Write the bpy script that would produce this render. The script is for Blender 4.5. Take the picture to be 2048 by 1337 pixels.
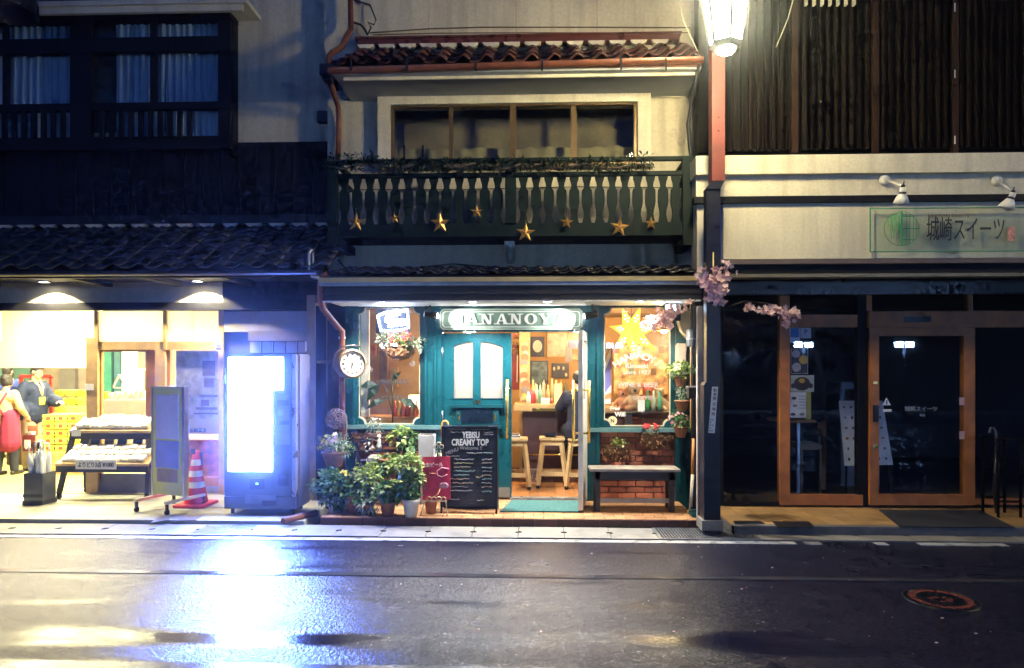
import bpy, bmesh, math, random
from mathutils import Vector, Matrix, Euler, noise
random.seed(7)
R = math.radians
for o in list(bpy.data.objects): bpy.data.objects.remove(o)
scene = bpy.context.scene
COL = scene.collection

# ------------------------------------------------------------------ camera
F = 1365.0; HOR = 735.0; CAMH = 1.7; YAW = R(2.0)
cam_data = bpy.data.cameras.new('camera'); cam = bpy.data.objects.new('camera', cam_data); COL.objects.link(cam)
cam_data.sensor_width = 36.0; cam_data.lens = 36.0 * F / 2048.0
cam_data.shift_y = (HOR - 668.5) / 2048.0
cam_data.clip_start = 0.05; cam_data.clip_end = 500
cam.location = (0, 0, CAMH); cam.rotation_euler = (R(90), 0, YAW)
scene.camera = cam

# ------------------------------------------------------------------ world (night sky) and exposure
world = bpy.data.worlds.new('World'); scene.world = world; world.use_nodes = True
wn = world.node_tree.nodes; wl = world.node_tree.links
bg = wn['Background']
sky = wn.new('ShaderNodeTexSky'); sky.sky_type = 'NISHITA'; sky.sun_disc = False
sky.sun_elevation = R(14.0); sky.sun_rotation = R(160); sky.ozone_density = 10.0; sky.dust_density = 0.0; sky.air_density = .7
tint = wn.new('ShaderNodeMix'); tint.data_type = 'RGBA'; tint.blend_type = 'MULTIPLY'; tint.inputs[0].default_value = 1.0; tint.inputs[7].default_value = (.16,.38,1.0,1)
wl.new(sky.outputs[0], tint.inputs[6]); wl.new(tint.outputs[2], bg.inputs[0]); bg.inputs[1].default_value = 0.024
moon_data = bpy.data.lights.new('moon', 'SUN'); moon_data.energy = 0.012; moon_data.angle = R(10); moon_data.color = (0.5, 0.65, 1.0)
moon = bpy.data.objects.new('moon', moon_data); COL.objects.link(moon); moon.rotation_euler = (R(50), 0, R(-20))
vs = scene.view_settings; vs.view_transform = 'Standard'; vs.look = 'None'; vs.exposure = 1.2; vs.gamma = 1.0; vs.use_curve_mapping = False
scene.render.engine = 'CYCLES'
cy = scene.cycles
cy.use_denoising = True; cy.max_bounces = 5; cy.diffuse_bounces = 2; cy.glossy_bounces = 3; cy.transmission_bounces = 3; cy.volume_bounces = 0
cy.use_adaptive_sampling = True; cy.adaptive_threshold = 0.03; cy.adaptive_min_samples = 12
cy.transparent_max_bounces = 7; cy.caustics_reflective = False; cy.caustics_refractive = False
cy.sample_clamp_indirect = 4.0; cy.sample_clamp_direct = 0; cy.use_light_tree = True

# ------------------------------------------------------------------ layout helpers
CY, SY = math.cos(YAW), math.sin(YAW)
def ray(px, py):
    dx = (px - 1024) / F
    return (CY * dx - SY, SY * dx + CY, -(py - HOR) / F)
def P(px, py, Y):
    d = ray(px, py); t = Y / d[1]
    return Vector((d[0] * t, Y, CAMH + d[2] * t))
def X(px, Y): return P(px, HOR, Y)[0]
def Z(py, Y, px=1024): return P(px, py, Y)[2]
def G(px, py, z):
    d = ray(px, py); t = (z - CAMH) / d[2]
    return Vector((d[0] * t, d[1] * t, z))
def RC(x0, y0, x1, y1, Y):
    m = (x0 + x1) / 2
    return X(x0, Y), X(x1, Y), Z(y1, Y, m), Z(y0, Y, m)

# ------------------------------------------------------------------ mesh builder
class MB:
    def __init__(s): s.v = []; s.f = []; s.sm = []
    def add(s, vs_, fs, smooth=False):
        n = len(s.v); s.v += [Vector(p) for p in vs_]; s.f += [tuple(i + n for i in f) for f in fs]; s.sm += [smooth] * len(fs); return s
    def box(s, x0, x1, y0, y1, z0, z1, M=None):
        p = [(x0,y0,z0),(x1,y0,z0),(x1,y1,z0),(x0,y1,z0),(x0,y0,z1),(x1,y0,z1),(x1,y1,z1),(x0,y1,z1)]
        if M: p = [M @ Vector(q) for q in p]
        return s.add(p, [(3,2,1,0),(4,5,6,7),(0,1,5,4),(1,2,6,5),(2,3,7,6),(3,0,4,7)])
    def fb(s, x0, y0, x1, y1, Y, d):
        a, b, c, e = RC(x0, y0, x1, y1, Y); return s.box(a, b, Y, Y + d, c, e)
    def beam(s, p0, p1, w, h):
        p0 = Vector(p0); p1 = Vector(p1); d = p1 - p0; L = d.length; q = d.to_track_quat('Z', 'Y').to_matrix().to_4x4()
        return s.box(-w/2, w/2, -h/2, h/2, 0, L, Matrix.Translation(p0) @ q)
    def prism(s, poly, y0, y1):
        n = len(poly)
        a = [(x, y0, z) for x, z in poly] + [(x, y1, z) for x, z in poly]
        area = sum(poly[i][0]*poly[(i+1)%n][1]-poly[(i+1)%n][0]*poly[i][1] for i in range(n))
        fr = tuple(range(n)); bk = tuple(range(2*n-1, n-1, -1))
        sd = [((i+1)%n, i, i+n, (i+1)%n+n) for i in range(n)]
        if area < 0:
            fr = fr[::-1]; bk = bk[::-1]; sd = [t[::-1] for t in sd]
        return s.add(a, [fr, bk] + sd)
    def hprism(s, poly, z0, z1):
        n = len(poly)
        area = sum(poly[i][0]*poly[(i+1)%n][1]-poly[(i+1)%n][0]*poly[i][1] for i in range(n))
        if area < 0: poly = poly[::-1]
        a = [(x, y, z0) for x, y in poly] + [(x, y, z1) for x, y in poly]
        return s.add(a, [tuple(range(n-1,-1,-1)), tuple(range(n,2*n))] + [(i,(i+1)%n,(i+1)%n+n,i+n) for i in range(n)])
    def ring(s, outer, inner, y0, y1):
        n = len(outer)
        p = [(x,y0,z) for x,z in outer]+[(x,y0,z) for x,z in inner]+[(x,y1,z) for x,z in outer]+[(x,y1,z) for x,z in inner]
        f = []
        for i in range(n):
            j = (i+1)%n
            f += [(i,j,j+n,i+n),(i+2*n,i+3*n,j+3*n,j+2*n),(i,i+2*n,j+2*n,j),(i+n,j+n,j+3*n,i+3*n)]
        return s.add(p, f)
    def tube(s, pts, r, n=8, smooth=True, caps=True):
        pts = [Vector(p) for p in pts]; m = len(pts)
        rr = r if isinstance(r, (list, tuple)) else [r]*m
        vv = []; up = None
        for i, p in enumerate(pts):
            d = (pts[min(i+1,m-1)] - pts[max(i-1,0)]); d.normalize()
            if up is None:
                up = Vector((0,0,1)) if abs(d.z) < .9 else Vector((1,0,0))
            a = d.cross(up); 
            if a.length < 1e-5: a = d.cross(Vector((0,1,0)))
            a.normalize(); b = a.cross(d); b.normalize(); up = b
            for k in range(n):
                t = 2*math.pi*k/n; vv.append(p + (a*math.cos(t) + b*math.sin(t))*rr[i])
        ff = [(i*n+k, i*n+(k+1)%n, (i+1)*n+(k+1)%n, (i+1)*n+k) for i in range(m-1) for k in range(n)]
        s.add(vv, ff, smooth)
        if caps:
            k = len(s.v) - m*n
            s.f += [tuple(k+n-1-i for i in range(n)), tuple(k+(m-1)*n+i for i in range(n))]; s.sm += [False]*2
        return s
    def cyl(s, p0, p1, r0, r1=None, n=16): return s.tube([p0, p1], [r0, r0 if r1 is None else r1], n)
    def lathe(s, prof, c=(0,0,0), n=20, M=None, smooth=True):
        c = Vector(c); vv = []; m = len(prof)
        for r, z in prof:
            for k in range(n):
                t = 2*math.pi*k/n; q = Vector((r*math.cos(t), r*math.sin(t), z))
                if M: q = M @ q
                vv.append(q + c)
        ff = [(i*n+k, i*n+(k+1)%n, (i+1)*n+(k+1)%n, (i+1)*n+k) for i in range(m-1) for k in range(n)]
        return s.add(vv, ff, smooth)
    def ball(s, c, r, nu=12, nv=8, M=None):
        r = r if isinstance(r, (tuple, list)) else (r, r, r); c = Vector(c); vv = []
        for i in range(nv+1):
            a = math.pi*i/nv
            for k in range(nu):
                t = 2*math.pi*k/nu; q = Vector((r[0]*math.sin(a)*math.cos(t), r[1]*math.sin(a)*math.sin(t), -r[2]*math.cos(a)))
                if M: q = M @ q
                vv.append(q + c)
        return s.add(vv, [(i*nu+k, i*nu+(k+1)%nu, (i+1)*nu+(k+1)%nu, (i+1)*nu+k) for i in range(nv) for k in range(nu)], True)
    def cap(s, p0, p1, r0, r1, n=10):
        p0 = Vector(p0); p1 = Vector(p1); d = (p1-p0); L = d.length or 1e-4; d = d/L; pts = []; rr = []
        for i in range(5):
            a = math.pi/2*(i/4); pts.append(p0 - d*r0*math.cos(a)); rr.append(max(r0*math.sin(a), .001))
        for i in range(5):
            a = math.pi/2*(i/4); pts.append(p1 + d*r1*math.sin(a)); rr.append(max(r1*math.cos(a), .001))
        return s.tube(pts, rr, n)
    def mesh(s, name, off=(0,0,0)):
        me = bpy.data.meshes.new(name); o = Vector(off)
        me.from_pydata([tuple(v - o) for v in s.v], [], s.f); me.polygons.foreach_set('use_smooth', s.sm); me.update(); return me

ORIG = {}
WORK = bpy.data.scenes.new('workshop')   # scratch scene in which lettering and fused skins are evaluated; removed at the end
def work_graph():
    with bpy.context.temp_override(scene=WORK, view_layer=WORK.view_layers[0]): return bpy.context.evaluated_depsgraph_get()
def link(o, parent=None):
    COL.objects.link(o)
    if parent is not None: o.parent = parent
    return o
def tag(o, label, cat, group=None, kind=None):
    if label: o['label'] = label
    if cat: o['category'] = cat
    if group: o['group'] = group
    if kind: o['kind'] = kind
    return o
def thing(name, label, cat, loc=(0,0,0), group=None, rot=None, local=False):
    o = bpy.data.objects.new(name, None); COL.objects.link(o); o.location = loc; o.empty_display_size = .1
    if rot: o.rotation_euler = rot
    tag(o, label, cat, group); ORIG[o.name] = Vector((0,0,0)) if local else Vector(loc)
    return o
def part(name, mb, mat, parent, label=None):
    off = ORIG[parent.name]
    me = mb.mesh(name, off); me.materials.append(mat)
    o = bpy.data.objects.new(name, me); link(o, parent); ORIG[o.name] = off
    if label: o['label'] = label
    return o
def solo(name, mb, mat, label, cat, group=None, kind=None, loc=None):
    if loc is None:
        xs = [v.x for v in mb.v]; ys = [v.y for v in mb.v]; zs = [v.z for v in mb.v]
        loc = ((min(xs)+max(xs))/2, (min(ys)+max(ys))/2, min(zs))
    me = mb.mesh(name, loc); me.materials.append(mat)
    o = bpy.data.objects.new(name, me); COL.objects.link(o); o.location = loc
    tag(o, label, cat, group, kind); ORIG[o.name] = Vector(loc); return o
def struct(name, mb, mat):
    o = solo(name, mb, mat, None, None, kind='structure', loc=(0,0,0)); return o
def piece(name, me, parent, loc, scale=(1,1,1), rot=(0,0,0)):
    o = bpy.data.objects.new(name, me); link(o, parent)
    o.location = Vector(loc) - ORIG[parent.name]; o.scale = scale; o.rotation_euler = rot; ORIG[o.name] = ORIG[parent.name]; return o
def dup(root, loc, label, rotz=None):
    def cp(o, par):
        c = o.copy(); COL.objects.link(c)
        if par: c.parent = par
        ORIG[c.name] = ORIG.get(o.name, Vector((0,0,0)))
        for ch in list(o.children): cp(ch, c)
        return c
    c = cp(root, None); c.location = loc
    if rotz is not None: c.rotation_euler.z = rotz
    c['label'] = label; return c
def bevel_box(name, mat, b=.06, seg=1):
    bm = bmesh.new(); bmesh.ops.create_cube(bm, size=1)
    bmesh.ops.bevel(bm, geom=bm.edges[:], offset=b, segments=seg, affect='EDGES')
    me = bpy.data.meshes.new(name); bm.to_mesh(me); bm.free(); me.materials.append(mat); return me
def bev(mb, w):
    """bevel every edge of a builder's shape in place"""
    me = mb.mesh('tmp'); bm = bmesh.new(); bm.from_mesh(me)
    bmesh.ops.bevel(bm, geom=bm.edges[:], offset=w, segments=2, affect='EDGES')
    out = MB(); bm.verts.index_update(); out.add([v.co.copy() for v in bm.verts], [[v.index for v in f.verts] for f in bm.faces]); bm.free(); bpy.data.meshes.remove(me); return out
def blob(mb, voxel=.012, smooth=4):
    """overlapping volumes fused into one continuous skin"""
    me = mb.mesh('tmp'); o = bpy.data.objects.new('tmp', me); WORK.collection.objects.link(o)
    m = o.modifiers.new('r', 'REMESH'); m.mode = 'VOXEL'; m.voxel_size = voxel; m.use_smooth_shade = True
    m2 = o.modifiers.new('s', 'SMOOTH'); m2.iterations = smooth; m2.factor = .5
    dg = work_graph(); ev = o.evaluated_get(dg); e = ev.to_mesh()
    out = MB(); out.add([v.co.copy() for v in e.vertices], [tuple(p.vertices) for p in e.polygons], True)
    ev.to_mesh_clear(); bpy.data.objects.remove(o); bpy.data.meshes.remove(me); return out
def text(body, mat, parent, loc, w=None, h=None, name='lettering', rz=0, depth=.002, bold=0, rot=None, shear=0, spacing=1.0, vert=False):
    """lettering as thin solid characters, centred at loc in the XZ plane facing the street"""
    cu = bpy.data.curves.new('t', 'FONT'); cu.body = body; cu.align_x = 'CENTER'; cu.align_y = 'CENTER'; cu.size = 1; cu.extrude = .01; cu.offset = bold; cu.shear = shear
    cu.resolution_u = 3; cu.space_character = spacing
    if vert: cu.space_line = .82
    t = bpy.data.objects.new('t', cu); WORK.collection.objects.link(t)
    dg = work_graph(); ev = t.evaluated_get(dg); me = bpy.data.meshes.new_from_object(ev)
    bpy.data.objects.remove(t); bpy.data.curves.remove(cu)
    xs = [v.co.x for v in me.vertices]; ys = [v.co.y for v in me.vertices]
    if not xs: return None
    cx, cyy = (min(xs)+max(xs))/2, (min(ys)+max(ys))/2; bw, bh = max(xs)-min(xs), max(ys)-min(ys)
    sx = (w/bw) if w else (h/bh); sz = (h/bh) if h else sx
    for v in me.vertices: v.co = ((v.co.x-cx)*sx, (v.co.y-cyy)*sz, v.co.z*depth/.01)
    me.materials.clear(); me.materials.append(mat); me.name = name
    o = bpy.data.objects.new(name, me); link(o, parent); o.location = Vector(loc) - ORIG[parent.name]
    o.rotation_euler = rot if rot else Euler((R(90), 0, rz)); ORIG[o.name] = ORIG[parent.name]
    if rot is None and rz == 0: pass
    return o

# ------------------------------------------------------------------ materials
MATS = {}
def mat(name, col, rough=.6, metal=0.0, var=.18, vs_=6.0, bump=0.0, bs=40.0, rand=0.0, spec=.5, emit=None, es=0.0, fine=.08, coat=0.0, stain=None, streak=0.0):
    if name in MATS: return MATS[name]
    m = bpy.data.materials.new(name); m.use_nodes = True; MATS[name] = m
    nt = m.node_tree; N = nt.nodes; L = nt.links; b = N['Principled BSDF']
    b.inputs['Roughness'].default_value = rough; b.inputs['Metallic'].default_value = metal
    b.inputs['Specular IOR Level'].default_value = spec; b.inputs['Coat Weight'].default_value = coat
    geo = N.new('ShaderNodeNewGeometry')
    n1 = N.new('ShaderNodeTexNoise'); n1.inputs['Scale'].default_value = vs_; n1.inputs['Detail'].default_value = 4; L.new(geo.outputs['Position'], n1.inputs['Vector'])
    n2 = N.new('ShaderNodeTexNoise'); n2.inputs['Scale'].default_value = vs_*14; n2.inputs['Detail'].default_value = 2; L.new(geo.outputs['Position'], n2.inputs['Vector'])
    r1 = N.new('ShaderNodeMapRange'); r1.inputs[1].default_value = .3; r1.inputs[2].default_value = .7; r1.inputs[3].default_value = 1-var; r1.inputs[4].default_value = 1+var; L.new(n1.outputs[0], r1.inputs[0])
    r2 = N.new('ShaderNodeMapRange'); r2.inputs[1].default_value = .3; r2.inputs[2].default_value = .7; r2.inputs[3].default_value = 1-fine; r2.inputs[4].default_value = 1+fine; L.new(n2.outputs[0], r2.inputs[0])
    mu = N.new('ShaderNodeMath'); mu.operation = 'MULTIPLY'; L.new(r1.outputs[0], mu.inputs[0]); L.new(r2.outputs[0], mu.inputs[1])
    last = mu
    if rand:
        oi = N.new('ShaderNodeObjectInfo'); r3 = N.new('ShaderNodeMapRange'); r3.inputs[3].default_value = 1-rand; r3.inputs[4].default_value = 1+rand; L.new(oi.outputs['Random'], r3.inputs[0])
        m3 = N.new('ShaderNodeMath'); m3.operation = 'MULTIPLY'; L.new(mu.outputs[0], m3.inputs[0]); L.new(r3.outputs[0], m3.inputs[1]); last = m3
    vm = N.new('ShaderNodeVectorMath'); vm.operation = 'SCALE'; vm.inputs[0].default_value = col[:3]; L.new(last.outputs[0], vm.inputs['Scale'])
    colout = vm.outputs[0]
    if stain:
        n4 = N.new('ShaderNodeTexNoise'); n4.inputs['Scale'].default_value = stain[1]; n4.inputs['Detail'].default_value = 6; L.new(geo.outputs['Position'], n4.inputs['Vector'])
        r4 = N.new('ShaderNodeMapRange'); r4.inputs[1].default_value = .52; r4.inputs[2].default_value = .68; r4.inputs[3].default_value = 0; r4.inputs[4].default_value = stain[2]; L.new(n4.outputs[0], r4.inputs[0])
        mx = N.new('ShaderNodeMix'); mx.data_type = 'RGBA'; L.new(r4.outputs[0], mx.inputs[0]); L.new(colout, mx.inputs[6]); mx.inputs[7].default_value = (*stain[0], 1); colout = mx.outputs[2]
    if streak:      # rain runs and grime drawn down the wall
        sm = N.new('ShaderNodeMapping'); sm.inputs['Scale'].default_value = (7, 7, .55); L.new(geo.outputs['Position'], sm.inputs['Vector'])
        n6 = N.new('ShaderNodeTexNoise'); n6.inputs['Scale'].default_value = 1.0; n6.inputs['Detail'].default_value = 6; L.new(sm.outputs[0], n6.inputs['Vector'])
        r6 = N.new('ShaderNodeMapRange'); r6.inputs[1].default_value = .48; r6.inputs[2].default_value = .72; r6.inputs[3].default_value = 0; r6.inputs[4].default_value = streak; L.new(n6.outputs[0], r6.inputs[0])
        mx6 = N.new('ShaderNodeMix'); mx6.data_type = 'RGBA'; L.new(r6.outputs[0], mx6.inputs[0]); L.new(colout, mx6.inputs[6]); mx6.inputs[7].default_value = (col[0]*.45, col[1]*.43, col[2]*.42, 1); colout = mx6.outputs[2]
    L.new(colout, b.inputs['Base Color'])
    if rough > .05:
        r5 = N.new('ShaderNodeMapRange'); r5.inputs[3].default_value = max(rough-.12, .03); r5.inputs[4].default_value = min(rough+.12, 1); L.new(n1.outputs[0], r5.inputs[0]); L.new(r5.outputs[0], b.inputs['Roughness'])
    if bump:
        n3 = N.new('ShaderNodeTexNoise'); n3.inputs['Scale'].default_value = bs; n3.inputs['Detail'].default_value = 5; L.new(geo.outputs['Position'], n3.inputs['Vector'])
        bp = N.new('ShaderNodeBump'); bp.inputs['Strength'].default_value = bump; bp.inputs['Distance'].default_value = .01; L.new(n3.outputs[0], bp.inputs['Height']); L.new(bp.outputs[0], b.inputs['Normal'])
    if emit:
        b.inputs['Emission Color'].default_value = (*emit, 1); b.inputs['Emission Strength'].default_value = es
    return m
def glow(name, col, s):
    if name in MATS: return MATS[name]
    m = bpy.data.materials.new(name); m.use_nodes = True; MATS[name] = m; N = m.node_tree.nodes; N.clear()
    e = N.new('ShaderNodeEmission'); e.inputs[0].default_value = (*col, 1); e.inputs[1].default_value = s
    o = N.new('ShaderNodeOutputMaterial'); m.node_tree.links.new(e.outputs[0], o.inputs[0]); return m
def glass(name, tint=(.95,.97,.97), rough=.01, boost=1.0, haze=0.0, trans=(.8,.78,.72)):
    """thin pane: Fresnel mirror over clear glass"""
    if name in MATS: return MATS[name]
    m = bpy.data.materials.new(name); m.use_nodes = True; MATS[name] = m; N = m.node_tree.nodes; L = m.node_tree.links; N.clear()
    tr = N.new('ShaderNodeBsdfTransparent'); tr.inputs[0].default_value = (*tint, 1)
    gl = N.new('ShaderNodeBsdfGlossy'); gl.inputs['Roughness'].default_value = rough
    geo = N.new('ShaderNodeNewGeometry'); dt = N.new('ShaderNodeVectorMath'); dt.operation = 'DOT_PRODUCT'; L.new(geo.outputs['Normal'], dt.inputs[0]); L.new(geo.outputs['Incoming'], dt.inputs[1])
    def mth(op, a, b):
        m_ = N.new('ShaderNodeMath'); m_.operation = op
        for i_, q in enumerate((a, b)):
            if isinstance(q, (int, float)): m_.inputs[i_].default_value = q
            elif q is not None: L.new(q, m_.inputs[i_])
        return m_
    c_ = mth('ABSOLUTE', dt.outputs['Value'], None); i1 = mth('SUBTRACT', 1.0, c_.outputs[0]); p5 = mth('POWER', i1.outputs[0], 5.0); s1 = mth('MULTIPLY', p5.outputs[0], .95); s2 = mth('ADD', s1.outputs[0], .045)
    mp = mth('MULTIPLY', s2.outputs[0], boost); mp.use_clamp = True
    mx = N.new('ShaderNodeMixShader'); L.new(mp.outputs[0], mx.inputs[0]); L.new(tr.outputs[0], mx.inputs[1]); L.new(gl.outputs[0], mx.inputs[2])
    last = mx
    if haze:
        df = N.new('ShaderNodeBsdfTranslucent'); df.inputs[0].default_value = (*trans, 1)
        d2 = N.new('ShaderNodeBsdfDiffuse'); d2.inputs[0].default_value = (.6,.58,.52,1)
        ad = N.new('ShaderNodeMixShader'); ad.inputs[0].default_value = .35; L.new(df.outputs[0], ad.inputs[1]); L.new(d2.outputs[0], ad.inputs[2])
        mx2 = N.new('ShaderNodeMixShader'); mx2.inputs[0].default_value = haze; L.new(mx.outputs[0], mx2.inputs[1]); L.new(ad.outputs[0], mx2.inputs[2]); last = mx2
    o = N.new('ShaderNodeOutputMaterial'); L.new(last.outputs[0], o.inputs[0]); return m
def leafmat(name, c1, c2, rough=.45):
    if name in MATS: return MATS[name]
    m = bpy.data.materials.new(name); m.use_nodes = True; MATS[name] = m; N = m.node_tree.nodes; L = m.node_tree.links; b = N['Principled BSDF']
    geo = N.new('ShaderNodeNewGeometry'); mx = N.new('ShaderNodeMix'); mx.data_type = 'RGBA'
    L.new(geo.outputs['Random Per Island'], mx.inputs[0]); mx.inputs[6].default_value = (*c1, 1); mx.inputs[7].default_value = (*c2, 1)
    L.new(mx.outputs[2], b.inputs['Base Color']); b.inputs['Roughness'].default_value = rough
    tr = N.new('ShaderNodeBsdfTranslucent'); L.new(mx.outputs[2], tr.inputs[0]); ms = N.new('ShaderNodeMixShader'); ms.inputs[0].default_value = .25
    L.new(b.outputs[0], ms.inputs[1]); L.new(tr.outputs[0], ms.inputs[2]); L.new(ms.outputs[0], N['Material Output'].inputs[0]); return m

CREAM = mat('cream plaster', (.56,.50,.36), .8, var=.06, vs_=2, bump=.25, bs=120, stain=((.36,.32,.24), 1.2, .3), streak=.5)
OFFW = mat('off white board', (.66,.60,.44), .6, var=.04, vs_=3, stain=((.4,.37,.28), 2, .25), streak=.4)
DARKW = mat('dark stained wood', (.007,.007,.010), .6, var=.3, vs_=8, bump=.2, bs=60, spec=.2)
BLACKM = mat('black metal', (.012,.013,.016), .4, .3)
TEAL = mat('teal gloss paint', (.004,.062,.074), .28, var=.12, vs_=3, bump=.06, bs=30, coat=.2)
TEALD = mat('dark teal paint', (.005,.05,.06), .32, var=.2, vs_=3, bump=.08, bs=30)
GREEND = mat('dark green paint', (.005,.014,.012), .6, var=.3, vs_=6, bump=.15, bs=80, spec=.15)
BRICK = mat('red brick', (.44,.145,.075), .8, var=.3, vs_=9, bump=.6, bs=70, rand=.4, fine=.2)
MORTAR = mat('mortar', (.16,.13,.10), .9, bump=.4, bs=120)
CONC = mat('concrete', (.34,.33,.28), .55, var=.14, vs_=1.5, bump=.3, bs=110, stain=((.16,.155,.13), 1.1, .6))
CONC2 = mat('gutter concrete', (.22,.21,.185), .6, var=.16, vs_=3, bump=.5, bs=140, rand=.12, stain=((.13,.125,.11), 4, .6))
STEEL = mat('galvanised steel', (.35,.36,.37), .4, .8, var=.2, vs_=10)
ALU = mat('aluminium', (.6,.6,.6), .35, .9)
BRASS = mat('brass', (.62,.44,.12), .28, 1.0, var=.1)
COPPER = mat('brown downpipe', (.17,.055,.028), .35, .2, var=.3, vs_=8)
ROOFR = mat('glazed red brown roof tile', (.075,.020,.011), .3, var=.3, vs_=9, rand=.3)
ROOFD = mat('grey black roof tile', (.014,.015,.018), .42, var=.3, vs_=9, rand=.35, bump=.2)
PLAST = mat('white plaster joint', (.62,.56,.42), .8)
WOODL = mat('pale timber', (.50,.33,.14), .5, var=.22, vs_=5, bump=.15, bs=50)
WOODO = mat('orange timber', (.44,.20,.055), .45, var=.25, vs_=5, bump=.15, bs=60)
WOODR = mat('red brown shop timber', (.36,.125,.028), .5, var=.25, vs_=7, bump=.2, bs=60)
TERRA = mat('terracotta', (.36,.15,.075), .8, var=.22, vs_=14, bump=.3, rand=.2)
WHITEP = mat('white glazed pot', (.62,.60,.54), .45, var=.1)
WHITE = mat('white paint', (.8,.79,.76), .5, var=.04)
PAPER = mat('white paper', (.78,.77,.74), .6, var=.03)
INK = mat('black ink', (.02,.02,.025), .6)
GLASSC = glass('clear window glass')
GLASSB = glass('dark shop glass', (.90,.92,.95), .015, 1.0)
LEAF1 = leafmat('mid green leaf', (.045,.13,.04), (.13,.25,.07))
LEAF2 = leafmat('yellow green leaf', (.13,.24,.04), (.36,.42,.12))
LEAF3 = leafmat('silver leaf', (.14,.22,.14), (.36,.42,.30))
LEAF4 = leafmat('dark leaf', (.012,.035,.018), (.03,.06,.03))
SOIL = mat('soil', (.03,.02,.012), .9)
# ================================================================== GROUND
def road_material():
    m = bpy.data.materials.new('wet asphalt'); m.use_nodes = True; N = m.node_tree.nodes; L = m.node_tree.links; b = N['Principled BSDF']
    geo = N.new('ShaderNodeNewGeometry')
    def nz(scale, detail=3, vec=None):
        n = N.new('ShaderNodeTexNoise'); n.inputs['Scale'].default_value = scale; n.inputs['Detail'].default_value = detail
        L.new(vec or geo.outputs['Position'], n.inputs['Vector']); return n
    def mr(src, a, bb, c, d):
        r = N.new('ShaderNodeMapRange'); r.inputs[1].default_value = a; r.inputs[2].default_value = bb; r.inputs[3].default_value = c; r.inputs[4].default_value = d; L.new(src, r.inputs[0]); return r
    stone = N.new('ShaderNodeTexVoronoi'); stone.inputs['Scale'].default_value = 95; L.new(geo.outputs['Position'], stone.inputs['Vector'])
    c = mr(stone.outputs['Color'], 0, 1, .007, .032)
    cc = N.new('ShaderNodeCombineColor'); L.new(c.outputs[0], cc.inputs[0]); L.new(c.outputs[0], cc.inputs[1])
    c3 = N.new('ShaderNodeMath'); c3.operation = 'MULTIPLY'; c3.inputs[1].default_value = 1.7; L.new(c.outputs[0], c3.inputs[0]); L.new(c3.outputs[0], cc.inputs[2])
    L.new(cc.outputs[0], b.inputs['Base Color'])
    # standing water: long shallow pools lying along the wheel track
    mp = N.new('ShaderNodeMapping'); mp.inputs['Scale'].default_value = (.55, 3.2, 1); L.new(geo.outputs['Position'], mp.inputs['Vector'])
    pool = nz(1.0, 3, mp.outputs[0])
    sep = N.new('ShaderNodeSeparateXYZ'); L.new(geo.outputs['Position'], sep.inputs[0])
    d = N.new('ShaderNodeMath'); d.operation = 'SUBTRACT'; d.inputs[1].default_value = 4.22; L.new(sep.outputs[1], d.inputs[0])
    ab = N.new('ShaderNodeMath'); ab.operation = 'ABSOLUTE'; L.new(d.outputs[0], ab.inputs[0])
    tr = mr(ab.outputs[0], .03, .26, .17, 0.0)
    ad = N.new('ShaderNodeMath'); ad.operation = 'ADD'; L.new(pool.outputs[0], ad.inputs[0]); L.new(tr.outputs[0], ad.inputs[1])
    water = mr(ad.outputs[0], .56, .78, 0.0, 1.0)
    damp = nz(.8, 4)
    rg = mr(damp.outputs[0], .3, .7, .20, .30)
    mx = N.new('ShaderNodeMix'); mx.data_type = 'FLOAT'; L.new(water.outputs[0], mx.inputs[0]); L.new(rg.outputs[0], mx.inputs[2]); mx.inputs[3].default_value = .13
    L.new(mx.outputs[0], b.inputs['Roughness'])
    b.inputs['Specular IOR Level'].default_value = .42
    grain = N.new('ShaderNodeTexVoronoi'); grain.inputs['Scale'].default_value = 46; L.new(geo.outputs['Position'], grain.inputs['Vector'])
    g2 = nz(130, 2); gm = N.new('ShaderNodeMath'); gm.operation = 'ADD'; L.new(grain.outputs['Distance'], gm.inputs[0]); L.new(g2.outputs[0], gm.inputs[1])
    st = mr(water.outputs[0], 0, 1, .46, .08)
    bp = N.new('ShaderNodeBump'); bp.inputs['Distance'].default_value = .010; L.new(st.outputs[0], bp.inputs['Strength']); L.new(gm.outputs[0], bp.inputs['Height']); L.new(bp.outputs[0], b.inputs['Normal'])
    return m
ASPH = road_material()
mb = MB().box(-60, 60, -40, 60, -.3, -.12); struct('ground', mb, mat('earth', (.05,.045,.04), .9))
YG0, YG1 = 6.75, 7.23
mb = MB().box(-40, 40, -9, 5.50, -.12, 0.0); mb.box(-40, 40, 5.512, 6.62, -.12, 0.0); mb.box(-40, 40, 5.50, 5.512, -.12, -.012)
road = struct('road', mb, ASPH)
mb = MB(); 
struct_gap = part('line_bed', MB().box(-40, 40, 6.62, 6.75, -.12, -.0005), ASPH, road)
for q0, q1 in ((-40, X(1590,6.7)), (X(1608,6.7), X(1640,6.7)), (X(1748,6.7), X(1772,6.7)), (X(1836,6.7), X(2010,6.7)), (9.5, 40)): part('road_marking', MB().box(q0, q1, 6.635, 6.735, -.0004, .004), mat('worn white line', (.40,.40,.38), .45, var=.15, stain=((.05,.05,.05), 9, 1.0), fine=.3), road)
part('repair_strip', MB().box(-40, 40, 5.52, 5.60, -.02, .003), mat('smooth repair asphalt', (.05,.05,.055), .22, var=.2, bump=.15, bs=90), road)
part('repair_strip', MB().box(-40, 40, 3.60, 3.86, -.02, .003), MATS['smooth repair asphalt'], road)
gut = struct('gutter', MB().box(-40, 40, YG0-.005, YG1, -.12, -.06), mat('wet gutter floor', (.03,.03,.03), .3))
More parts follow.
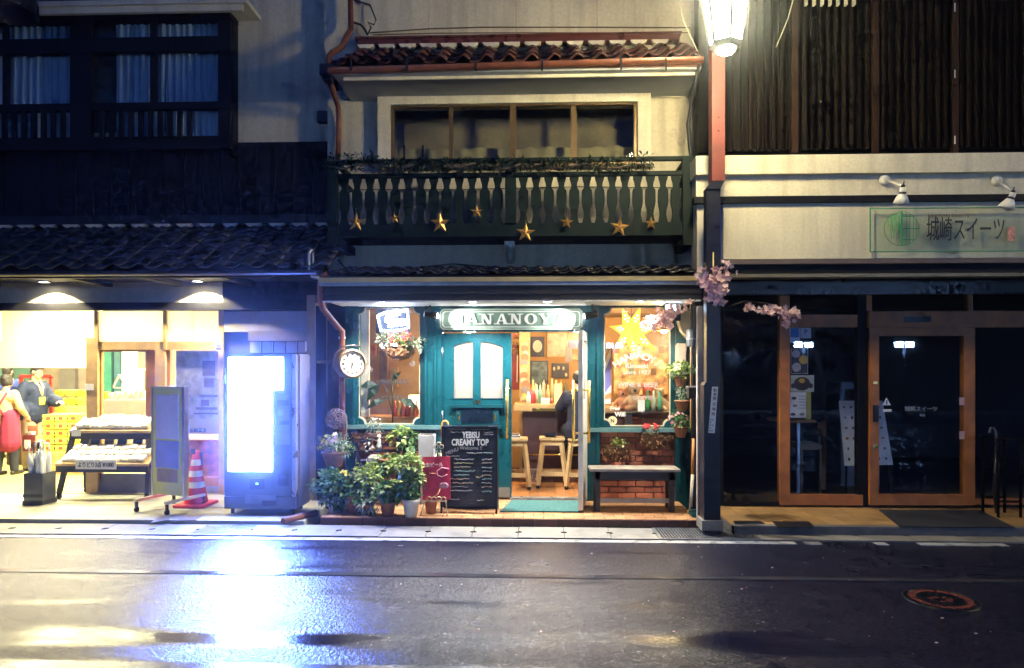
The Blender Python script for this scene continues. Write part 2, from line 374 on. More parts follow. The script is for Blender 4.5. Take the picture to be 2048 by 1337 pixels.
# gutter cover slabs, a drainage notch in every joint
hx, hy = .238, .225
prof = [(-hx,-hy),(hx,-hy),(hx,-.03),(hx-.03,-.022),(hx-.03,.022),(hx,.03),(hx,hy),(-hx,hy),(-hx,.03),(-hx+.03,.022),(-hx+.03,-.022),(-hx,-.03)]
cov = MB().hprism(prof, -.07, 0.0).mesh('gutter_cover'); cov.materials.append(CONC2)
gx0, gx1 = G(1313,1072,0).x, G(1512,1072,0).x
sx0, sx1 = G(392,1064,0).x, G(497,1064,0).x
px_ = X(640, 7.0)
for s0_, s1_ in ((-8.0, sx0), (sx1, gx0), (gx1, 8.2)):
    n = max(1, round((s1_-s0_)/.482)); w = (s1_-s0_)/n
    for k in range(n): piece('gutter_cover', cov, gut, (s0_+w*(k+.5), (YG0+YG1)/2, .012 + random.uniform(-.003,.003)), (w/.482,1,1), (0,0,random.uniform(-.005,.005)))
# grates
t = thing('drain_grate', 'wide steel mesh drain grate in the gutter beside the red and black lamp column', 'grate', ((gx0+gx1)/2, (YG0+YG1)/2, 0))
mb = MB(); mb.box(gx0,gx1,YG0+.01,YG0+.03,-.04,.014); mb.box(gx0,gx1,YG1-.03,YG1-.01,-.04,.014); mb.box(gx0,gx0+.02,YG0+.031,YG1-.031,-.04,.014); mb.box(gx1-.02,gx1,YG0+.031,YG1-.031,-.04,.014)
part('frame', mb, STEEL, t)
n = 34
for k in range(1, n):
    xx = gx0 + (gx1-gx0)*k/n; part('bar', MB().box(xx-.005, xx+.005, YG0+.031, YG1-.031, -.03, .012), STEEL, t)
for k in range(1, 7):
    yy = YG0 + (YG1-YG0)*k/7; part('cross_bar', MB().box(gx0+.02, gx1-.02, yy-.006, yy+.006, -.028, .009), STEEL, t)
t = thing('drain_grate', 'small slotted drain grate in the gutter in front of the vending machine', 'grate', ((sx0+sx1)/2, (YG0+YG1)/2, 0))
part('frame', MB().box(sx0,sx1,YG0+.01,YG0+.03,-.04,.014), STEEL, t); part('frame', MB().box(sx0,sx1,YG1-.03,YG1-.01,-.04,.014), STEEL, t)
for k in range(18):
    xx = sx0 + (sx1-sx0)*(k+.5)/18; part('bar', MB().box(xx-.008, xx+.008, YG0+.03, YG1-.03, -.03, .012), STEEL, t)
# concrete apron in front of the souvenir shop
XL = X(634, 7.6)
ap = struct('concrete_pavement', MB().box(-20, XL-.02, YG1+.004, 8.70, -.1, .05), CONC)
for (a, b_, c, d) in [((300,1047),(332,1041),(352,1030),(322,1032)), ((352,1042),(392,1041),(410,1030),(372,1030))]:
    pts = [G(p[0], p[1], .05) for p in (a, b_, c, d)]
    part('inspection_plate', MB().hprism([(p.x, p.y) for p in pts], .05, .054), mat('damp steel plate', (.16,.16,.17), .4, .3), ap)
part('pavement_joint', MB().box(-20, XL-.05, 7.905, 7.915, .04, .0515), mat('joint dirt', (.06,.055,.05), .9), ap)
# small weeds in the joint at the step
mb = MB()
for k in range(170):
    x = random.choice([random.uniform(X(650,7.2), X(760,7.2)), random.uniform(X(1120,7.2), X(1300,7.2)), random.gauss(X(1235,7.2), .05)])
    h = random.uniform(.01,.035); a = random.uniform(-.6,.6)
    mb.add([(x-.004,7.236,0.005),(x+.004,7.238,.005),(x+math.sin(a)*h,7.225,h)], [(0,1,2)])
solo('weeds', mb, LEAF1, 'thin green weeds along the joint below the brick step', 'weeds', kind='stuff')
# ---- pub step with brick pavers
XS0, XS1 = X(640, 7.24), X(1398, 7.24); ZS = .09
step = struct('step', MB().box(XS0, XS1, 7.262, 8.34, -.1, ZS-.022), MORTAR)
pav = bevel_box('paver', mat('orange brick paver', (.42,.22,.10), .55, var=.2, vs_=8, bump=.3, rand=.22), .03)
edge = bevel_box('edging_brick', mat('dark edging brick', (.10,.04,.03), .6, var=.2, bump=.3, rand=.25), .03)
row = 0; y = 7.27
while y < 8.28:
    x = XS0 + (.11 if row % 2 else 0) - .0
    while x < XS1 - .05:
        w = min(.212, XS1 - x)
        piece('paver', pav, step, (x + w/2, y + .052, ZS - .02), (w, .1, .04 + random.uniform(-.002,.002)))
        x += .218
    y += .106; row += 1
x = XS0
while x < XS1 - .02:
    w = min(.23, XS1 - x); piece('edging_brick', edge, step, (x + w/2, 7.25, .038), (w-.006, .024, .098)); x += .23
# ---- right tiled pavement
XR0 = X(1446, 7.4); ZR = .09
pavement = struct('tiled_pavement', MB().box(XR0, 16, 6.99, 8.4, -.1, ZR-.012), mat('grey tile bed', (.12,.11,.10), .9))
tile = bevel_box('floor_tile', mat('ochre paving tile', (.34,.20,.075), .5, var=.25, vs_=5, bump=.25, rand=.16, stain=((.1,.07,.04), 2.5, .5)), .012)
x = XR0
while x < 8.2:
    y = 7.08
    while y < 8.0:
        piece('floor_tile', tile, pavement, (x+.1, y+.1, ZR-.01), (.196,.196,.02)); y += .2
    x += .2
part('kerb', MB().box(XR0, 16, 6.985, 7.078, -.1, ZR+.003), mat('dark kerb stone', (.11,.105,.10), .6, var=.3, bump=.4), pavement)
base = struct('building_base', MB().box(-20, 16, 8.345, 14, -.1, .045), mat('underfloor', (.1,.1,.1), .9))
# manhole cover with a painted ring
mc = G(1882, 1200, 0)
t = thing('manhole_cover', 'round black manhole cover with orange painted floral ring in the road', 'manhole cover', (mc.x, mc.y, 0))
rr = .25
part('rim', MB().lathe([(rr,-.02),(rr,.006),(rr-.03,.006),(rr-.03,-.02)], mc, 40), BLACKM, t)
part('plate', MB().lathe([(rr-.032,-.02),(rr-.032,.004),(.001,.004)], mc, 40, smooth=False), BLACKM, t)
OR = mat('orange road paint', (.24,.045,.014), .7, var=.4, vs_=30, stain=((.03,.02,.02), 25, .8))
for k in range(22):
    a = 2*math.pi*k/22; c = Vector((math.cos(a)*.185, math.sin(a)*.185)); mb = MB(); pts = []
    for j in range(10):
        b_ = 2*math.pi*j/10; q = .034 if j % 2 == 0 else .018
        pts.append((mc.x + c.x + math.cos(b_+a)*q*.95, mc.y + c.y + math.sin(b_+a)*q*.95))
    part('painted_flower', mb.hprism(pts, .002, .0075), OR, t)
mb = MB()
for k in range(7):
    a = 2*math.pi*k/7; mb.hprism([(mc.x+.03*math.cos(a), mc.y+.02*math.sin(a)), (mc.x+.085*math.cos(a+.2), mc.y+.06*math.sin(a+.2)), (mc.x+.085*math.cos(a-.2), mc.y+.06*math.sin(a-.2))], .002, .0072)
part('painted_crest', mb, OR, t)

# dark row of buildings across the road (only ever seen mirrored in the shop glass)
OB = thing('opposite_building', 'unlit dark building across the road mirrored in the sweet shop glass', 'building', (4, -10, 0))
part('wall', MB().box(-30, 34, -10.4, -10, -.1, 6.5), mat('dark render wall', (.05,.045,.04), .9), OB); part('roof', MB().box(-30, 34, -11.5, -9.2, 6.51, 6.7), DARKW, OB)
for k in range(16): part('window', MB().box(-28+k*3.9, -26.4+k*3.9, -9.99, -9.95, .9, 2.3), mat('dark opposite pane', (.02,.02,.025), .2), OB)
struct('far_pavement', MB().box(-40, 40, -10, -9, -.1, .1), CONC)
# ================================================================== roof tiles
def pantile(name, m, w, l, amp):
    b = MB(); n = 10; th = .016; vv = []
    for (yy, dz) in ((0, .028), (l, 0)):
        for k in range(n+1):
            t_ = k/n; zz = amp*(math.sin(t_*2*math.pi - .4)) if t_ < 1 else amp*math.sin(-.4)
            zz = amp*(1.3*math.exp(-((t_-.72)/.2)**2) - .55*math.exp(-((t_-.25)/.28)**2))
            vv.append((w*(t_-.5)*1.04, yy, zz + dz))
    m2 = len(vv); vv += [(a, b_, c - th) for a, b_, c in vv]; ff = []
    for k in range(n):
        ff += [(k, k+1, n+2+k, n+1+k), (m2+n+1+k, m2+n+2+k, m2+k+1, m2+k), (m2+k, m2+k+1, k+1, k), (n+1+k, n+2+k, m2+n+2+k, m2+n+1+k)]
    ff += [(0, n+1, m2+n+1, m2), (n, m2+n, m2+2*n+1, 2*n+1)]
    b.add(vv, ff, True); me = b.mesh(name); me.materials.append(m); return me
def lay_tiles(me, parent, x0, x1, pitch, y0, z0, y1, z1, rows):
    L_ = math.hypot(y1-y0, z1-z0); a = math.atan2(z1-z0, y1-y0)
    n = int((x1-x0)/pitch)
    for r in range(rows):
        for c in range(n+1):
            s_ = r/rows
            piece('roof_tile', me, parent, (x0 + pitch*(c+.5) + random.uniform(-.004,.004), y0+(y1-y0)*s_, z0+(z1-z0)*s_), rot=(a + random.uniform(-.012,.012), random.uniform(-.012,.012), 0))
def spot(parent_name, loc, target, power, col, ang, blend=.3, size=.03):
    d = bpy.data.lights.new(parent_name, 'SPOT'); d.energy = power; d.color = col; d.spot_size = ang; d.spot_blend = blend; d.shadow_soft_size = size
    o = bpy.data.objects.new(parent_name, d); COL.objects.link(o); o.location = loc
    o.rotation_euler = (Vector(target) - Vector(loc)).to_track_quat('-Z', 'Y').to_euler(); return o
def area(nm, loc, sx, sy, power, col, rot=(0,0,0)):
    d = bpy.data.lights.new(nm, 'AREA'); d.shape = 'RECTANGLE'; d.size = sx; d.size_y = sy; d.energy = power; d.color = col
    o = bpy.data.objects.new(nm, d); COL.objects.link(o); o.location = loc; o.rotation_euler = rot; return o

# ================================================================== LEFT BUILDING (souvenir shop)
YL = 8.75; YU = 8.55
xl = -13.0; xr = X(647, 7.5)
SH = thing('souvenir_shop_building', 'dark timber building with a tiled canopy and a brightly lit open souvenir shop', 'building', (-5.5, 9.5, 0))
# upper storey
xw1 = X(458, YU-.22)
part('wall', MB().box(xl, X(730, YU), YU, YU+.2, 3.4, 7.2), CREAM, SH, 'cream plaster upper wall')
part('cladding', MB().fb(-500, 290, 664, 470, YU-.03, .03), DARKW, SH, 'black timber cladding')
mb = MB()
for k in range(26):
    xx = X(-60, YU) + k*.235; mb.box(xx-.012, xx+.012, YU-.045, YU-.031, Z(470,YU), Z(291,YU))
part('cladding_batten', mb, DARKW, SH)
YW = YU - .24
def ubox(nm, x0, y0, x1, y1, m=DARKW, Y=YW, d=.07, par=None): return part(nm, MB().fb(x0, y0, x1, y1, Y, d), m, par or SH)
wnd = ubox('upper_window', -300, 25, 460, 40, d=.24)            # head; other members hang on it
for a in [(-300,78,460,106), (-300,208,460,222), (-300,276,460,300)]: ubox('rail', *a, par=wnd, Y=YW+.004)
for a in [(140,40,182,276), (436,40,460,276), (5,40,14,208), (300,40,312,208), (-160,40,-140,276)]: ubox('stile', *a, par=wnd, Y=YW+.01, d=.05)
part('side_reveal', MB().box(X(460,YW)-.05, X(460,YW)-.005, YW+.08, YU, Z(300,YW), Z(25,YW)), DARKW, wnd)
for k in range(34):
    xx = -270 + k*19.5
    if 135 < xx < 184 or xx > 436: continue
    ubox('baluster', xx, 222, xx+9, 276, par=wnd, Y=YW-.03, d=.03)
UG = glass('upper window glass', (.95,.96,.96), .04, .55)
for a in [(-140,40,140,208), (182,40,436,208)]: ubox('pane', *a, m=UG, par=wnd, Y=YW+.075, d=.006)
def curtain(nm, px0, px1, py0, py1, Y, m, label, folds, group=None):
    a, b_, c, d = RC(px0, py0, px1, py1, Y); mb = MB(); n = folds*6; vv = []
    for j, (zz, am) in enumerate([(d, .5), ((c+d)/2, .9), (c, 1.1)]):
        for k in range(n+1):
            t_ = k/n; vv.append((a+(b_-a)*t_ + .01*math.sin(k*1.7+j), Y + .03*am*math.sin(t_*folds*2*math.pi + .5*math.sin(k*.37)) , zz))
    mb.add(vv, [(j*(n+1)+k, j*(n+1)+k+1, (j+1)*(n+1)+k+1, (j+1)*(n+1)+k) for j in range(2) for k in range(n)], True)
    return solo(nm, mb, m, label, 'curtain', group)
CURT = mat('pale blue curtain', (.30,.42,.52), .9, var=.1)
curtain('curtain', -140, 20, 42, 276, YW+.19, CURT, 'pale curtain at the far end of the upper window', 9)
curtain('curtain', 20, 142, 42, 276, YW+.17, CURT, 'pale pleated curtain behind the upper window left of the thick post', 8)
curtain('curtain', 232, 330, 42, 276, YW+.16, CURT, 'pale blue curtain behind the middle stile of the upper window', 7)
curtain('curtain', 330, 436, 42, 276, YW+.18, CURT, 'pale blue curtain next to the cream wall in the upper window', 8)
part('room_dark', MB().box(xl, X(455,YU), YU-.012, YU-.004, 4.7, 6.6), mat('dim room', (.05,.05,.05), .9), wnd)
ev = part('eave', MB().fb(-500, 5, 492, 14, YU-.45, .45), OFFW, SH, 'cream eave board')
part('eave_fascia', MB().fb(-500, 14, 484, 30, YU-.41, .05), OFFW, ev)
# light wall box and dark standpipe in the gap between the buildings
part('junction_box', MB().fb(634, 222, 660, 243, YU-.09, .085), mat('dark grey plastic', (.05,.055,.06), .5), SH)
part('standpipe', MB().tube([P(669,300,8.40), P(672,-120,8.40)], .05, 10), mat('black gap trim', (.008,.009,.012), .4), SH)
# tiled canopy
YE, ZE = 7.42, 2.80; YT, ZT = YU-.06, Z(458, YU-.06, 300)
can = part('roof', MB().prism([(0,0),(1,0),(1,1)], 0, 0.001) if False else MB().add([(xl,YE+.02,ZE-.03),(xr,YE+.02,ZE-.03),(xr,YT,ZT-.04),(xl,YT,ZT-.04),(xl,YE+.02,ZE-.06),(xr,YE+.02,ZE-.06),(xr,YT,ZT-.07),(xl,YT,ZT-.07)], [(0,1,2,3),(7,6,5,4),(0,4,5,1),(1,5,6,2),(2,6,7,3),(3,7,4,0)]), DARKW, SH)
TD = pantile('roof_tile', ROOFD, .293, .33, .03)
lay_tiles(TD, can, X(-150,YT), xr-.14, .293, YE, ZE, YT-.02, ZT-.01, 7)
part('ridge_course', MB().box(X(-400,YT), xr-.02, YT-.06, YT+.07, ZT+.045, ZT+.11), ROOFD, can)
part('ridge_course', MB().box(X(-400,YT), xr-.02, YT-.045, YT+.07, ZT+.112, ZT+.16), ROOFD, can)
for k in range(22):
    xx = X(-120,YT) + .293*k
    if xx > xr-.1: break
    pts = [(xx + .1*math.cos(a), ZT+.046 + .045*math.sin(a)) for a in [math.pi + math.pi*j/8 for j in range(9)]]
    part('plaster_joint', MB().prism(pts, YT-.075, YT-.02), PLAST, can)
mb = MB(); pts = [(YE-.06+.05*math.cos(a), ZE-.045+.05*math.sin(a)) for a in [math.pi+math.pi*j/8 for j in range(9)]]
mb.add([(x_, p[0], p[1]) for x_ in (X(-400,7.4), xr-.03) for p in pts], [(j, j+1, j+10, j+9) for j in range(8)], True)
part('eave_gutter', mb, mat('dark gutter metal', (.03,.03,.034), .35, .4), can)
part('soffit', MB().box(xl, xr, YE+.26, YL+.1, 2.81, 2.83), DARKW, SH); part('eave_board', MB().box(xl, xr, YE+.2, YE+.255, 2.72, 2.80), DARKW, SH)
for px in (-90, 152, 302, 456): part('rafter', MB().box(X(px,8)-.05, X(px,8)+.05, YE+.26, YL-.11, 2.74, 2.809), DARKW, SH)
part('upper_band', MB().box(xl, X(640,YL), YL, YL+.1, Z(612,YL), 2.81), mat('pale band plaster', (.5,.46,.36), .8), SH)
part('closing_panel', MB().box(X(446,YL), X(650,YL), YL-.012, YL-.002, Z(622,YL), 2.809), DARKW, SH)
part('head_beam', MB().fb(-500, 606, 632, 621, YL-.1, .1), DARKW, SH)
# downlights in the canopy soffit
for px, lab in ((88, 'round canopy downlight nearer the open end of the souvenir shop'), (395, 'round canopy downlight nearer the vending machine')):
    c = P(px, 562, 8.54); t = thing('downlight', lab, 'light', (c.x, c.y, 2.77), group='canopy downlights')
    part('housing', MB().lathe([(.075,2.809),(.078,2.790),(.066,2.788),(.066,2.80)], (c.x,c.y,0), 24), BLACKM, t)
    part('lens', MB().lathe([(.065,2.795),(.001,2.795)], (c.x,c.y,0), 24), glow('warm lens', (1,.93,.75), 14), t)
    spot('downlight_lamp', (c.x, c.y, 2.78), (c.x, c.y, 0), 190, (1,.86,.50), R(126), .18, .03)
# transom panels and shop front timber
TP = glass('backlit transom board', (1,1,1), .3, .3, haze=1.0)
for a in [(-500,623,-15,684), (-10,623,0,684), (196,623,326,684), (332,623,384,684), (386,623,440,684)]:
    part('transom_panel', MB().fb(*a, YL, .03), TP, SH)
def post(x0, y0, x1, y1, m=WOODL, Y=YL-.03, d=.1, nm='post'): return part(nm, MB().fb(x0, y0, x1, y1, Y, d), m, SH)
post(172, 676, 195, 991); post(188, 621, 195, 676); post(310, 700, 330, 986, Y=YL-.025); post(326, 621, 332, 700); post(437, 621, 447, 1000, Y=YL-.02)
post(195, 684, 440, 700, Y=YL-.015, nm='rail', d=.08); post(330, 955, 437, 972, WOODO, YL-.04, .12, 'sill')
post(330, 972, 437, 1000, CONC, YL, .1, 'plinth')
fr = post(199, 690, 312, 704, WOODO, YL+.02, .06, 'display_door')
part('stile', MB().fb(291, 704, 310, 960, YL+.02, .05), WOODO, fr); part('stile', MB().fb(196, 704, 203, 960, YL+.02, .05), WOODO, fr)
part('pane', MB().fb(203, 704, 291, 948, YL+.04, .006), GLASSC, fr); part('kick_panel', MB().fb(196, 948, 310, 990, YL+.02, .05), mat('grey kick panel', (.16,.16,.17), .6), fr)
fr = post(332, 700, 340, 955, WOODO, YL+.02, .05, 'show_window')
part('pane', MB().fb(340, 700, 437, 955, YL+.03, .006), GLASSC, fr)
# grey wall behind the vending machine
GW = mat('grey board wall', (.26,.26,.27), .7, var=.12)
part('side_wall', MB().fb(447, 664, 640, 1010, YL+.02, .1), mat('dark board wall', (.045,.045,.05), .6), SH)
part('grey_panel', MB().fb(448, 623, 624, 664, YL-.03, .05), GW, SH)
part('grey_band', MB().fb(496, 662, 624, 682, YL-.05, .03), mat('dull metal trim', (.2,.19,.15), .5), SH)
for k in range(5): part('louvre', MB().fb(500+k*24, 684, 521+k*24, 706, YL-.0, .02), GW, SH)
part('corner_post', MB().fb(625, 612, 652, 1020, YL-.3, .3), DARKW, SH)
part('gap_infill', MB().box(X(612,8.8), X(690,8.8), 8.80, 8.91, 2.3, 3.55), DARKW, SH)
part('sensor_light', MB().fb(610, 683, 622, 703, YL-.08, .08), WHITE, SH)
# interior shell
FL = mat('shop floor', (.42,.36,.14), .45, var=.1)
IW = mat('white shop wall', (.8,.76,.64), .7, var=.03)
part('interior_floor', MB().box(-12, X(445,YL), 8.702, 13.6, .0, .055), FL, SH)
part('interior_wall', MB().box(-12, X(445,YL)+.3, 13.6, 13.7, 0, 3.0), mat('brown shop panelling', (.16,.13,.10), .7), SH)
part('interior_wall', MB().box(X(447,YL)+.0, X(447,YL)+.06, YL+.12, 13.6, 0, 3.0), IW, SH)
part('interior_wall', MB().box(-12.1, -12, YL, 13.6, 0, 3.0), IW, SH)
part('interior_ceiling', MB().box(-12, X(445,YL)+.3, YL+.1, 13.6, 2.9, 2.98), IW, SH)
part('bulkhead', MB().fb(-600, 560, 172, 736, 10.6, .25), mat('bulkhead paint', (.46,.43,.34), .7, var=.03), SH, 'white bulkhead above the shop floor')
for a, col in [((-60,737,20,900), (.10,.22,.20)), ((28,737,60,900), (.05,.12,.11)), ((120,737,150,900), (.10,.09,.08)), ((206,700,222,800), (.04,.16,.12)), ((228,700,240,800), (.04,.10,.12)), ((278,700,292,800), (.14,.13,.11))]:
    part('rear_window', MB().fb(*a, 13.5, .08), mat('rear glass %s' % (col,), col, .2), SH)
for (x_, y_) in ((-7.2,9.6),(-5.4,9.7),(-7.2,11.9),(-5.4,12.0),(-9.3,11.5)):
    part('ceiling_light', MB().box(x_-.55,x_+.55,y_-.12,y_+.12,2.85,2.895), glow('tube light', (1,.96,.8), 4), SH)
    area('ceiling_lamp', (x_, y_, 2.84), 1.1, .25, 165, (1,.90,.50))
c = P(224, 688, 10.2); part('hanging_light', MB().lathe([(.001,.1),(.05,.08),(.1,0),(.001,-.01)], (c.x,c.y,c.z), 16), glow('pendant', (1,.97,.85), 30), SH)
part('pendant_cord', MB().cyl((c.x,c.y,c.z+.09),(c.x,c.y,2.9), .006, n=6), BLACKM, SH)
# ================================================================== PUB BUILDING
YF = 8.30
PB = thing('pub_building', 'narrow cream building with teal pub front, green balcony and red tiled eave', 'building', (.3, 8.6, 0))
XA, XB = X(655, YF), X(1402, YF)
hw_ = RC(782, 208, 1274, 328, YF); zw_ = Z(178,YF)
part('wall', MB().ring([(XA,2.45),(XB,2.45),(XB,zw_),(XA,zw_)], [(hw_[0],hw_[2]),(hw_[1],hw_[2]),(hw_[1],hw_[3]),(hw_[0],hw_[3])], YF, YF+.2), CREAM, PB, 'cream first floor wall')
# upper window: cream box surround projecting from the wall
YS = YF - .14
a = RC(755, 187, 1302, 330, YS); b_ = RC(780, 206, 1276, 330, YS)
wn_ = part('upper_window', MB().ring([(a[0],a[2]),(a[1],a[2]),(a[1],a[3]),(a[0],a[3])], [(b_[0],b_[2]),(b_[1],b_[2]),(b_[1],b_[3]),(b_[0],b_[3])], YS, YF-.002), OFFW, PB, 'cream window surround')
BRZ = mat('bronze window sash', (.16,.10,.04), .4, .5)
for q in [(780,206,1276,212), (780,206,787,322), (1268,206,1276,322), (1020,212,1032,322), (780,322,1276,330)]: part('frame', MB().fb(*q, YS+.05, .05), BRZ, wn_)
for q in [(898,212,906,322), (1142,212,1153,322)]: part('sash', MB().fb(*q, YS+.07, .04), BRZ, wn_)
for q in [(787,212,898,322), (906,212,1020,322), (1032,212,1142,322), (1153,212,1268,322)]: part('pane', MB().fb(*q, YS+.085, .005), UG, wn_)
part('room_wall', MB().box(hw_[0]-.5, hw_[1]+.5, 8.95, 9.0, 3.6, 5.2), mat('dim upper room', (.20,.165,.085), .9, var=.35, vs_=2), wn_)
mb = MB(); vv = []; n = 96
for j in range(3):
    for k in range(n+1):
        zt0 = hw_[2] + (hw_[3]-hw_[2])*(.38 + .012*math.sin(k*.23) + .008*math.sin(k*.71+1)); vv.append((hw_[0]+.01+(hw_[1]-hw_[0]-.02)*k/n, YF+.27+.02*math.sin(k*.9)*(1-.3*j), hw_[2] + (zt0-hw_[2])*(1-j/2)))
part('lit_zone_sheet', mb.add(vv, [(j*(n+1)+k, j*(n+1)+k+1, (j+1)*(n+1)+k+1, (j+1)*(n+1)+k) for j in range(2) for k in range(n)], True), mat('olive lit zone', (.26,.22,.10), .9, var=.3, vs_=3), wn_)  # olive sheet added to give the panes a lighter, lit-looking lower zone
part('wall_vent', MB().lathe([(.055,-.03),(.06,-.02),(.05,0),(.001,0)], P(1346,266,YF-.005), 20, Matrix.Rotation(R(90),4,'X')), CREAM, PB)
part('wall_vent', MB().lathe([(.05,-.012),(.05,0),(.001,0)], P(1362,283,YF-.005), 20, Matrix.Rotation(R(90),4,'X')), CREAM, PB)
part('conduit', MB().tube([P(1300,193,YF-.02), P(1372,194,YF-.02)], .012, 6), OFFW, PB); part('conduit', MB().tube([P(682,196,YF-.02), P(752,193,YF-.02)], .012, 6), OFFW, PB)
# eave, soffit, tiles
ze = 4.98; yE = 7.50
XE0, XE1 = X(664, yE), X(1404, yE)
BLUEG = mat('grey painted soffit', (.34,.36,.36), .6, var=.08)
part('soffit', MB().box(XE0, XE1, yE+.02, YF+.1, ze-.02, ze+.02), BLUEG, PB)
part('soffit_rail', MB().box(XE0+.1, XE1-.02, yE+.10, yE+.125, ze-.055, ze-.021), OFFW, PB)
yR, zR = 8.22, Z(98, 8.22, 1024)
rf = part('roof', MB().add([(XE0,yE,ze+.04),(XE1,yE,ze+.04),(XE1,yR,zR-.05),(XE0,yR,zR-.05),(XE0,yE,ze+.02),(XE1,yE,ze+.02),(XE1,yR+.05,zR-.09),(XE0,yR+.05,zR-.09)], [(0,1,2,3),(7,6,5,4),(0,4,5,1),(1,5,6,2),(2,6,7,3),(3,7,4,0)]), mat('roof batten', (.08,.03,.02), .7), PB)
TR = pantile('roof_tile', ROOFR, .252, .31, .042)
lay_tiles(TR, rf, XE0+.02, XE1-.10, .252, yE-.02, ze+.075, yR-.02, zR-.02, 3)
part('ridge', MB().box(XE0+.1, XE1-.1, yR-.05, YF+.0, zR+.055, zR+.12), ROOFR, rf); part('ridge_cap', MB().box(XE0+.08, XE1-.08, yR-.07, YF+.0, zR+.122, zR+.145), ROOFR, rf)
for k in range(16):
    xx = XE0 + .02 + .252*(k+.75)
    if xx > XE1-.12: break
    part('plaster_joint', MB().prism([(xx+.1*math.cos(u), zR+.056+.055*math.sin(u)) for u in [math.pi+math.pi*j/8 for j in range(9)]], yR-.06, yR+.01), PLAST, rf)
mb = MB(); pts = [(yE-.06+.05*math.cos(u), ze+.03+.05*math.sin(u)) for u in [math.pi+math.pi*j/8 for j in range(9)]]
mb.add([(x_, p[0], p[1]+dz) for x_, dz in ((XE0-.02,-.03),(XE1,.03)) for p in pts], [(j, j+1, j+10, j+9) for j in range(8)], True)
mb.box(XE0-.02, XE1, yE-.002, yE+.012, ze+.0, ze+.03)
part('eave_gutter', mb, COPPER, rf)
for px in (700, 812, 950, 1082, 1240, 1330): part('gutter_bracket', MB().fb(px, 116, px+4, 142, yE-.115, .006), BLACKM, rf)
# upper cream wall with panel joints
zt = zR+.146
xs = [XA-.05, X(858,YF+.05), X(1032,YF+.05), X(1194,YF+.05), XB+.1]
for k in range(4): part('wall_panel', MB().box(xs[k]+.003, xs[k+1]-.003, YF+.03, YF+.2, zt-.2, 7.2), CREAM, PB)
part('wall_backing', MB().box(XA-.02, XB+.1, YF+.05, YF+.25, zt-.2, 7.2), mat('panel joint', (.2,.17,.12), .9), PB)
# ---- balcony
yB = 7.66
bal = part('balcony', MB().fb(660, 447, 1388, 473, yB, .07), GREEND, PB, 'dark green timber balcony')
x0b, x1b = X(660,yB), X(1388,yB)
part('deck', MB().box(x0b, x1b, yB+.07, YF, Z(473,yB)+.02, Z(473,yB)+.07), DARKW, bal)
for q in [(655,322,673,490), (1366,312,1389,490), (1010,322,1032,447)]: part('post', MB().fb(*q, yB-.03, .09), GREEND, bal)
part('rail', MB().fb(673, 316, 1366, 323, yB-.01, .07), GREEND, bal); part('rail', MB().fb(673, 345, 1366, 353, yB, .06), GREEND, bal)
for xx in (x0b+.02, x1b-.09):
    part('side_rail', MB().box(xx, xx+.07, yB+.06, YF, Z(353,yB), Z(345,yB)), GREEND, bal); part('side_rail', MB().box(xx, xx+.07, yB+.06, YF, Z(323,yB), Z(316,yB)), GREEND, bal)
    part('bracket', MB().box(xx, xx+.1, yB+.02, YF, Z(492,yB), Z(474,yB)), DARKW, bal)
zt_, zb_ = Z(353,yB), Z(447,yB); hh = zt_-zb_
prof = [(0,.052),(.06,.05),(.14,.036),(.22,.030),(.27,.040),(.30,.054),(.34,.056),(.55,.058),(.64,.052),(.72,.040),(.82,.034),(.91,.042),(1,.055)]
bp_ = [(-w, -t_*hh) for t_, w in prof] + [(w, -t_*hh) for t_, w in prof[::-1]]
bm_ = MB().prism(bp_, -.014, .014).mesh('baluster'); bm_.materials.append(GREEND)
for lo, hi, n in ((676, 1008, 13), (1034, 1364, 13)):
    for k in range(n):
        piece('baluster', bm_, bal, (X(lo+(hi-lo)*(k+.5)/n, yB+.03), yB+.03, zt_))
# ---- pent roof and shop canopy
yC = 7.52; zc0 = Z(600, yC); zc1 = Z(565, yC); xc0, xc1 = X(645, yC), X(1402, yC)
pr = part('canopy', MB().box(xc0, xc1, yC, yC+.05, zc0-.004, zc1), mat('black canopy board', (.018,.017,.016), .45, var=.2), PB)
part('moulding', MB().box(xc0, xc1, yC-.025, yC-.001, Z(588,yC), Z(581,yC)), MATS['black canopy board'], pr)
part('flashing', MB().box(xc0-.02, xc1+.02, yC-.08, yC+.06, zc1+.001, Z(556,yC)), mat('yellowed flashing', (.52,.40,.18), .4, .3, var=.15), pr)
part('canopy_gutter', MB().box(xc0-.02, xc1+.02, yC-.06, yC-.002, Z(572,yC), zc1), STEEL, pr)
part('soffit', MB().box(xc0, xc1, yC+.051, YF+.02, zc0, zc0+.02), mat('white soffit', (.75,.75,.7), .5), PB)
part('soffit_edge', MB().box(xc0, xc1, yC-.006, yC+.05, zc0-.02, zc0-.005), MATS['white soffit'], PB)
yT, zT = YF-.03, Z(537, YF-.03); y0_, z0_ = yC-.05, Z(555,yC)+.01
pent = part('pent_roof', MB().add([(xc0,y0_,z0_),(xc1,y0_,z0_),(xc1,yT,zT),(xc0,yT,zT),(xc0,y0_,z0_-.02),(xc1,y0_,z0_-.02),(xc1,yT,zT-.04),(xc0,yT,zT-.04)], [(0,1,2,3),(7,6,5,4),(0,4,5,1),(1,5,6,2),(2,6,7,3),(3,7,4,0)]), DARKW, PB)
TS = pantile('roof_tile', ROOFD, .172, .28, .016)
lay_tiles(TS, pent, xc0+.05, xc1-.15, .172, y0_+.01, z0_+.02, yT-.02, zT+.01, 3)
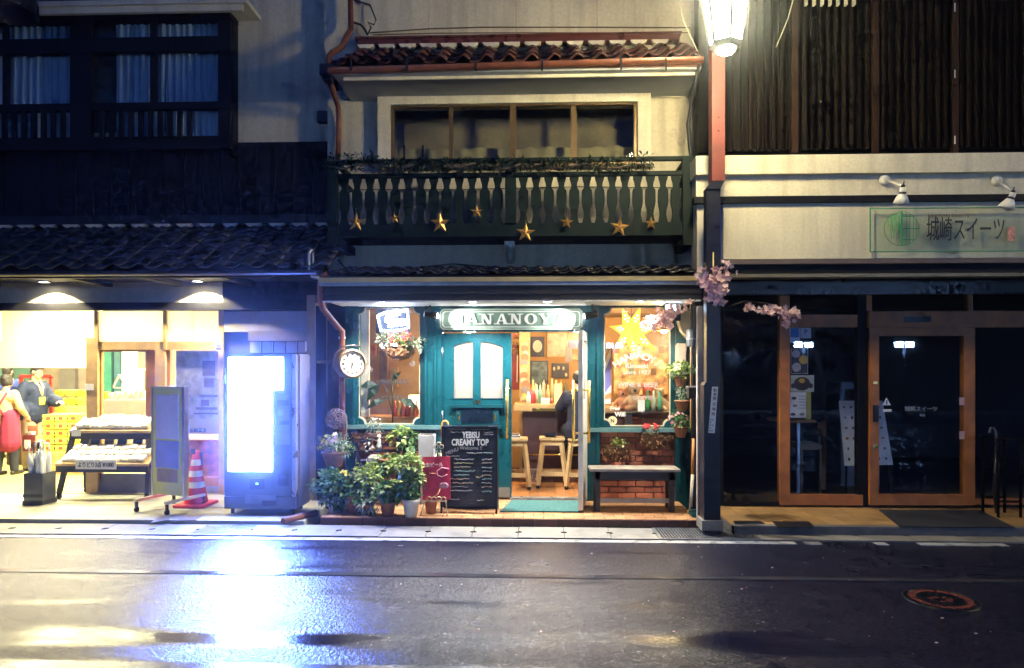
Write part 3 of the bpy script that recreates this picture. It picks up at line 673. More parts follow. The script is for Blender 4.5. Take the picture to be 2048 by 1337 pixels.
# canopy downlights
for k, (px, lab) in enumerate([(763,'pub canopy downlight above the neon sign window'), (945,'pub canopy downlight above the closed teal door'), (1095,'pub canopy downlight above the open doorway'), (1281,'pub canopy downlight above the paper star window')]):
    c = P(px, 602, 7.66); t = thing('downlight', lab, 'light', (c.x, c.y, zc0), group='pub canopy downlights')
    part('ring', MB().lathe([(.07,zc0-.001),(.072,zc0-.012),(.055,zc0-.014),(.05,zc0-.004)], (c.x,c.y,0), 20), WHITE, t)
    part('lens', MB().lathe([(.05,zc0-.006),(.03,zc0-.016),(.001,zc0-.018)], (c.x,c.y,0), 20), glow('cool lens', (.92,.97,1), 16), t)
    spot('downlight_lamp', (c.x, c.y, zc0-.03), (c.x, c.y+.08, 0), 145 if k in (1,2) else 130, (.95,.97,1) if k in (1,2) else (1,.9,.75), R(140), .5, .05)
# ---- ground floor timber front
def tb(nm, x0, y0, x1, y1, Y=YF, d=.1, m=TEAL, par=None): return part(nm, MB().fb(x0, y0, x1, y1, Y, d), m, par or PB)
ZB = ZS
def notch(x0, x1, z0, z1, r, n=6):
    pts = []
    for cx, cz, a0 in ((x0,z0,90),(x1,z0,180),(x1,z1,270),(x0,z1,0)):
        for k in range(n+1):
            a_ = R(a0 - 90*k/n); pts.append((cx + r*math.cos(a_), cz + r*math.sin(a_)))
    return pts
def shop_window(x0, y0, x1, y1, fx0, fy0, fx1, fy1, nm, lab):
    b2 = RC(x0, y0, x1, y1, YF); o2 = RC(fx0, fy0, fx1, fy1, YF); n = 6
    inner = notch(b2[0], b2[1], b2[2], b2[3], .075, n); outer = []
    for cx, cz in ((o2[0],o2[2]),(o2[1],o2[2]),(o2[1],o2[3]),(o2[0],o2[3])): outer += [(cx,cz)]
    # outer outline needs one point per inner point: spread along the outer edges near each corner
    outer = []
    for ci, (cx, cz) in enumerate(((o2[0],o2[2]),(o2[1],o2[2]),(o2[1],o2[3]),(o2[0],o2[3]))):
        for k in range(n+1):
            p_ = inner[ci*(n+1)+k]
            if k < n/2: q_ = (cx, p_[1]) if ci in (0,2) else (p_[0], cz)
            elif k == n/2: q_ = (cx, cz)
            else: q_ = (p_[0], cz) if ci in (0,2) else (cx, p_[1])
            outer.append(q_)
    w_ = part(nm, MB().ring(outer, inner, YF, YF+.06), TEALD, PB, lab)
    n2 = notch(b2[0]+.012, b2[1]-.012, b2[2]+.012, b2[3]-.012, .08, n)
    part('gilt_line', MB().ring(inner, n2, YF+.012, YF+.02), mat('cream lining paint', (.62,.56,.40), .5), w_)
    part('pane', MB().box(b2[0]-.02, b2[1]+.02, YF+.03, YF+.036, b2[2]-.02, b2[3]+.02), GLASSC, w_)
    return w_
W1 = shop_window(717, 615, 840, 849, 690, 606, 849, 862, 'shop_window', 'notched teal window frame with the neon sign')
W2 = shop_window(1208, 615, 1341, 853, 1200, 606, 1352, 862, 'shop_window', 'notched teal window frame with the paper star')
for q in [(690,606,716,1012), (849,606,882,1004), (1172,606,1200,1010), (1352,606,1380,1012)]: tb('pilaster', *q, Y=YF-.05, d=.15)
for px in (853, 872, 1176, 1194, 1357, 1373, 695, 709): part('reeding', MB().box(X(px,YF)-.012, X(px,YF)+.012, YF-.068, YF-.049, ZB+.15, 2.3), TEAL, PB)
tb('lintel', 882, 606, 1172, 664, Y=YF-.02, d=.12); tb('lintel_bead', 882, 658, 1172, 664, Y=YF-.045, d=.03)
for q in [(694,851,884,859), (1172,857,1384,865)]: tb('sill', *q, Y=YF-.085, d=.075, m=mat('pale teal sill', (.10,.20,.20), .35))
tb('left_return', 655, 606, 690, 1015, Y=YF-.02, d=.1, m=DARKW)
# brick panels, brick by brick
bk = bevel_box('brick', BRICK, .05)
def brickwall(px0, py0, px1, py1, Y, bw=.215, bh=.074, par=PB, nm='brick_panel', me=bk):
    x0, x1, z0, z1 = RC(px0, py0, px1, py1, Y)
    g = part(nm, MB().box(x0, x1, Y+.03, Y+.09, z0, z1), MORTAR, par); z = z0 + .002; r = 0
    while z < z1 - .03:
        h = min(bh-.012, z1-z); x = x0 + .004 - (bw/2 if r % 2 else 0)
        while x < x1 - .02:
            a0 = max(x, x0+.004); a1 = min(x+bw-.012, x1-.004)
            if a1 - a0 > .02: piece('brick', me, g, ((a0+a1)/2, Y+.035+random.uniform(-.006,.006), z+h/2), (a1-a0, .07, h), (random.uniform(-.01,.01),0,random.uniform(-.01,.01)))
            x += bw
        z += bh; r += 1
    return g
brickwall(700, 862, 882, 1010, YF-.0); brickwall(1200, 862, 1352, 1022, YF+.0)
for q in [(1172,862,1200,1022), (1350,862,1382,1022)]: tb('frame_post', *q, Y=YF-.052, d=.1, m=TEALD)
# ---- closed door leaf
x0, x1, z0, z1 = RC(885, 667, 1023, 997, YF-.01); z0 = ZB+.03; yd = YF-.01
DR = part('door', MB().box(x0, x0+.14, yd, yd+.05, z0, z1), TEAL, PB, 'teal door leaf with two frosted lights')
# stiles / rails around the glazed openings
gx = [RC(902,0,946,0,yd)[:2], RC(961,0,1006,0,yd)[:2]]; gz0 = Z(797,yd); gzs = Z(694,yd); gza = Z(684,yd)
part('stile', MB().box(gx[1][1], x1, yd, yd+.05, z0, z1), TEAL, DR); part('stile', MB().box(gx[0][1], gx[1][0], yd, yd+.05, gz0, z1), TEAL, DR)
part('stile', MB().box(x0+.1401, gx[0][0], yd, yd+.05, z0, z1), TEAL, DR) if gx[0][0] > x0+.145 else None
part('rail', MB().box(gx[0][0], gx[1][1], yd+.0005, yd+.05, z0, gz0), TEAL, DR)
FROST = glass('frosted glass', (.9,.9,.88), .3, .6, haze=.9, trans=(.30,.27,.22))
for i_, (a0, a1) in enumerate(gx):
    n = 8; arc = []
    for k in range(n+1):
        t_ = k/n; u = t_ if i_ == 0 else 1-t_
        arc.append((a0+(a1-a0)*t_, gzs + (gza-gzs)*math.sin(u*math.pi/2)))
    part('rail', MB().prism(arc + [(a1, z1), (a0, z1)], yd+.0004, yd+.05), TEAL, DR)
    part('frosted_pane', MB().prism([(a0,gz0),(a1,gz0)] + arc[::-1], yd+.02, yd+.026), FROST, DR)
    part('bead', MB().box(a0, a1, yd-.006, yd+.004, gz0-.012, gz0), WHITE if False else TEALD, DR)
part('kick_plate', MB().box(x0+.02, x1-.02, yd-.004, yd-.0005, z0, z0+.12), mat('weathered kick plate', (.16,.15,.12), .5), DR)
part('letter_slot', bev(MB().fb(911, 817, 998, 851, yd-.03, .03), .006), TEALD, DR)
part('letter_flap', MB().fb(922, 821, 986, 846, yd-.036, .006), mat('black letter flap', (.004,.01,.02), .3), DR)
for px in (917, 990): part('flap_ornament', MB().ball(P(px, 835, yd-.034), (.012,.008,.05), 8, 6), BRASS, DR)
part('drip_ledge', MB().fb(902, 810, 1006, 816, yd-.05, .05), TEALD, DR); part('drip_ledge', MB().fb(906, 852, 1002, 858, yd-.05, .05), TEALD, DR)
text('528', BRASS, DR, P(954, 804, yd-.004), h=.045, name='door_number', depth=.004, bold=.01)
part('pull_handle', MB().tube([P(1014,759,yd-.07), P(1014,878,yd-.07)], .018, 10).cyl(P(1014,775,yd-.07), P(1014,775,yd), .012).cyl(P(1014,862,yd-.07), P(1014,862,yd), .012), BRASS, DR)
for py in (705, 832, 960): part('hinge', MB().cyl(P(884.5,py-10,yd-.012), P(884.5,py+12,yd-.012), .012, n=8), STEEL, DR)
tb('door_jamb', 878, 664, 885, 1000, Y=YF-.03, d=.08); tb('door_jamb', 1170, 664, 1175, 1000, Y=YF-.03, d=.1)
# ---- open door leaf, swung out towards the street
hA = Vector((X(1171,YF), YF, 0)); fA = Vector((X(1161,7.56), 7.56, 0)); dv = (fA-hA); Ld = dv.length; ang = math.atan2(dv.y, dv.x)
Md = Matrix.Translation((hA.x, hA.y, 0)) @ Matrix.Rotation(ang, 4, 'Z')
zt2 = z1 - .0
OD = part('open_door', MB().box(0, .11, -.025, .025, z0, zt2, Md).box(Ld-.11, Ld, -.025, .025, z0, zt2, Md).box(.11, Ld-.11, -.024, .024, z0, gz0, Md).box(.11, Ld-.11, -.024, .024, gza, zt2, Md), mat('pale painted door edge', (.62,.62,.56), .4), PB, 'pale inner face of the open door leaf')
part('frosted_pane', MB().box(.11, Ld-.11, -.003, .003, gz0, gza, Md), FROST, OD)
for s_ in (-1, 1):
    mb = MB(); p0 = Md @ Vector((Ld-.09, s_*.085, Z(762,7.6))); p1 = Md @ Vector((Ld-.09, s_*.085, Z(886,7.6)))
    mb.tube([p0, p1], .018, 10)
    for f_ in (.15, .85):
        q_ = p0.lerp(p1, f_); mb.cyl(q_, Md @ Vector((Ld-.09, s_*.02, q_.z)), .012)
    part('pull_handle', mb, BRASS, OD)
# ---- interior room
xi0, xi1 = X(672,YF)-.3, X(1392,YF)+.1; yi1 = 11.0
OCH = mat('ochre pub wall', (.34,.18,.06), .7, var=.15, vs_=3)
part('interior_wall', MB().box(xi0, xi1, yi1, yi1+.1, 0, 2.6), OCH, PB); part('interior_wall', MB().box(xi0-.1, xi0, YF+.11, yi1, 0, 2.6), mat('cream pub wall', (.40,.28,.15), .7), PB); part('interior_wall', MB().box(xi1, xi1+.1, YF+.11, yi1, 0, 2.6), OCH, PB)
part('interior_ceiling', MB().box(xi0, xi1, YF+.11, yi1, 2.5, 2.58), mat('brown ceiling', (.2,.12,.06), .7), PB)
fl_ = part('interior_floor', MB().box(xi0, xi1, YF+.06, yi1, .046, .085), mat('floor gap', (.05,.02,.01), .8), PB)
pl = bevel_box('floorboard', mat('warm floorboard', (.40,.17,.055), .35, var=.2, vs_=6, rand=.25), .01)
k = 0; x_ = X(1010, YF)
while x_ < X(1180, YF)+.3:
    piece('floorboard', pl, fl_, (x_, (YF+.1+9.55)/2, .088), (.112, 9.55-YF-.1, .02)); x_ += .115
part('threshold', MB().fb(1020, 997, 1172, 1001, YF-.05, .12), mat('steel threshold', (.5,.5,.5), .3, .8), PB)
for (x_, y_, p_) in ((.6, 9.35, 78), (-.9, 9.2, 52), (1.75, 9.4, 46)):
    part('pendant_lamp', MB().lathe([(.02,2.34),(.09,2.27),(.13,2.2)], (x_,y_,0), 16), BRASS, PB); part('pendant_bulb', MB().ball((x_,y_,2.21), .05), glow('warm bulb', (1,.75,.4), 16), PB)
    part('pendant_cord', MB().cyl((x_,y_,2.33),(x_,y_,2.5),.006,n=6), BLACKM, PB)
    d_ = bpy.data.lights.new('pendant_light', 'POINT'); d_.energy = p_; d_.color = (1,.72,.38); d_.shadow_soft_size = .08; o_ = bpy.data.objects.new('pendant_light', d_); COL.objects.link(o_); o_.location = (x_, y_, 2.1)

# ================================================================== RIGHT BUILDING (sweet shop)
RB = thing('sweet_shop_building', 'building with dark lattice upper storey and unlit orange framed shop front', 'building', (5.5, 8.2, 0))
yLt = 7.62; xR0 = X(1450, yLt); xR1 = 12.0
part('lattice_backing', MB().box(X(1385,8.0), xR1, yLt+.08, yLt+.3, Z(306,yLt), 7.2), mat('brown lattice backing', (.008,.006,.006), .8, var=.4, vs_=4, spec=.1), RB)
sl = MB().box(-.016, .016, -.02, .02, 0, Z(-120,yLt)-Z(306,yLt)).mesh('lattice_slat'); sl.materials.append(mat('weathered brown slat', (.011,.007,.005), .8, var=.4, vs_=5, rand=.5, spec=.05))
lat = part('lattice', MB().box(xR0, xR1, yLt+.021, yLt+.05, Z(306,yLt), Z(303,yLt)), DARKW, RB)
k = 0; px = 1453
while px < 2300:
    piece('lattice_slat', sl, lat, (X(px,yLt), yLt, Z(306,yLt))); px += 15.6
for px in (1590, 1752, 1912): part('lattice_post', MB().fb(px-6, -120, px+6, 306, yLt-.03, .06), mat('brown lattice post', (.03,.014,.009), .7, var=.3, spec=.1), lat)
for py in (15, 148, 280): part('post_mark', MB().fb(1909, py-8, 1911, py+8, yLt-.034, .003), WHITE, lat)
for px in range(1612, 1720, 16): part('rafter_tip', MB().fb(px, -8, px+4, 9, yLt-.08, .05), OFFW, lat)
yq = 7.40
part('fascia', MB().fb(1392, 306, 2500, 344, yq-.06, .3), OFFW, RB, 'cream fascia beam'); part('fascia_shadow_board', MB().fb(1392, 345, 2500, 389, yq+.02, .2), OFFW, RB)
part('drip_strip', MB().fb(1388, 389, 2500, 402, yq-.02, .1), DARKW, RB)
part('sign_wall', MB().fb(1447, 402, 2500, 516, yq+.03, .1), OFFW, RB, 'cream wall panel behind the sign')
part('sign_wall_frame', MB().fb(1440, 517, 2500, 526, yq-.02, .2), mat('plum brown trim', (.12,.085,.07), .5), RB)
part('shutter_box', MB().fb(1440, 527, 2500, 545, yq+.03, .2), DARKW, RB); part('metal_edge', MB().fb(1440, 546, 2500, 553, yq-.03, .2), mat('dull bronze edge', (.22,.17,.09), .4, .5), RB)
part('pier', MB().fb(1394, 390, 1412, 560, yq+.05, .25), OFFW, RB)
yD = 7.95
part('soffit', MB().box(X(1400,yq), xR1, yq+.1, yD+.5, Z(553,yq)+.0, Z(553,yq)+.04), DARKW, RB)
part('transom_band', MB().fb(1440, 556, 2500, 588, yD-.16, .1), mat('black transom film', (.006,.007,.012), .3), RB)
sf = part('shop_front', MB().fb(1560, 589, 1580, 1011, yD, .09), WOODR, RB, 'orange brown timber shop front')
def rbx(nm, x0, y0, x1, y1, Y=yD, d=.08, m=WOODR, par=None): return part(nm, MB().fb(x0, y0, x1, y1, Y, d), m, par or sf)
rbx('header', 1580, 630, 1715, 655, yD+.01); rbx('bottom_rail', 1580, 990, 1726, 1011, yD+.01); rbx('mullion', 1715, 589, 1738, 1011, yD+.02, m=DARKW)
rbx('header', 1738, 622, 2400, 655, yD-.03); rbx('short_post', 1733, 588, 1744, 622, yD+.01); rbx('short_post', 1935, 588, 1946, 622, yD+.01)
rbx('nameplate', 1808, 633, 1862, 645, yD-.036, .005, BLACKM)
rbx('transom_pane', 1580, 590, 1715, 630, yD+.04, .006, GLASSB); rbx('transom_pane', 1745, 590, 1935, 622, yD+.04, .006, GLASSB); rbx('transom_pane', 1946, 590, 2400, 622, yD+.04, .006, GLASSB)
rbx('pane', 1447, 590, 1560, 1011, yD+.03, .006, GLASSB); rbx('pane', 1580, 655, 1715, 990, yD+.04, .006, GLASSB); rbx('pane', 1951, 655, 2400, 1000, yD+.04, .006, GLASSB)
rbx('bottom_rail', 1950, 1000, 2400, 1011, yD+.02); rbx('bottom_rail', 1447, 1004, 1560, 1011, yD+.02, m=DARKW)
sd = rbx('door', 1740, 656, 1758, 1011, yD-.02); rbx('stile', 1928, 656, 1950, 1011, yD-.02, par=sd); rbx('rail', 1758, 656, 1928, 672, yD-.02, par=sd); rbx('rail', 1758, 990, 1928, 1011, yD-.02, par=sd)
rbx('pane', 1758, 672, 1928, 990, yD+.01, .006, GLASSB, sd); rbx('handle', 1748, 811, 1757, 844, yD-.045, .025, BLACKM, sd)
for py in (766, 893): rbx('lock', 1747, py-3, 1756, py+3, yD-.03, .01, BRASS, sd)
part('wall', MB().box(X(1392,8.0), X(1447,8.0), yD+.06, yD+.3, 0, 2.7), DARKW, RB)
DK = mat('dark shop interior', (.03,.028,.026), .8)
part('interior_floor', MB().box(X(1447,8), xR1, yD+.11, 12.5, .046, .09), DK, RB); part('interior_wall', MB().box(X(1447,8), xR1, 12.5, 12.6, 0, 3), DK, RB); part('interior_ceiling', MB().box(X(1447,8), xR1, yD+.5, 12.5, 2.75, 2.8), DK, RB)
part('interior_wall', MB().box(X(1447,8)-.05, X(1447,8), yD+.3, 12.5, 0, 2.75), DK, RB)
TX = mat('grey blue lettering', (.28,.33,.38), .5)
for px in (1556, 1885): text('城崎スイーツ', mat('faint lettering', (.055,.075,.09), .6), RB, P(px+10, 574, yD-.163), h=.055, name='transom_lettering')
text('城崎スイーツ', TX, sd, P(1842, 818, yD-.002), w=.36, name='door_lettering'); text('本店', TX, sd, P(1845, 831, yD-.002), h=.03, name='door_lettering')
for py in (803, 871): rbx('door_sticker', 1919, py-8, 1929, py+8, yD-.026, .004, mat('pink sticker', (.6,.35,.34), .6), sd)
x0_, x1_, z0_2, z1_2 = RC(1765, 796, 1782, 811, yD)
ws = part('warning_sticker', MB().prism([(x0_,z0_2),(x1_,z0_2),((x0_+x1_)/2,z1_2)], yD+.004, yD+.008), PAPER, sd); part('warning_mark', MB().fb(1772.5, 800, 1775, 809, yD+.001, .002), mat('blue ink', (.05,.1,.4), .5), ws)
rbx('arrow_sticker', 1766, 819, 1783, 824, yD+.003, .004, PAPER, sd)
# ================================================================== STREET LAMP COLUMN AND LANTERN
yl = 6.95; RED = mat('red painted timber', (.15,.022,.014), .55, var=.2, vs_=6, bump=.2); NAVYB = mat('blue black lacquer', (.010,.011,.018), .35, var=.2)
c = P(1425, 1045, yl)
t = thing('lantern_column', 'square street lamp column, black below and red above, between pub and sweet shop', 'lamp post', (c.x, yl, .0))
part('plinth', MB().fb(1404, 1042, 1446, 1062, yl-.03, .24), CONC2, t)
a_ = RC(1408, 765, 1441, 1043, yl)
part('casing', MB().box(a_[0], a_[1], yl, yl+.16, a_[2], a_[3]-.03).prism([(a_[0],a_[3]-.03),(a_[1],a_[3]-.03),(a_[1]-.02,a_[3]),(a_[0]+.02,a_[3])], yl, yl+.16), NAVYB, t)
part('lower_shaft', MB().fb(1413, 376, 1441, 766, yl+.02, .12), NAVYB, t)
b_ = RC(1424, 362, 1450, 362, yl); d_ = RC(1412, 378, 1441, 378, yl)
part('collar', MB().prism([(d_[0],d_[2]),(d_[1],d_[2]),(b_[1],b_[2]),(b_[0],b_[2])], yl+.005, yl+.135), NAVYB, t)
part('upper_shaft', MB().fb(1424, -220, 1450, 362, yl, .14), RED, t)
for py in (235, 262): part('bolt', MB().cyl(P(1437,py,yl-.006), P(1437,py,yl+.01), .008, n=8), BLACKM, t)
LZ = P(1452, 88, 5.85); lx, ly, lz = LZ.x, LZ.y, LZ.z
part('arm', MB().tube([(X(1437,yl), yl+.07, 5.85), (X(1437,yl), yl-.15, 6.0), (lx, ly+.2, 6.0), (lx, ly, 5.9), (lx, ly, lz+.8)], .022, 8), BLACKM, t)
# sticker on the casing
st_ = part('notice_strip', MB().prism([(P(1416.5,866,yl).x, P(1416.5,866,yl).z), (P(1429,867,yl).x, P(1429,867,yl).z), (P(1436,774,yl).x, P(1436,774,yl).z), (P(1424,774,yl).x, P(1424,774,yl).z)], yl-.006, yl-.001), PAPER, t, 'white printed notice strip')
for ch, py in zip('駐車禁止場所', (780.5, 789, 797, 808, 818.5, 828.5)):
    text(ch, INK, st_, P(1430.3-.068*(py-780), py, yl-.007), h=.034, name='notice_lettering', depth=.001, bold=.012)
for ch, py in zip('城崎町', (840, 851, 862)): text(ch, INK, st_, P(1426.0-.068*(py-840), py, yl-.007), h=.016, name='notice_lettering', depth=.001)
for ch, py in zip('豊岡警察署', (840, 845.5, 851, 856.5, 862)): text(ch, INK, st_, P(1421.4-.068*(py-840), py, yl-.007), h=.016, name='notice_lettering', depth=.001)
# lantern
lan = thing('street_lantern', 'glowing six sided street lantern hanging at the top of the frame', 'street lamp', (lx, ly, lz), local=True)
def hexp(r, z, rot=0.5236): return [Vector((r*math.cos(rot+math.pi/3*k), r*math.sin(rot+math.pi/3*k), z)) for k in range(6)]
LG = glow('lantern glass', (1,.86,.50), 92)
lo, hi = hexp(.131, 0), hexp(.213, .535)
for k in range(6):
    j = (k+1)%6; q = [lo[k], lo[j], hi[j], hi[k]]; nrm = (q[1]-q[0]).cross(q[2]-q[1]).normalized(); inn = [v - nrm*.006 for v in q]
    part('glass_panel', MB().add(q + inn, [(0,1,2,3),(7,6,5,4),(0,4,5,1),(1,5,6,2),(2,6,7,3),(3,7,4,0)]), LG, lan)
for k in range(6): part('rib', MB().tube([lo[k]*1.03, hi[k]*1.03], .014, 6), BLACKM, lan)
def hexring(r0, z0, r1, z1):
    a, b2 = hexp(r0, z0), hexp(r1, z1); return MB().add(a + b2, [(k,(k+1)%6,(k+1)%6+6,k+6) for k in range(6)] + [tuple(range(5,-1,-1)), tuple(range(6,12))])
part('bottom_collar', hexring(.11, -.048, .144, -.002), BLACKM, lan); part('bottom_lens', hexring(.066, -.075, .083, -.05), LG, lan)
part('top_ring', hexring(.228, .537, .228, .563), BLACKM, lan); part('cap', hexring(.266, .563, .055, .725), BLACKM, lan); part('hook', MB().tube([(0,0,.72),(0,0,.8)], .02, 8), BLACKM, lan)
# twin headed lamps across the road, seen mirrored in the sweet shop glass
TW = thing('twin_street_lamp', 'twin headed street lamp across the road mirrored in the sweet shop glass', 'street lamp', (8.5, -6.0, 0), local=True, group='lamps across the road')
part('post', MB().cyl((0,0,0), (0,0,2.5), .05, .04), BLACKM, TW)
for s_ in (-1, 1):
    part('head', bev(MB().box(s_*.16-.12, s_*.16+.12, -.10, .10, 2.5, 2.56), .01), BLACKM, TW); part('lamp_glass', bev(MB().box(s_*.16-.10, s_*.16+.10, -.08, .08, 2.34, 2.497), .01), glow('far lamp', (.26,.48,1), 210), TW)
dup(lan, (lx+8.2, ly, lz), 'next six sided street lantern along the kerb, beyond the sweet shop')
for q_, w_ in ((-4.9, 'twin headed fill lamp added across the road facing the souvenir shop'), (2.6, 'twin headed fill lamp added across the road facing the pub door')): dup(TW, (q_, -6.0, 0), w_)  # unseen pair added as cool front fill for the facades
dup(TW, (11.6, -6.0, 0), 'twin headed street lamp farther along across the road mirrored in the shop glass')
# dark hood at the top corner
c = P(12, 4, 7.4); t = thing('hooded_lamp', 'black hood of an unlit lamp at the upper corner of the picture', 'lamp', (c.x, c.y, c.z-.1))
part('hood', MB().lathe([(.001,.42),(.1,.40),(.22,.28),(.30,.08),(.31,-.12),(.295,-.12),(.28,.06),(.001,.1)], c, 24), mat('navy enamel', (.008,.010,.022), .3), t)
part('stem', MB().cyl(c+Vector((0,0,.4)), c+Vector((0,0,1.2)), .03), BLACKM, t)

# ================================================================== VENDING MACHINE
yv = 7.50; VX0, VX1 = X(447,yv), X(590,yv); vz0, vz1 = .12, Z(708,yv,520)
VM = thing('vending_machine', 'tall drinks vending machine with a dazzling white lit display', 'vending machine', ((VX0+VX1)/2, yv+.3, .05))
VB = mat('silver grey vending steel', (.11,.115,.13), .45, .1, var=.05)
part('cabinet', bev(MB().box(VX0, VX1+.03, yv+.06, yv+.42, vz0, vz1), .012), VB, VM)
dr = part('door', bev(MB().box(VX0+.005, VX1-.035, yv, yv+.058, vz0+.14, vz1-.01), .01), VB, VM)
part('door_edge', bev(MB().box(VX1-.033, VX1+.012, yv-.012, yv+.058, vz0+.14, vz1-.005), .008), mat('bright vending trim', (.5,.5,.52), .3, .7), VM)
part('base_panel', MB().box(VX0+.003, VX1-.0, yv+.012, yv+.06, vz0, vz0+.135), VB, VM)
for x_ in (VX0+.06, VX1-.06):
    for y_ in (yv+.1, yv+.36): part('foot', MB().cyl((x_,y_,.05),(x_,y_,vz0), .02), BLACKM, VM)
VD = glow('vending display', (.13,.24,1.0), 170)
a_ = RC(457, 715, 544, 943, yv-.004); b_ = RC(457, 715, 566, 780, yv-.004)
part('display', MB().prism([(a_[0],a_[2]),(a_[1],a_[2]),(a_[1],b_[2]-.02),(a_[1]+.02,b_[2]),(b_[1],b_[2]),(b_[1],a_[3]),(a_[0],a_[3])], yv-.006, yv-.001), VD, dr)
STRIP = mat('button strip', (.3,.32,.36), .4)
bt = bevel_box('button', mat('blue select button', (.05,.15,.5), .3), .1)
for py in (739, 773, 807, 833, 860, 886, 912):
    xr_ = b_[1] if py < 775 else a_[1]
    s_ = part('button_strip', MB().box(a_[0]+.004, xr_-.004, yv-.012, yv-.0065, Z(py+1.4,yv,500), Z(py-1.4,yv,500)), STRIP, dr)
    n = 10 if py < 775 else 8
    for k in range(n): piece('button', bt, s_, (a_[0]+(xr_-a_[0])*(k+.5)/n, yv-.014, Z(py,yv,500)), (.018,.006,.012))
VDK = mat('dark vending plastic', (.06,.065,.08), .35)
part('coin_panel', MB().fb(551, 790, 580, 890, yv-.01, .008), mat('grey coin panel', (.2,.21,.24), .4), dr); part('bill_slot', MB().fb(554, 800, 577, 812, yv-.016, .005), VDK, dr); part('coin_slot', MB().fb(556, 820, 566, 832, yv-.016, .005), STEEL, dr); part('price_display', MB().fb(553, 842, 578, 850, yv-.016, .005), VDK, dr); part('return_cup', MB().fb(556, 948, 576, 972, yv-.012, .01), VDK, dr)
dp = part('logo_plate', MB().fb(500, 958, 529, 979, yv-.008, .006), VDK, dr); part('lit_mark', MB().ball(P(514,968,yv-.008), (.02,.002,.014), 10, 6), glow('logo light', (.3,.9,.9), 1.2), dp)
fp = part('outlet_flap', MB().fb(490, 990, 552, 1008, yv-.008, .006), mat('vending flap', (.16,.17,.19), .35), dr)
part('flap_label', MB().fb(524, 1002, 552, 1012, yv-.016, .004), VDK, dr)
part('side_handle', MB().fb(446, 752, 450, 768, yv-.02, .03), STEEL, VM)
t = solo('drain_pipe_length', MB().tube([G(566,1043,.075), G(632,1026,.075)], .035, 10), mat('rusty pipe', (.16,.06,.03), .7, var=.3), 'rusty length of pipe lying on the concrete beside the vending machine', 'pipe')

# ================================================================== SOUVENIR SHOP THINGS
# display table: two white tiers on a dark frame
DB = mat('blue black table frame', (.03,.035,.05), .5)
p = lambda px, py, Y: P(px, py, Y)
TBL = thing('display_table', 'two tier display table with dark frame on castors in front of the shop', 'table', (G(210,990,.05).x, 8.5, .05))
yF_, yM_, yB_ = 8.28, 8.55, 8.80
def tierz(py, Y): return Z(py, Y, 210)
xa, xb = X(110,yF_), X(296,yF_); zf = tierz(928,yF_)
part('lower_shelf', MB().add([(xa,yF_,zf),(xb,yF_,zf),(xb-.02,yM_+.1,zf+.20),(xa+.06,yM_+.1,zf+.20),(xa,yF_,zf-.03),(xb,yF_,zf-.03),(xb-.02,yM_+.1,zf+.17),(xa+.06,yM_+.1,zf+.17)], [(0,1,2,3),(7,6,5,4),(0,4,5,1),(1,5,6,2),(2,6,7,3),(3,7,4,0)]), WOODL, TBL)
zu = tierz(862,yM_); xc, xd = X(138,yM_), X(300,yM_)
part('upper_shelf', MB().add([(xc,yM_,zu),(xd,yM_,zu),(xd,yB_+.05,zu+.17),(xc+.05,yB_+.05,zu+.17),(xc,yM_,zu-.03),(xd,yM_,zu-.03),(xd,yB_+.05,zu+.14),(xc+.05,yB_+.05,zu+.14)], [(0,1,2,3),(7,6,5,4),(0,4,5,1),(1,5,6,2),(2,6,7,3),(3,7,4,0)]), WOODL, TBL)
part('front_rail', MB().box(xa, xb, yF_+.01, yF_+.04, zf-.11, zf-.032), DB, TBL); part('middle_rail', MB().box(xc, xd, yM_+.01, yM_+.04, zu-.11, zu-.032), DB, TBL)
for xx, xt in ((xa+.03, xc+.02), (xb-.03, xd-.03)):
    part('leg', MB().beam((xx-.02, yF_+.06, .12), (xt, yM_+.06, zu-.03), .05, .05), DB, TBL); part('leg', MB().beam((xt+.04, yB_, .12), (xt+.04, yB_, zu+.1), .05, .05), DB, TBL)
    part('side_rail', MB().beam((xx, yF_+.12, .45), (xt+.04, yB_, .45), .04, .04), DB, TBL)
    for y_, x_ in ((yF_+.06, xx-.02), (yB_, xt+.04)):
        part('castor', MB().cyl((x_-.015,y_,.085),(x_+.015,y_,.085), .034, n=12).box(x_-.02,x_+.02,y_-.02,y_+.02,.11,.135), BLACKM, TBL)
part('back_rail', MB().box(xc+.05, xd, yB_-.02, yB_+.02, .40, .46), DB, TBL)
pc = part('price_placard', MB().box(X(153,yF_), X(234,yF_), yF_-.02, yF_-.012, Z(943,yF_), Z(924,yF_)), PAPER, TBL)
text('よりどり3点 ¥1080', INK, pc, (X(194,yF_), yF_-.022, Z(933.5,yF_)), w=.45, h=.068, name='price_lettering', bold=.012)
part('price_card', MB().fb(143, 860, 161, 873, yM_-.01, .004), PAPER, TBL)
PK = [mat('pale packet %d' % k, c_, .35, var=.1) for k, c_ in enumerate([(.82,.80,.74),(.78,.78,.8),(.74,.72,.60),(.82,.82,.82)])]
PKD = [mat('dark packet %d' % k, c_, .35) for k, c_ in enumerate([(.10,.11,.12),(.06,.08,.12),(.2,.17,.12)])]
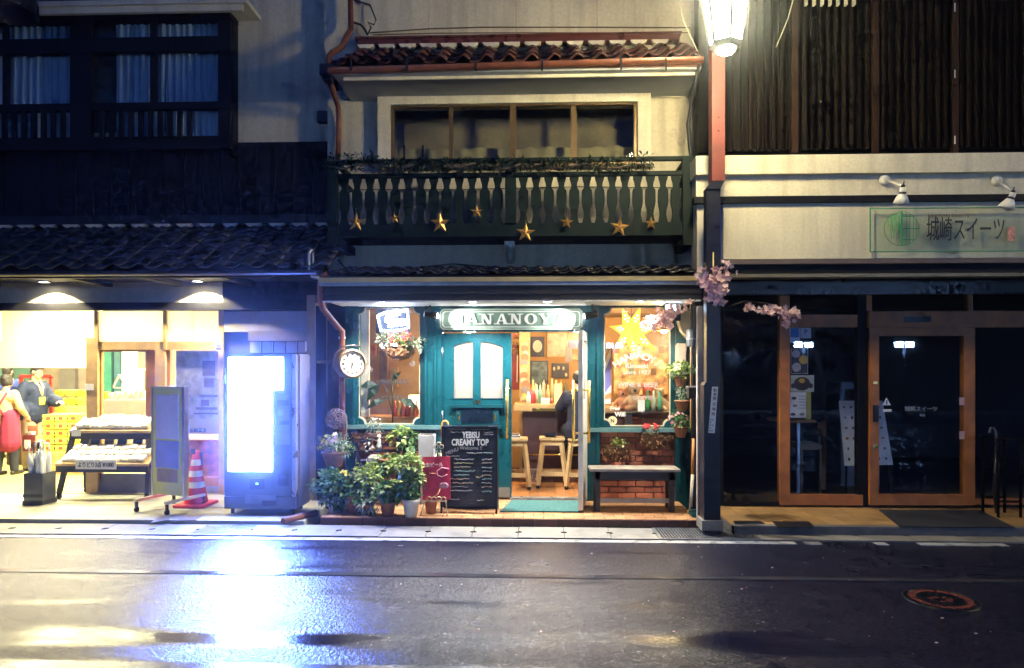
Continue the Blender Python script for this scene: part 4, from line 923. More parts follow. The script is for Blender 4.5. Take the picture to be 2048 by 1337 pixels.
def tray(xs0, xs1, y0, z0, y1, z1, nx, ny, lab, h=.035):
    ang = math.atan2(z1-z0, y1-y0)
    for i_ in range(nx):
        for j_ in range(ny):
            u, v = (i_+.5)/nx, (j_+.5)/ny; w = (xs1-xs0)/nx*.88; d = math.hypot(y1-y0, z1-z0)/ny*.85
            M_ = Matrix.Translation((xs0+(xs1-xs0)*u, y0+(y1-y0)*v, z0+(z1-z0)*v + .002)) @ Matrix.Rotation(ang, 4, 'X') @ Matrix.Rotation(random.uniform(-.15,.15), 4, 'Z')
            o = solo('souvenir_packet', bev(MB().box(-w/2, w/2, -d/2, d/2, 0, h*random.uniform(.8,1.4), M_), .006), random.choice(PK), lab, 'packet', lab.replace('pale wrapped souvenir packet lying on', 'packets on'))
tray(xa+.05, xb-.06, yF_+.03, zf+.015, yM_+.06, zf+.18, 10, 3, 'pale wrapped souvenir packet lying on the lower tier of the display table')
tray(xc+.06, xd-.04, yM_+.03, zu+.015, yB_+.02, zu+.15, 9, 2, 'pale wrapped souvenir packet lying on the upper tier of the display table', .05)
for k, px in enumerate((168, 190, 217, 243, 274)):
    z_ = zf+.20; x_ = X(px, yM_+.08)
    solo('souvenir_bag', bev(MB().box(-.06, .06, -.012, .012, 0, .13, Matrix.Translation((x_, yM_+.09, z_)) @ Matrix.Rotation(R(-18), 4, 'X')), .005), PKD[k % 3], 'dark souvenir bag standing at the back of the lower tier, %s from the open end' % ['first','second','third','fourth','fifth'][k], 'bag', 'dark bags on the lower tier')
# umbrella stand with white umbrellas
c = G(78, 1012, .05); c.y = 8.08; c.x = X(80, 8.08)
US = thing('umbrella_stand', 'square grey umbrella stand at the edge of the souvenir shop', 'umbrella stand', (c.x, c.y, .05))
SM = mat('smoked grey steel', (.11,.12,.14), .35, .5)
w = .115; h0 = .05; h1 = Z(950, 8.08)
pan = MB(); 
for (a0,a1,b0,b1) in ((-w,w,-w,-w+.008),(-w,w,w-.008,w),(-w,-w+.008,-w+.008,w-.008),(w-.008,w,-w+.008,w-.008)): part('side_panel', MB().box(c.x+a0,c.x+a1,c.y+b0,c.y+b1,h0+.03,h1), SM, US)
part('base', MB().box(c.x-w-.01,c.x+w+.01,c.y-w-.01,c.y+w+.01,h0,h0+.05), DB, US); part('band', MB().box(c.x-w-.006,c.x+w+.006,c.y-w-.006,c.y-w-.001,h0+.09,h0+.13), DB, US)
UMW = mat('white vinyl umbrella', (.72,.74,.74), .35, var=.08); UHK = mat('white plastic handle', (.8,.8,.78), .4); UHD = mat('dark plastic handle', (.03,.035,.05), .4)
k = 0
for i_ in range(3):
    for j_ in range(3):
        ux, uy = c.x + (i_-1)*.065 + random.uniform(-.015,.015), c.y + (j_-1)*.065; lean = random.uniform(-.05,.05); top = Z(895,8.08) + random.uniform(-.03,.03); dark = (k % 3 == 1)
        lab = 'umbrella with %s hook handle, %s row, %s place, in the grey stand' % ('a dark' if dark else 'a white', ['front','middle','back'][j_], ['outer','centre','inner'][i_])
        u = thing('umbrella', lab, 'umbrella', (ux, uy, .1), group='umbrellas in the grey stand')
        part('canopy', MB().tube([(ux,uy,.12),(ux,uy,.3),(ux+lean*.5,uy,.55),(ux+lean,uy,top-.12),(ux+lean,uy,top-.08)], [.008,.02,.034,.024,.01], 10), UMW, u)
        a0 = random.uniform(0, 6.28); hk = [(ux+lean, uy, top-.09)] + [(ux+lean + (.026-.026*math.cos(b_))*math.cos(a0), uy + (.026-.026*math.cos(b_))*math.sin(a0), top + .026*math.sin(b_)) for b_ in [math.pi*q/8 for q in range(9)]] + [(ux+lean+.052*math.cos(a0), uy+.052*math.sin(a0), top-.03)]
        part('handle', MB().tube(hk, .009, 8), UHD if dark else UHK, u); k += 1
# plain yellow signboard on castors (the character on it is left out)
a0 = P(306, 1003, 7.86); b0 = P(371, 1003, 7.70)
SB = thing('sign_panel_stand', 'tall plain yellow green sign panel on a wheeled metal stand', 'sign', ((a0.x+b0.x)/2, 7.78, .05), rot=(0,0,math.atan2(b0.y-a0.y, b0.x-a0.x)), local=True)
wS = (b0-a0).length/2
part('panel', MB().box(-wS+.02, wS-.03, -.02, .04, .17, 1.42), mat('yellow green sign face', (.85,.82,.2), .5, var=.05), SB); part('lilac_block', MB().box(-wS+.07, wS-.08, -.024, -.0205, .82, 1.33), mat('lilac print', (.78,.72,.80), .5, var=.05), SB); part('blue_block', MB().box(-wS+.07, wS-.08, -.024, -.0205, .48, .80), mat('soft blue print', (.35,.38,.8), .5, var=.1), SB); part('tan_block', MB().box(-wS+.09, wS-.10, -.024, -.0205, .32, .47), mat('tan print', (.42,.30,.16), .5), SB); part('edge_frame', MB().box(wS-.029, wS, -.025, .045, .165, 1.425).box(-wS, -wS+.019, -.025, .045, .165, 1.425), ALU, SB); part('top_trim', MB().box(-wS+.02, wS-.03, -.024, .044, 1.421, 1.43), ALU, SB)
for s_ in (-1, 1):
    x_ = s_*(wS-.02); part('foot_bar', MB().box(x_-.02, x_+.02, -.26, .30, .12, .15), ALU, SB); part('upright', MB().box(x_-.012, x_+.012, -.012, .03, .151, .20), ALU, SB)
    for y_ in (-.24, .28): part('castor', MB().cyl((x_-.012,y_,.03),(x_+.012,y_,.03), .03, n=12).box(x_-.014,x_+.014,y_-.012,y_+.012,.055,.12), BLACKM, SB)
# traffic cone
c = Vector((X(392,8.02), 8.02, .05)); TC = thing('traffic_cone', 'red traffic cone with white bands behind the yellow sign panel', 'traffic cone', c)
CR = mat('cone red', (.62,.035,.06), .5); CW = mat('cone reflective white', (.75,.75,.75), .4)
part('base', bev(MB().box(c.x-.19,c.x+.19,c.y-.19,c.y+.19,.05,.085), .01), CR, TC)
rz = lambda z: .135 - (z-.085)/.62*.105
zs = [.085,.27,.34,.40,.47,.53,.60,.705]
for k in range(7): part('band' if k in (1,3,5) else 'cone_section', MB().lathe([(rz(zs[k]),zs[k]),(rz(zs[k+1]),zs[k+1])] + ([(.001,.705)] if k == 6 else []), (c.x,c.y,0), 24), CW if k in (1,3,5) else CR, TC)
part('label', MB().fb(381, 898, 390, 909, c.y-.075, .01), DB, TC)
# posters in the show window
yw = YL + .045
PH = mat('pale photo print', (.62,.62,.66), .4, var=.35, vs_=11, fine=.3)
t = thing('window_poster', 'tall pale photo poster inside the show window beside the vending machine', 'poster', P(400,880,yw)); part('sheet', MB().fb(352, 702, 437, 868, yw, .004), PH, t)
for q in [(405,722,430,752),(408,757,428,775),(398,790,435,795),(392,815,434,820),(388,826,436,829),(402,800,418,812)]: part('print_mark', MB().fb(*q, yw-.003, .002), mat('violet print', (.24,.22,.34), .5, var=.3, vs_=30), t)
tt = part('title_strip', MB().fb(352, 838, 436, 868, yw-.004, .003), PAPER, t); text('城崎温泉', INK, tt, P(396,861,yw-.006), w=.22, name='title_lettering', bold=.01)
t = thing('window_poster', 'orange red photo poster low in the show window', 'poster', P(400,950,yw)); part('sheet', MB().fb(362, 880, 437, 953, yw, .004), mat('orange red print', (.62,.17,.06), .4, var=.5, vs_=9), t); part('print_mark', MB().fb(386, 905, 405, 953, yw-.003, .002), mat('dark print', (.08,.06,.12), .5), t)
t = thing('window_sign', 'small black lined notice at the top corner of the show window', 'notice', P(434,690,yw)); part('sheet', MB().fb(430, 686, 443, 702, YL-.06, .004), PAPER, t); part('print_mark', MB().fb(431, 690, 442, 692, YL-.063, .002), INK, t); part('print_mark', MB().fb(431, 696, 442, 698, YL-.063, .002), INK, t)
part('post_notice', MB().fb(170, 768, 187, 781, YL-.04, .004), PAPER, SH)
# interior goods
def crate(nm, x0, y0, x1, y1, Y, d, m, lab, cat, grp=None): return solo(nm, bev(MB().fb(x0, y0, x1, y1, Y, d), .01), m, lab, cat, grp)
YB_ = [mat('yellow gift box %d' % k, c_, .45, var=.1) for k, c_ in enumerate([(.66,.62,.06),(.58,.60,.10),(.70,.58,.10)])]
lowt = crate('low_table', 80, 905, 172, 960, 10.2, .8, WOODL, 'low pale timber table carrying the yellow gift boxes', 'table')
for r_ in range(5):
    for c_ in range(3):
        px = 84+c_*25; t = thing('gift_box', 'flat yellow gift box, %s of the %s stack on the low table' % (['lowest','second up','in the middle','fourth up','topmost'][r_], ['outer','middle','inner'][c_]), 'gift box', P(px+12, 904-r_*15, 10.3), group='stacked yellow gift boxes')
        part('box', bev(MB().fb(px, 890-r_*15, px+24, 904-r_*15, 10.25, .35), .006), YB_[(r_+c_)%3], t); part('seal', MB().fb(px+8, 894-r_*15, px+16, 900-r_*15, 10.246, .003), mat('red seal', (.5,.08,.04), .5), t); part('tie', MB().fb(px-1, 895-r_*15, px+1.5, 899-r_*15, 10.243, .003), INK, t)
for r_ in range(3):
    for c_ in range(3):
        px = 108+c_*22; py = 826-r_*16
        crate('gift_box', px, py-13, px+20, py, 11.1+.1*r_, .25, YB_[(r_*2+c_)%3], 'small yellow box on the stepped rear display, %s step, %s column' % (['low','middle','top'][r_], ['near','centre','far'][c_]), 'gift box', 'boxes on the stepped rear display')
crate('rear_display', 104, 826, 180, 905, 11.0, .5, WOODL, 'stepped timber rear display under small yellow boxes', 'display stand')
RK = mat('red lacquer rack', (.50,.05,.04), .4)
t = thing('menu_rack', 'red lacquer frame rack behind the man in the navy coat', 'rack', P(70,925,11.4)); 
for q in [(38,755,43,930),(98,755,103,930),(38,750,103,757),(38,840,103,846),(38,924,103,930)]: part('frame', MB().fb(*q, 11.4, .05), RK, t)
part('card', MB().fb(52, 762, 88, 790, 11.42, .02), PAPER, t)
t = crate('wall_shelf', 12, 872, 50, 930, 11.2, .5, mat('dark shelf', (.10,.06,.04), .6), 'dark low shelf behind the woman in the apron', 'shelf')
wt = crate('white_counter', 200, 800, 292, 940, 9.6, .5, WHITE, 'white goods counter seen through the glazed timber door', 'counter')
for k in range(8):
    px = 205+k*10.5; crate('counter_goods', px, 790-random.uniform(0,14), px+9, 800, 9.65, .1, random.choice(PK+[YB_[0]]), 'pale boxed sweet on the white counter, %s from the timber post' % ['first','second','third','fourth','fifth','sixth','seventh','eighth'][k], 'box', 'goods on the white counter')
t = thing('hanging_banner', 'tall white hanging banner behind the glazed timber door', 'banner', P(259,790,10.8)); part('cloth', MB().fb(244, 690, 275, 790, 10.8, .01), WHITE, t)
for py in (715, 728, 741, 754): part('brush_mark', MB().fb(258, py, 263, py+9, 10.79, .004), mat('grey brush', (.25,.27,.4), .6), t)
sc = thing('wall_scroll', 'narrow cream scroll hanging beside the banner', 'scroll', P(282,770,10.9)); part('cloth', MB().fb(276, 740, 288, 780, 10.9, .01), mat('cream scroll', (.6,.55,.35), .7), sc); part('rod', MB().fb(274, 738, 290, 741, 10.89, .03), WHITE, sc)
t = thing('display_house', 'small white roof shaped display frame on the counter', 'display frame', P(238,790,9.62)); part('roof_slope', MB().beam(P(226,775,9.63), P(238,750,9.63), .02, .02).beam(P(238,750,9.63), P(252,775,9.63), .02, .02), WHITE, t); part('base_rail', MB().beam(P(226,776,9.63), P(252,776,9.63), .02, .02), WHITE, t)

# ================================================================== PUB FRONT THINGS
# name board
yn = YF-.06
x0, x1, z0, z1 = RC(882, 620, 1163, 658, yn); ch = .03
octo = lambda x0,x1,z0,z1,ch: [(x0+ch,z0),(x1-ch,z0),(x1,z0+ch),(x1,z1-ch),(x1-ch,z1),(x0+ch,z1),(x0,z1-ch),(x0,z0+ch)]
NB = thing('name_board', 'long pale green pub name board with cream serif letters over the doors', 'sign', ((x0+x1)/2, yn, z0))
part('board', MB().prism(octo(x0,x1,z0,z1,ch), yn, yn+.035), mat('sage green board', (.16,.24,.17), .4, var=.08), NB)
SG = mat('cream sign paint', (.8,.78,.66), .45)
part('border', MB().ring(octo(x0+.018,x1-.018,z0+.018,z1-.018,ch*.8), octo(x0+.026,x1-.026,z0+.026,z1-.026,ch*.75), yn-.004, yn-.001), SG, NB); part('frame', MB().ring(octo(x0-.012,x1+.012,z0-.012,z1+.012,ch+.006), octo(x0,x1,z0,z1,ch), yn-.012, yn+.034), mat('sage frame', (.3,.36,.26), .4), NB)
def serif(chx, cx, zb, h, w, par, Y, m):
    mb = MB(); k = [0]; tw = w*.27; th = w*.12; L, Rr = cx-w/2, cx+w/2; sh = h*.08
    def q(pts):
        k[0] += 1; mb.prism(pts, Y-.006-.0004*k[0], Y)
    def rect(a,b2,c2,d2): q([(a,c2),(b2,c2),(b2,d2),(a,d2)])
    def ser(x, z, top=False): rect(x-w*.24, x+w*.24, z-(sh if top else 0), z+(0 if top else sh))
    if chx == 'H':
        for x in (L+w*.2, Rr-w*.2): rect(x-tw/2,x+tw/2,zb,zb+h); ser(x,zb); ser(x,zb+h,True)
        rect(L+w*.2, Rr-w*.2, zb+h*.45, zb+h*.55)
    if chx == 'N':
        rect(L+w*.14,L+w*.14+th,zb,zb+h); rect(Rr-w*.14-th,Rr-w*.14,zb,zb+h); q([(L+w*.08,zb+h),(L+w*.08+tw*1.1,zb+h),(Rr-w*.14,zb),(Rr-w*.14-tw*.9,zb)]); ser(L+w*.18,zb); ser(Rr-w*.18,zb+h,True); ser(L+w*.12,zb+h,True)
    if chx == 'A':
        q([(cx-th*.2,zb+h),(cx+tw*.6,zb+h),(Rr-w*.02,zb),(Rr-w*.02-tw,zb)]); q([(cx-th*.4,zb+h*.97),(cx+th*.5,zb+h*.97),(L+w*.12+th,zb),(L+w*.12,zb)]); rect(L+w*.27,Rr-w*.27,zb+h*.28,zb+h*.37); ser(L+w*.16,zb); ser(Rr-w*.14,zb)
    if chx == 'Y':
        q([(L,zb+h),(L+tw,zb+h),(cx+tw*.4,zb+h*.42),(cx-tw*.5,zb+h*.42)]); q([(Rr-th*1.4,zb+h),(Rr-th*.2,zb+h),(cx+tw*.4,zb+h*.42),(cx+tw*.05,zb+h*.42)]); rect(cx-tw/2,cx+tw/2,zb,zb+h*.46); ser(cx,zb); ser(L+w*.16,zb+h,True); ser(Rr-w*.14,zb+h,True)
    if chx == 'O':
        n = 24; o_ = [(cx+w*.5*math.cos(2*math.pi*j/n), zb+h/2+h*.51*math.sin(2*math.pi*j/n)) for j in range(n)]; i_ = [(cx+w*.24*math.cos(2*math.pi*j/n), zb+h/2+h*.42*math.sin(2*math.pi*j/n)) for j in range(n)]; mb.ring(o_, i_, Y-.007, Y)
    return part('letter', mb, m, par)
for k, chx in enumerate('HANANOYA'):
    serif(chx, X(914+k*29.5, yn), Z(649,yn), Z(628,yn)-Z(649,yn), .155, NB, yn-.001, SG)
part('notice_card', MB().fb(1128, 628, 1150, 650, yn-.006, .004), PAPER, NB); part('screw', MB().cyl(P(1155,640,yn-.004), P(1155,640,yn), .006, n=8), BRASS, NB)
# clamp spots on the pilasters, aimed at the name board
for px, sgn, lab in ((860, 1, 'black clamp spotlight on the pilaster by the neon sign window'), (1184, -1, 'black clamp spotlight on the pilaster by the paper star window')):
    c = P(px, 630, YF-.22); t = thing('spotlight', lab, 'spotlight', c, group='spotlights beside the name board')
    tg = P(960 if sgn > 0 else 1100, 645, YF-.06); d = (tg - c).normalized()
    part('barrel', MB().tube([c-d*.07, c+d*.03, c+d*.08], [.035,.04,.048], 16), BLACKM, t); part('bulb', MB().ball(c+d*.075, .034), glow('spot bulb', (.95,.97,1), 22), t)
    part('bracket', MB().tube([c-d*.03, c+Vector((-.0,0,.09)), P(px, 607, YF-.1)], .012, 8), BLACKM, t)
    spot('spot_lamp', c+d*.12, tg, 32, (.95,.97,1), R(75), .5, .03)
# station clock
cc = P(700, 728, 7.86)
CK = thing('wall_clock', 'round double faced station clock on a scroll bracket beside the downpipe', 'clock', (cc.x, cc.y, cc.z), rot=(0,0,R(33)), local=True)
Mx = Matrix.Rotation(R(90), 4, "X"); GR = mat('bronze clock case', (.22,.16,.10), .4, .5)
part('case', MB().lathe([(.14,-.10),(.165,-.10),(.175,-.07),(.165,-.04),(.172,0),(.165,.04),(.175,.07),(.165,.10),(.14,.10)], (0,0,0), 32, Mx), GR, CK)
for s_ in (1, -1):
    fc = part('face', MB().lathe([(.145,.09*s_),(.001,.09*s_)], (0,0,0), 32, Mx), mat('cream dial', (.72,.68,.58), .5), CK)
    rim = part('rim', MB().lathe([(.138,.085*s_),(.142,.108*s_),(.156,.108*s_),(.158,.09*s_)], (0,0,0), 32, Mx), GR, CK)
    for k in range(12):
        a_ = 2*math.pi*k/12; M_ = Matrix.Rotation(a_, 4, 'Y'); part('numeral', MB().box(-.005, .005, -.094*s_-.001, -.094*s_+.001, .096, .122, M_).box(-.013,-.009,-.094*s_-.001,-.094*s_+.001,.096,.122,M_).box(.009,.013,-.094*s_-.001,-.094*s_+.001,.096,.122,M_), INK, fc)
    part('hand', MB().box(-.004,.004,-.098*s_-.001,-.098*s_+.001,-.02,.095, Matrix.Rotation(R(195*s_),4,'Y')), INK, fc); part('hand', MB().box(-.006,.006,-.101*s_-.001,-.101*s_+.001,-.015,.06, Matrix.Rotation(R(-80*s_),4,'Y')), INK, fc); part('hub', MB().cyl((0,-.092*s_,0),(0,-.105*s_,0), .009, n=10), INK, fc)
part('bracket', MB().tube([(-.19,0,-.17),(-.21,0,0),(-.17,0,.12),(-.08,0,.2),(.05,0,.215),(.12,0,.2)], .012, 8).tube([(-.19,0,-.17),(-.17,0,-.19),(-.13,0,-.16)], .012, 8), mat('wrought iron', (.05,.04,.035), .4, .6), CK)
part('arm', MB().tube([(-.2,0,.02),(-.24,.3,.02),(-.26,.44,.02)], .016, 8), MATS['wrought iron'], CK)
# downpipes
t = thing('downpipe', 'brown downpipe stepping down from the canopy gutter to the clock', 'downpipe', P(640,760,7.7))
part('pipe', MB().tube([P(655,549,7.5), P(646,552,7.5), P(642,566,7.5), P(642,606,7.55), P(646,618,7.6), P(676,655,7.95), P(684,662,8.05), P(684,700,8.08), P(684,1000,8.1)], .036, 12), COPPER, t); part('joint_collar', MB().cyl(P(684,674,8.07), P(684,678,8.07), .042), ALU, t)
t = thing('downpipe', 'grey hooked pipe end beside the canopy gutter', 'downpipe', P(625,540,7.45)); part('pipe', MB().tube([P(624,498,7.46), P(617,508,7.46), P(618,540,7.46), P(626,553,7.48), P(640,557,7.5)], .022, 10), STEEL, t); part('pipe', MB().tube([P(625,502,7.5), P(626,536,7.5)], .016, 8), STEEL, t)
t = thing('downpipe', 'brown downpipe beside the upper window from the roof gutter to the balcony', 'downpipe', P(675,312,8.0))
part('pipe', MB().tube([P(700,-60,8.15), P(702,60,8.15), P(696,68,8.1), P(690,80,8.0), P(684,94,7.9), P(664,106,7.6), P(659,112,7.55), P(658,158,7.6), P(662,170,7.75), P(677,214,8.2), P(678,240,8.22), P(676,330,8.22)], .034, 12), COPPER, t)
part('hopper', bev(MB().fb(638, 126, 664, 150, 7.5, .16), .012), NAVYB, t); part('hopper_neck', MB().fb(645, 150, 662, 160, 7.54, .1), NAVYB, t)
# cables
def cable(nm, pts, r, lab, m=BLACKM): return solo(nm, MB().tube(pts, r, 6), m, lab, 'cable')
cable('cable', [P(706,0,8.28), P(740,10,8.25), P(752,40,8.2), P(748,50,8.2), P(735,45,8.22), P(742,55,8.2), P(735,70,8.22)], .009, 'looping black cable on the upper cream wall above the tiled eave')
cable('cable', [P(735,70,8.2), P(730,60,8.2), P(722,50,8.22), P(704,44,8.25)], .014, 'thick black cable bundle curling over the end of the ridge')
cable('cable', [P(740,66,8.3), P(770,64,8.3), P(860,58,8.3), P(960,55,8.3), P(1200,55,8.3), P(1380,56,8.3)], .008, 'thin brown upper cable stretched along the wall above the red ridge', mat('brown cable', (.12,.07,.04), .6))
cable('cable', [P(745,70,8.3), P(860,67,8.3), P(1000,66,8.3), P(1380,66,8.3)], .006, 'thin lower cable stretched along the wall above the red ridge', MATS['brown cable'])
cable('cable', [P(1398,128,7.5), P(1392,160,7.6), P(1384,200,7.7), P(1376,250,7.8), P(1380,300,7.8), P(1386,330,7.75)], .022, 'black cable bundle running down the corner beside the upper window')
cable('cable', [P(1352,-30,7.2), P(1366,40,7.3), P(1402,118,7.5)], .006, 'thin pale wire slanting down to the eave corner', OFFW)
cable('cable', [P(1592,-20,7.2), P(1575,40,7.3), P(1552,95,7.5)], .005, 'thin pale wire slanting across the lattice', OFFW)
cable('cable', [P(676,520,8.27), P(690,536,8.26), P(820,537,8.25), P(905,528,8.25), P(1000,536,8.25), P(1380,537,8.25)], .010, 'black cable sagging along the wall above the pent roof')
cable('cable', [P(690,380,8.28), P(900,380,8.27), P(1150,374,8.28), P(1350,376,8.28)], .005, 'thin black wire strung behind the balcony balusters')
# wall lamp under the balcony
c = P(1020, 480, 8.1); t = thing('wall_lamp', 'unlit white bracket lamp with clear jar under the balcony', 'lamp', (c.x, c.y, Z(530,8.1)))
part('base', MB().fb(1009, 474, 1029, 491, 8.06, .1), WHITE, t); part('stem', MB().cyl(P(1020,490,8.1), P(1020,503,8.1), .03), WHITE, t); part('jar', MB().lathe([(.05,0),(.058,-.05),(.055,-.15),(.035,-.19),(.001,-.2)], P(1021,496,8.1), 16), glass('jar glass', (.8,.85,.85), .05, 2.0, haze=.25), t); part('bulb', MB().lathe([(.02,0),(.03,-.05),(.025,-.11),(.001,-.13)], P(1021,500,8.1), 12), OFFW, t); part('arm', MB().cyl(P(1020,480,8.14), P(1020,480,8.3), .02), WHITE, t)
# gold stars on the balcony
SGD = mat('brushed gold star', (.55,.30,.08), .4, .7, var=.2, vs_=20)
def star5(r, d):
    pts = []
    for k in range(10):
        a_ = math.pi/2 + k*math.pi/5; q = r if k % 2 == 0 else r*.40; pts.append((q*math.cos(a_), 0, q*math.sin(a_)))
    v = pts + [(0,-d,0),(0,d,0)]; f = []
    for k in range(10):
        j = (k+1)%10; f += [(k,j,10),(j,k,11)]
    return v, f
where = ['hanging lowest at the post end of the balcony','second from the downpipe end','large, third from the downpipe end','hanging highest of all','hanging lowest just past the middle post','small, just right of the lowest star','large, nearest but one to the lamp column','nearest to the lamp column']
for k, (px, py, r, top) in enumerate([(712,445,19,425),(789,437,12,420),(880,447,20,425),(953,424,13,395),(1051,466,19,415),(1133,445,13,420),(1239,455,19,420),(1302,447,13,425)]):
    c = P(px, py, 7.60); s_ = 7.6/F; t = thing('hanging_star', 'gold five pointed star on the balcony, ' + where[k], 'star', c, group='gold stars on the balcony')
    v, f = star5(r*s_*1.06, .022); M_ = Matrix.Translation(c) @ Matrix.Rotation(random.uniform(-.15,.15), 4, 'Y'); part('star_body', MB().add([M_ @ Vector(q) for q in v], f), SGD, t); part('string', MB().cyl(c+Vector((0,0,r*s_)), P(px, top-8, 7.64), .0025, n=5), BRASS, t)
# ================================================================== PLANTS
def leaf(mb, p, d, up, L, W, fold=.25, droop=.3):
    d = Vector(d).normalized(); s = d.cross(Vector(up))
    if s.length < 1e-4: s = Vector((1,0,0))
    s.normalize(); n = s.cross(d).normalized(); p = Vector(p)
    m = p + d*L*.5 + n*L*.06; e = p + d*L*.95 - n*L*droop*.5 + Vector((0,0,-L*droop*.3))
    mb.add([p, p + d*L*.3 + s*W*.42 + n*W*fold*.3, m + s*W*.5 + n*W*fold*.2 - Vector((0,0,L*droop*.06)), e, m - s*W*.5 + n*W*fold*.2 - Vector((0,0,L*droop*.06)), p + d*L*.3 - s*W*.42 + n*W*fold*.3, p + d*L*.32, m], [(0,6,1),(6,7,2,1),(7,3,2),(0,5,6),(6,5,4,7),(7,4,3)])
def bush(mb, c, r, n, L, W, rng, up=.35, droop=.4):
    c = Vector(c)
    for _ in range(n):
        v = Vector((rng.gauss(0,1), rng.gauss(0,1), rng.gauss(0,1))).normalized(); q = rng.random()**.4
        p = c + Vector((v.x*r[0]*q, v.y*r[1]*q, v.z*r[2]*q)); d = v + Vector((rng.uniform(-.5,.5), rng.uniform(-.8,.2), up + rng.uniform(-.4,.4))); s_ = rng.uniform(.6,1.25)
        leaf(mb, p, d, (rng.uniform(-.3,.3), rng.uniform(-.3,.3), 1), L*s_, W*s_, droop=droop)
def flowers(mb, c, r, n, size, rng, petals=5):
    c = Vector(c)
    for _ in range(n):
        v = Vector((rng.gauss(0,1), -abs(rng.gauss(0,1)), rng.gauss(0,1)+.4)).normalized(); p = c + Vector((v.x*r[0], v.y*r[1], v.z*r[2])); f = (v + Vector((rng.uniform(-.3,.3), -.5, rng.uniform(-.2,.3)))).normalized()
        a = f.orthogonal().normalized(); b = f.cross(a); s_ = size*rng.uniform(.7,1.2); a0 = rng.uniform(0,6.28)
        for k in range(petals):
            t = a0 + 2*math.pi*k/petals; d = a*math.cos(t)+b*math.sin(t); e = a*math.cos(t+.62)+b*math.sin(t+.62); g = a*math.cos(t-.62)+b*math.sin(t-.62)
            mb.add([p, p+g*s_*.62+f*s_*.12, p+d*s_*1.0+f*s_*.22, p+e*s_*.62+f*s_*.12], [(0,1,2,3)])
FLW = {'white': leafmat('white petal', (.62,.60,.5), (.8,.76,.62)), 'pink': leafmat('pink petal', (.62,.16,.30), (.75,.40,.48)), 'red': leafmat('red petal', (.55,.03,.05), (.7,.10,.10)), 'yellow': leafmat('yellow petal', (.7,.55,.06), (.75,.66,.2)), 'violet': leafmat('violet petal', (.35,.16,.5), (.65,.45,.7)), 'brown': leafmat('dried leaf', (.20,.10,.05), (.40,.25,.14))}
def pot_plant(nm, lab, px, py, Y, ph, pr, pmat, fol, zbase=None, shape='pot'):
    """fol: list of (dx px, y px, rx, ry, rz, count, leaf length, leaf width, material, droop)"""
    rng = random.Random(hash_(lab)); zb = zbase if zbase is not None else ZS; x = X(px, Y); t = thing(nm, lab, 'potted plant', (x, Y, zb))
    if shape == 'pot': pf = [(.001,zb),(pr*.72,zb),(pr*.95,zb+ph*.82),(pr*1.06,zb+ph*.83),(pr*1.06,zb+ph),(pr*.92,zb+ph),(pr*.88,zb+ph*.9)]
    elif shape == 'bowl': pf = [(.001,zb),(pr*.5,zb),(pr*.62,zb+ph*.06),(pr*.98,zb+ph*.9),(pr*1.04,zb+ph*.92),(pr*1.04,zb+ph),(pr*.94,zb+ph),(pr*.9,zb+ph*.9)]
    part('pot', MB().lathe(pf, (x,Y,0), 20), pmat, t); part('soil', MB().lathe([(pr*.9,zb+ph*.9),(.001,zb+ph*.93)], (x,Y,0), 16), SOIL, t)
    mb = MB(); mats = {}
    for (dx, y_, rx, ry, rz_, n, L, W, m, dr_) in fol:
        c = P(px+dx, y_, Y); q = mats.setdefault(m.name, (MB(), m)); bush(q[0], c, (rx*1.15,ry*1.1,rz_*1.2), int(n*2.2), L, W, rng, droop=dr_)
        st = mats.setdefault('stem', (MB(), LEAF4)); 
        for _ in range(5): st[0].tube([(x+rng.uniform(-.02,.02), Y+rng.uniform(-.02,.02), zb+ph*.9), c+Vector((rng.uniform(-.6,.6)*rx, rng.uniform(-.6,.6)*ry, rng.uniform(-.3,.3)*rz_))], .004, 5)
    for k, (b, m) in mats.items(): part('stems' if k == 'stem' else 'foliage', b, m, t)
    return t, rng
def hash_(s): 
    h = 7
    for ch in s: h = (h*31 + ord(ch)) & 0xffffff
    return h
def bloom(t, rng, px, py, Y, r, n, size, col, petals=5):
    b = MB(); flowers(b, P(px,py,Y), r, n, size, rng, petals); part('blossoms', b, FLW[col], t)
# plant stand (tiers) in front of the brick panel
ps = thing('plant_stand', 'dark metal tiered plant stand in front of the brick panel under the neon window', 'plant stand', (X(775,8.0), 8.0, ZS))
for q in ((705,838,7.98,.42), (712,800,8.1,.62)):
    zz = ZS+q[3]; part('shelf', MB().box(X(q[0],q[2]), X(q[1],q[2]), q[2]-.09, q[2]+.1, zz-.015, zz), BLACKM, ps)
    for px in (q[0]+3, q[1]-3):
        for dy in (-.07, .08): part('leg', MB().cyl((X(px,q[2]),q[2]+dy,ZS),(X(px,q[2]),q[2]+dy,zz-.015), .01, n=6), BLACKM, ps)
t, g_ = pot_plant('potted_shrub', 'large bushy shrub at the vending machine end of the brick step', 672, 1025, 7.55, .17, .10, WHITEP, [(60,952,.13,.10,.10,70,.08,.04,LEAF2,.4),(-8,975,.20,.14,.16,190,.085,.045,LEAF1,.4),(28,985,.20,.14,.15,190,.085,.045,LEAF1,.4),(52,968,.14,.12,.10,90,.08,.04,LEAF3,.4)]); bloom(t, g_, 690, 970, 7.5, (.24,.1,.16), 26, .018, 'yellow')
t, g_ = pot_plant('potted_plant', 'leafy plant in a terracotta pot beside the large shrub', 708, 1030, 7.48, .20, .095, TERRA, [(8,990,.12,.1,.08,90,.075,.035,LEAF1,.5),(22,1003,.08,.07,.06,34,.08,.03,LEAF3,.5)])
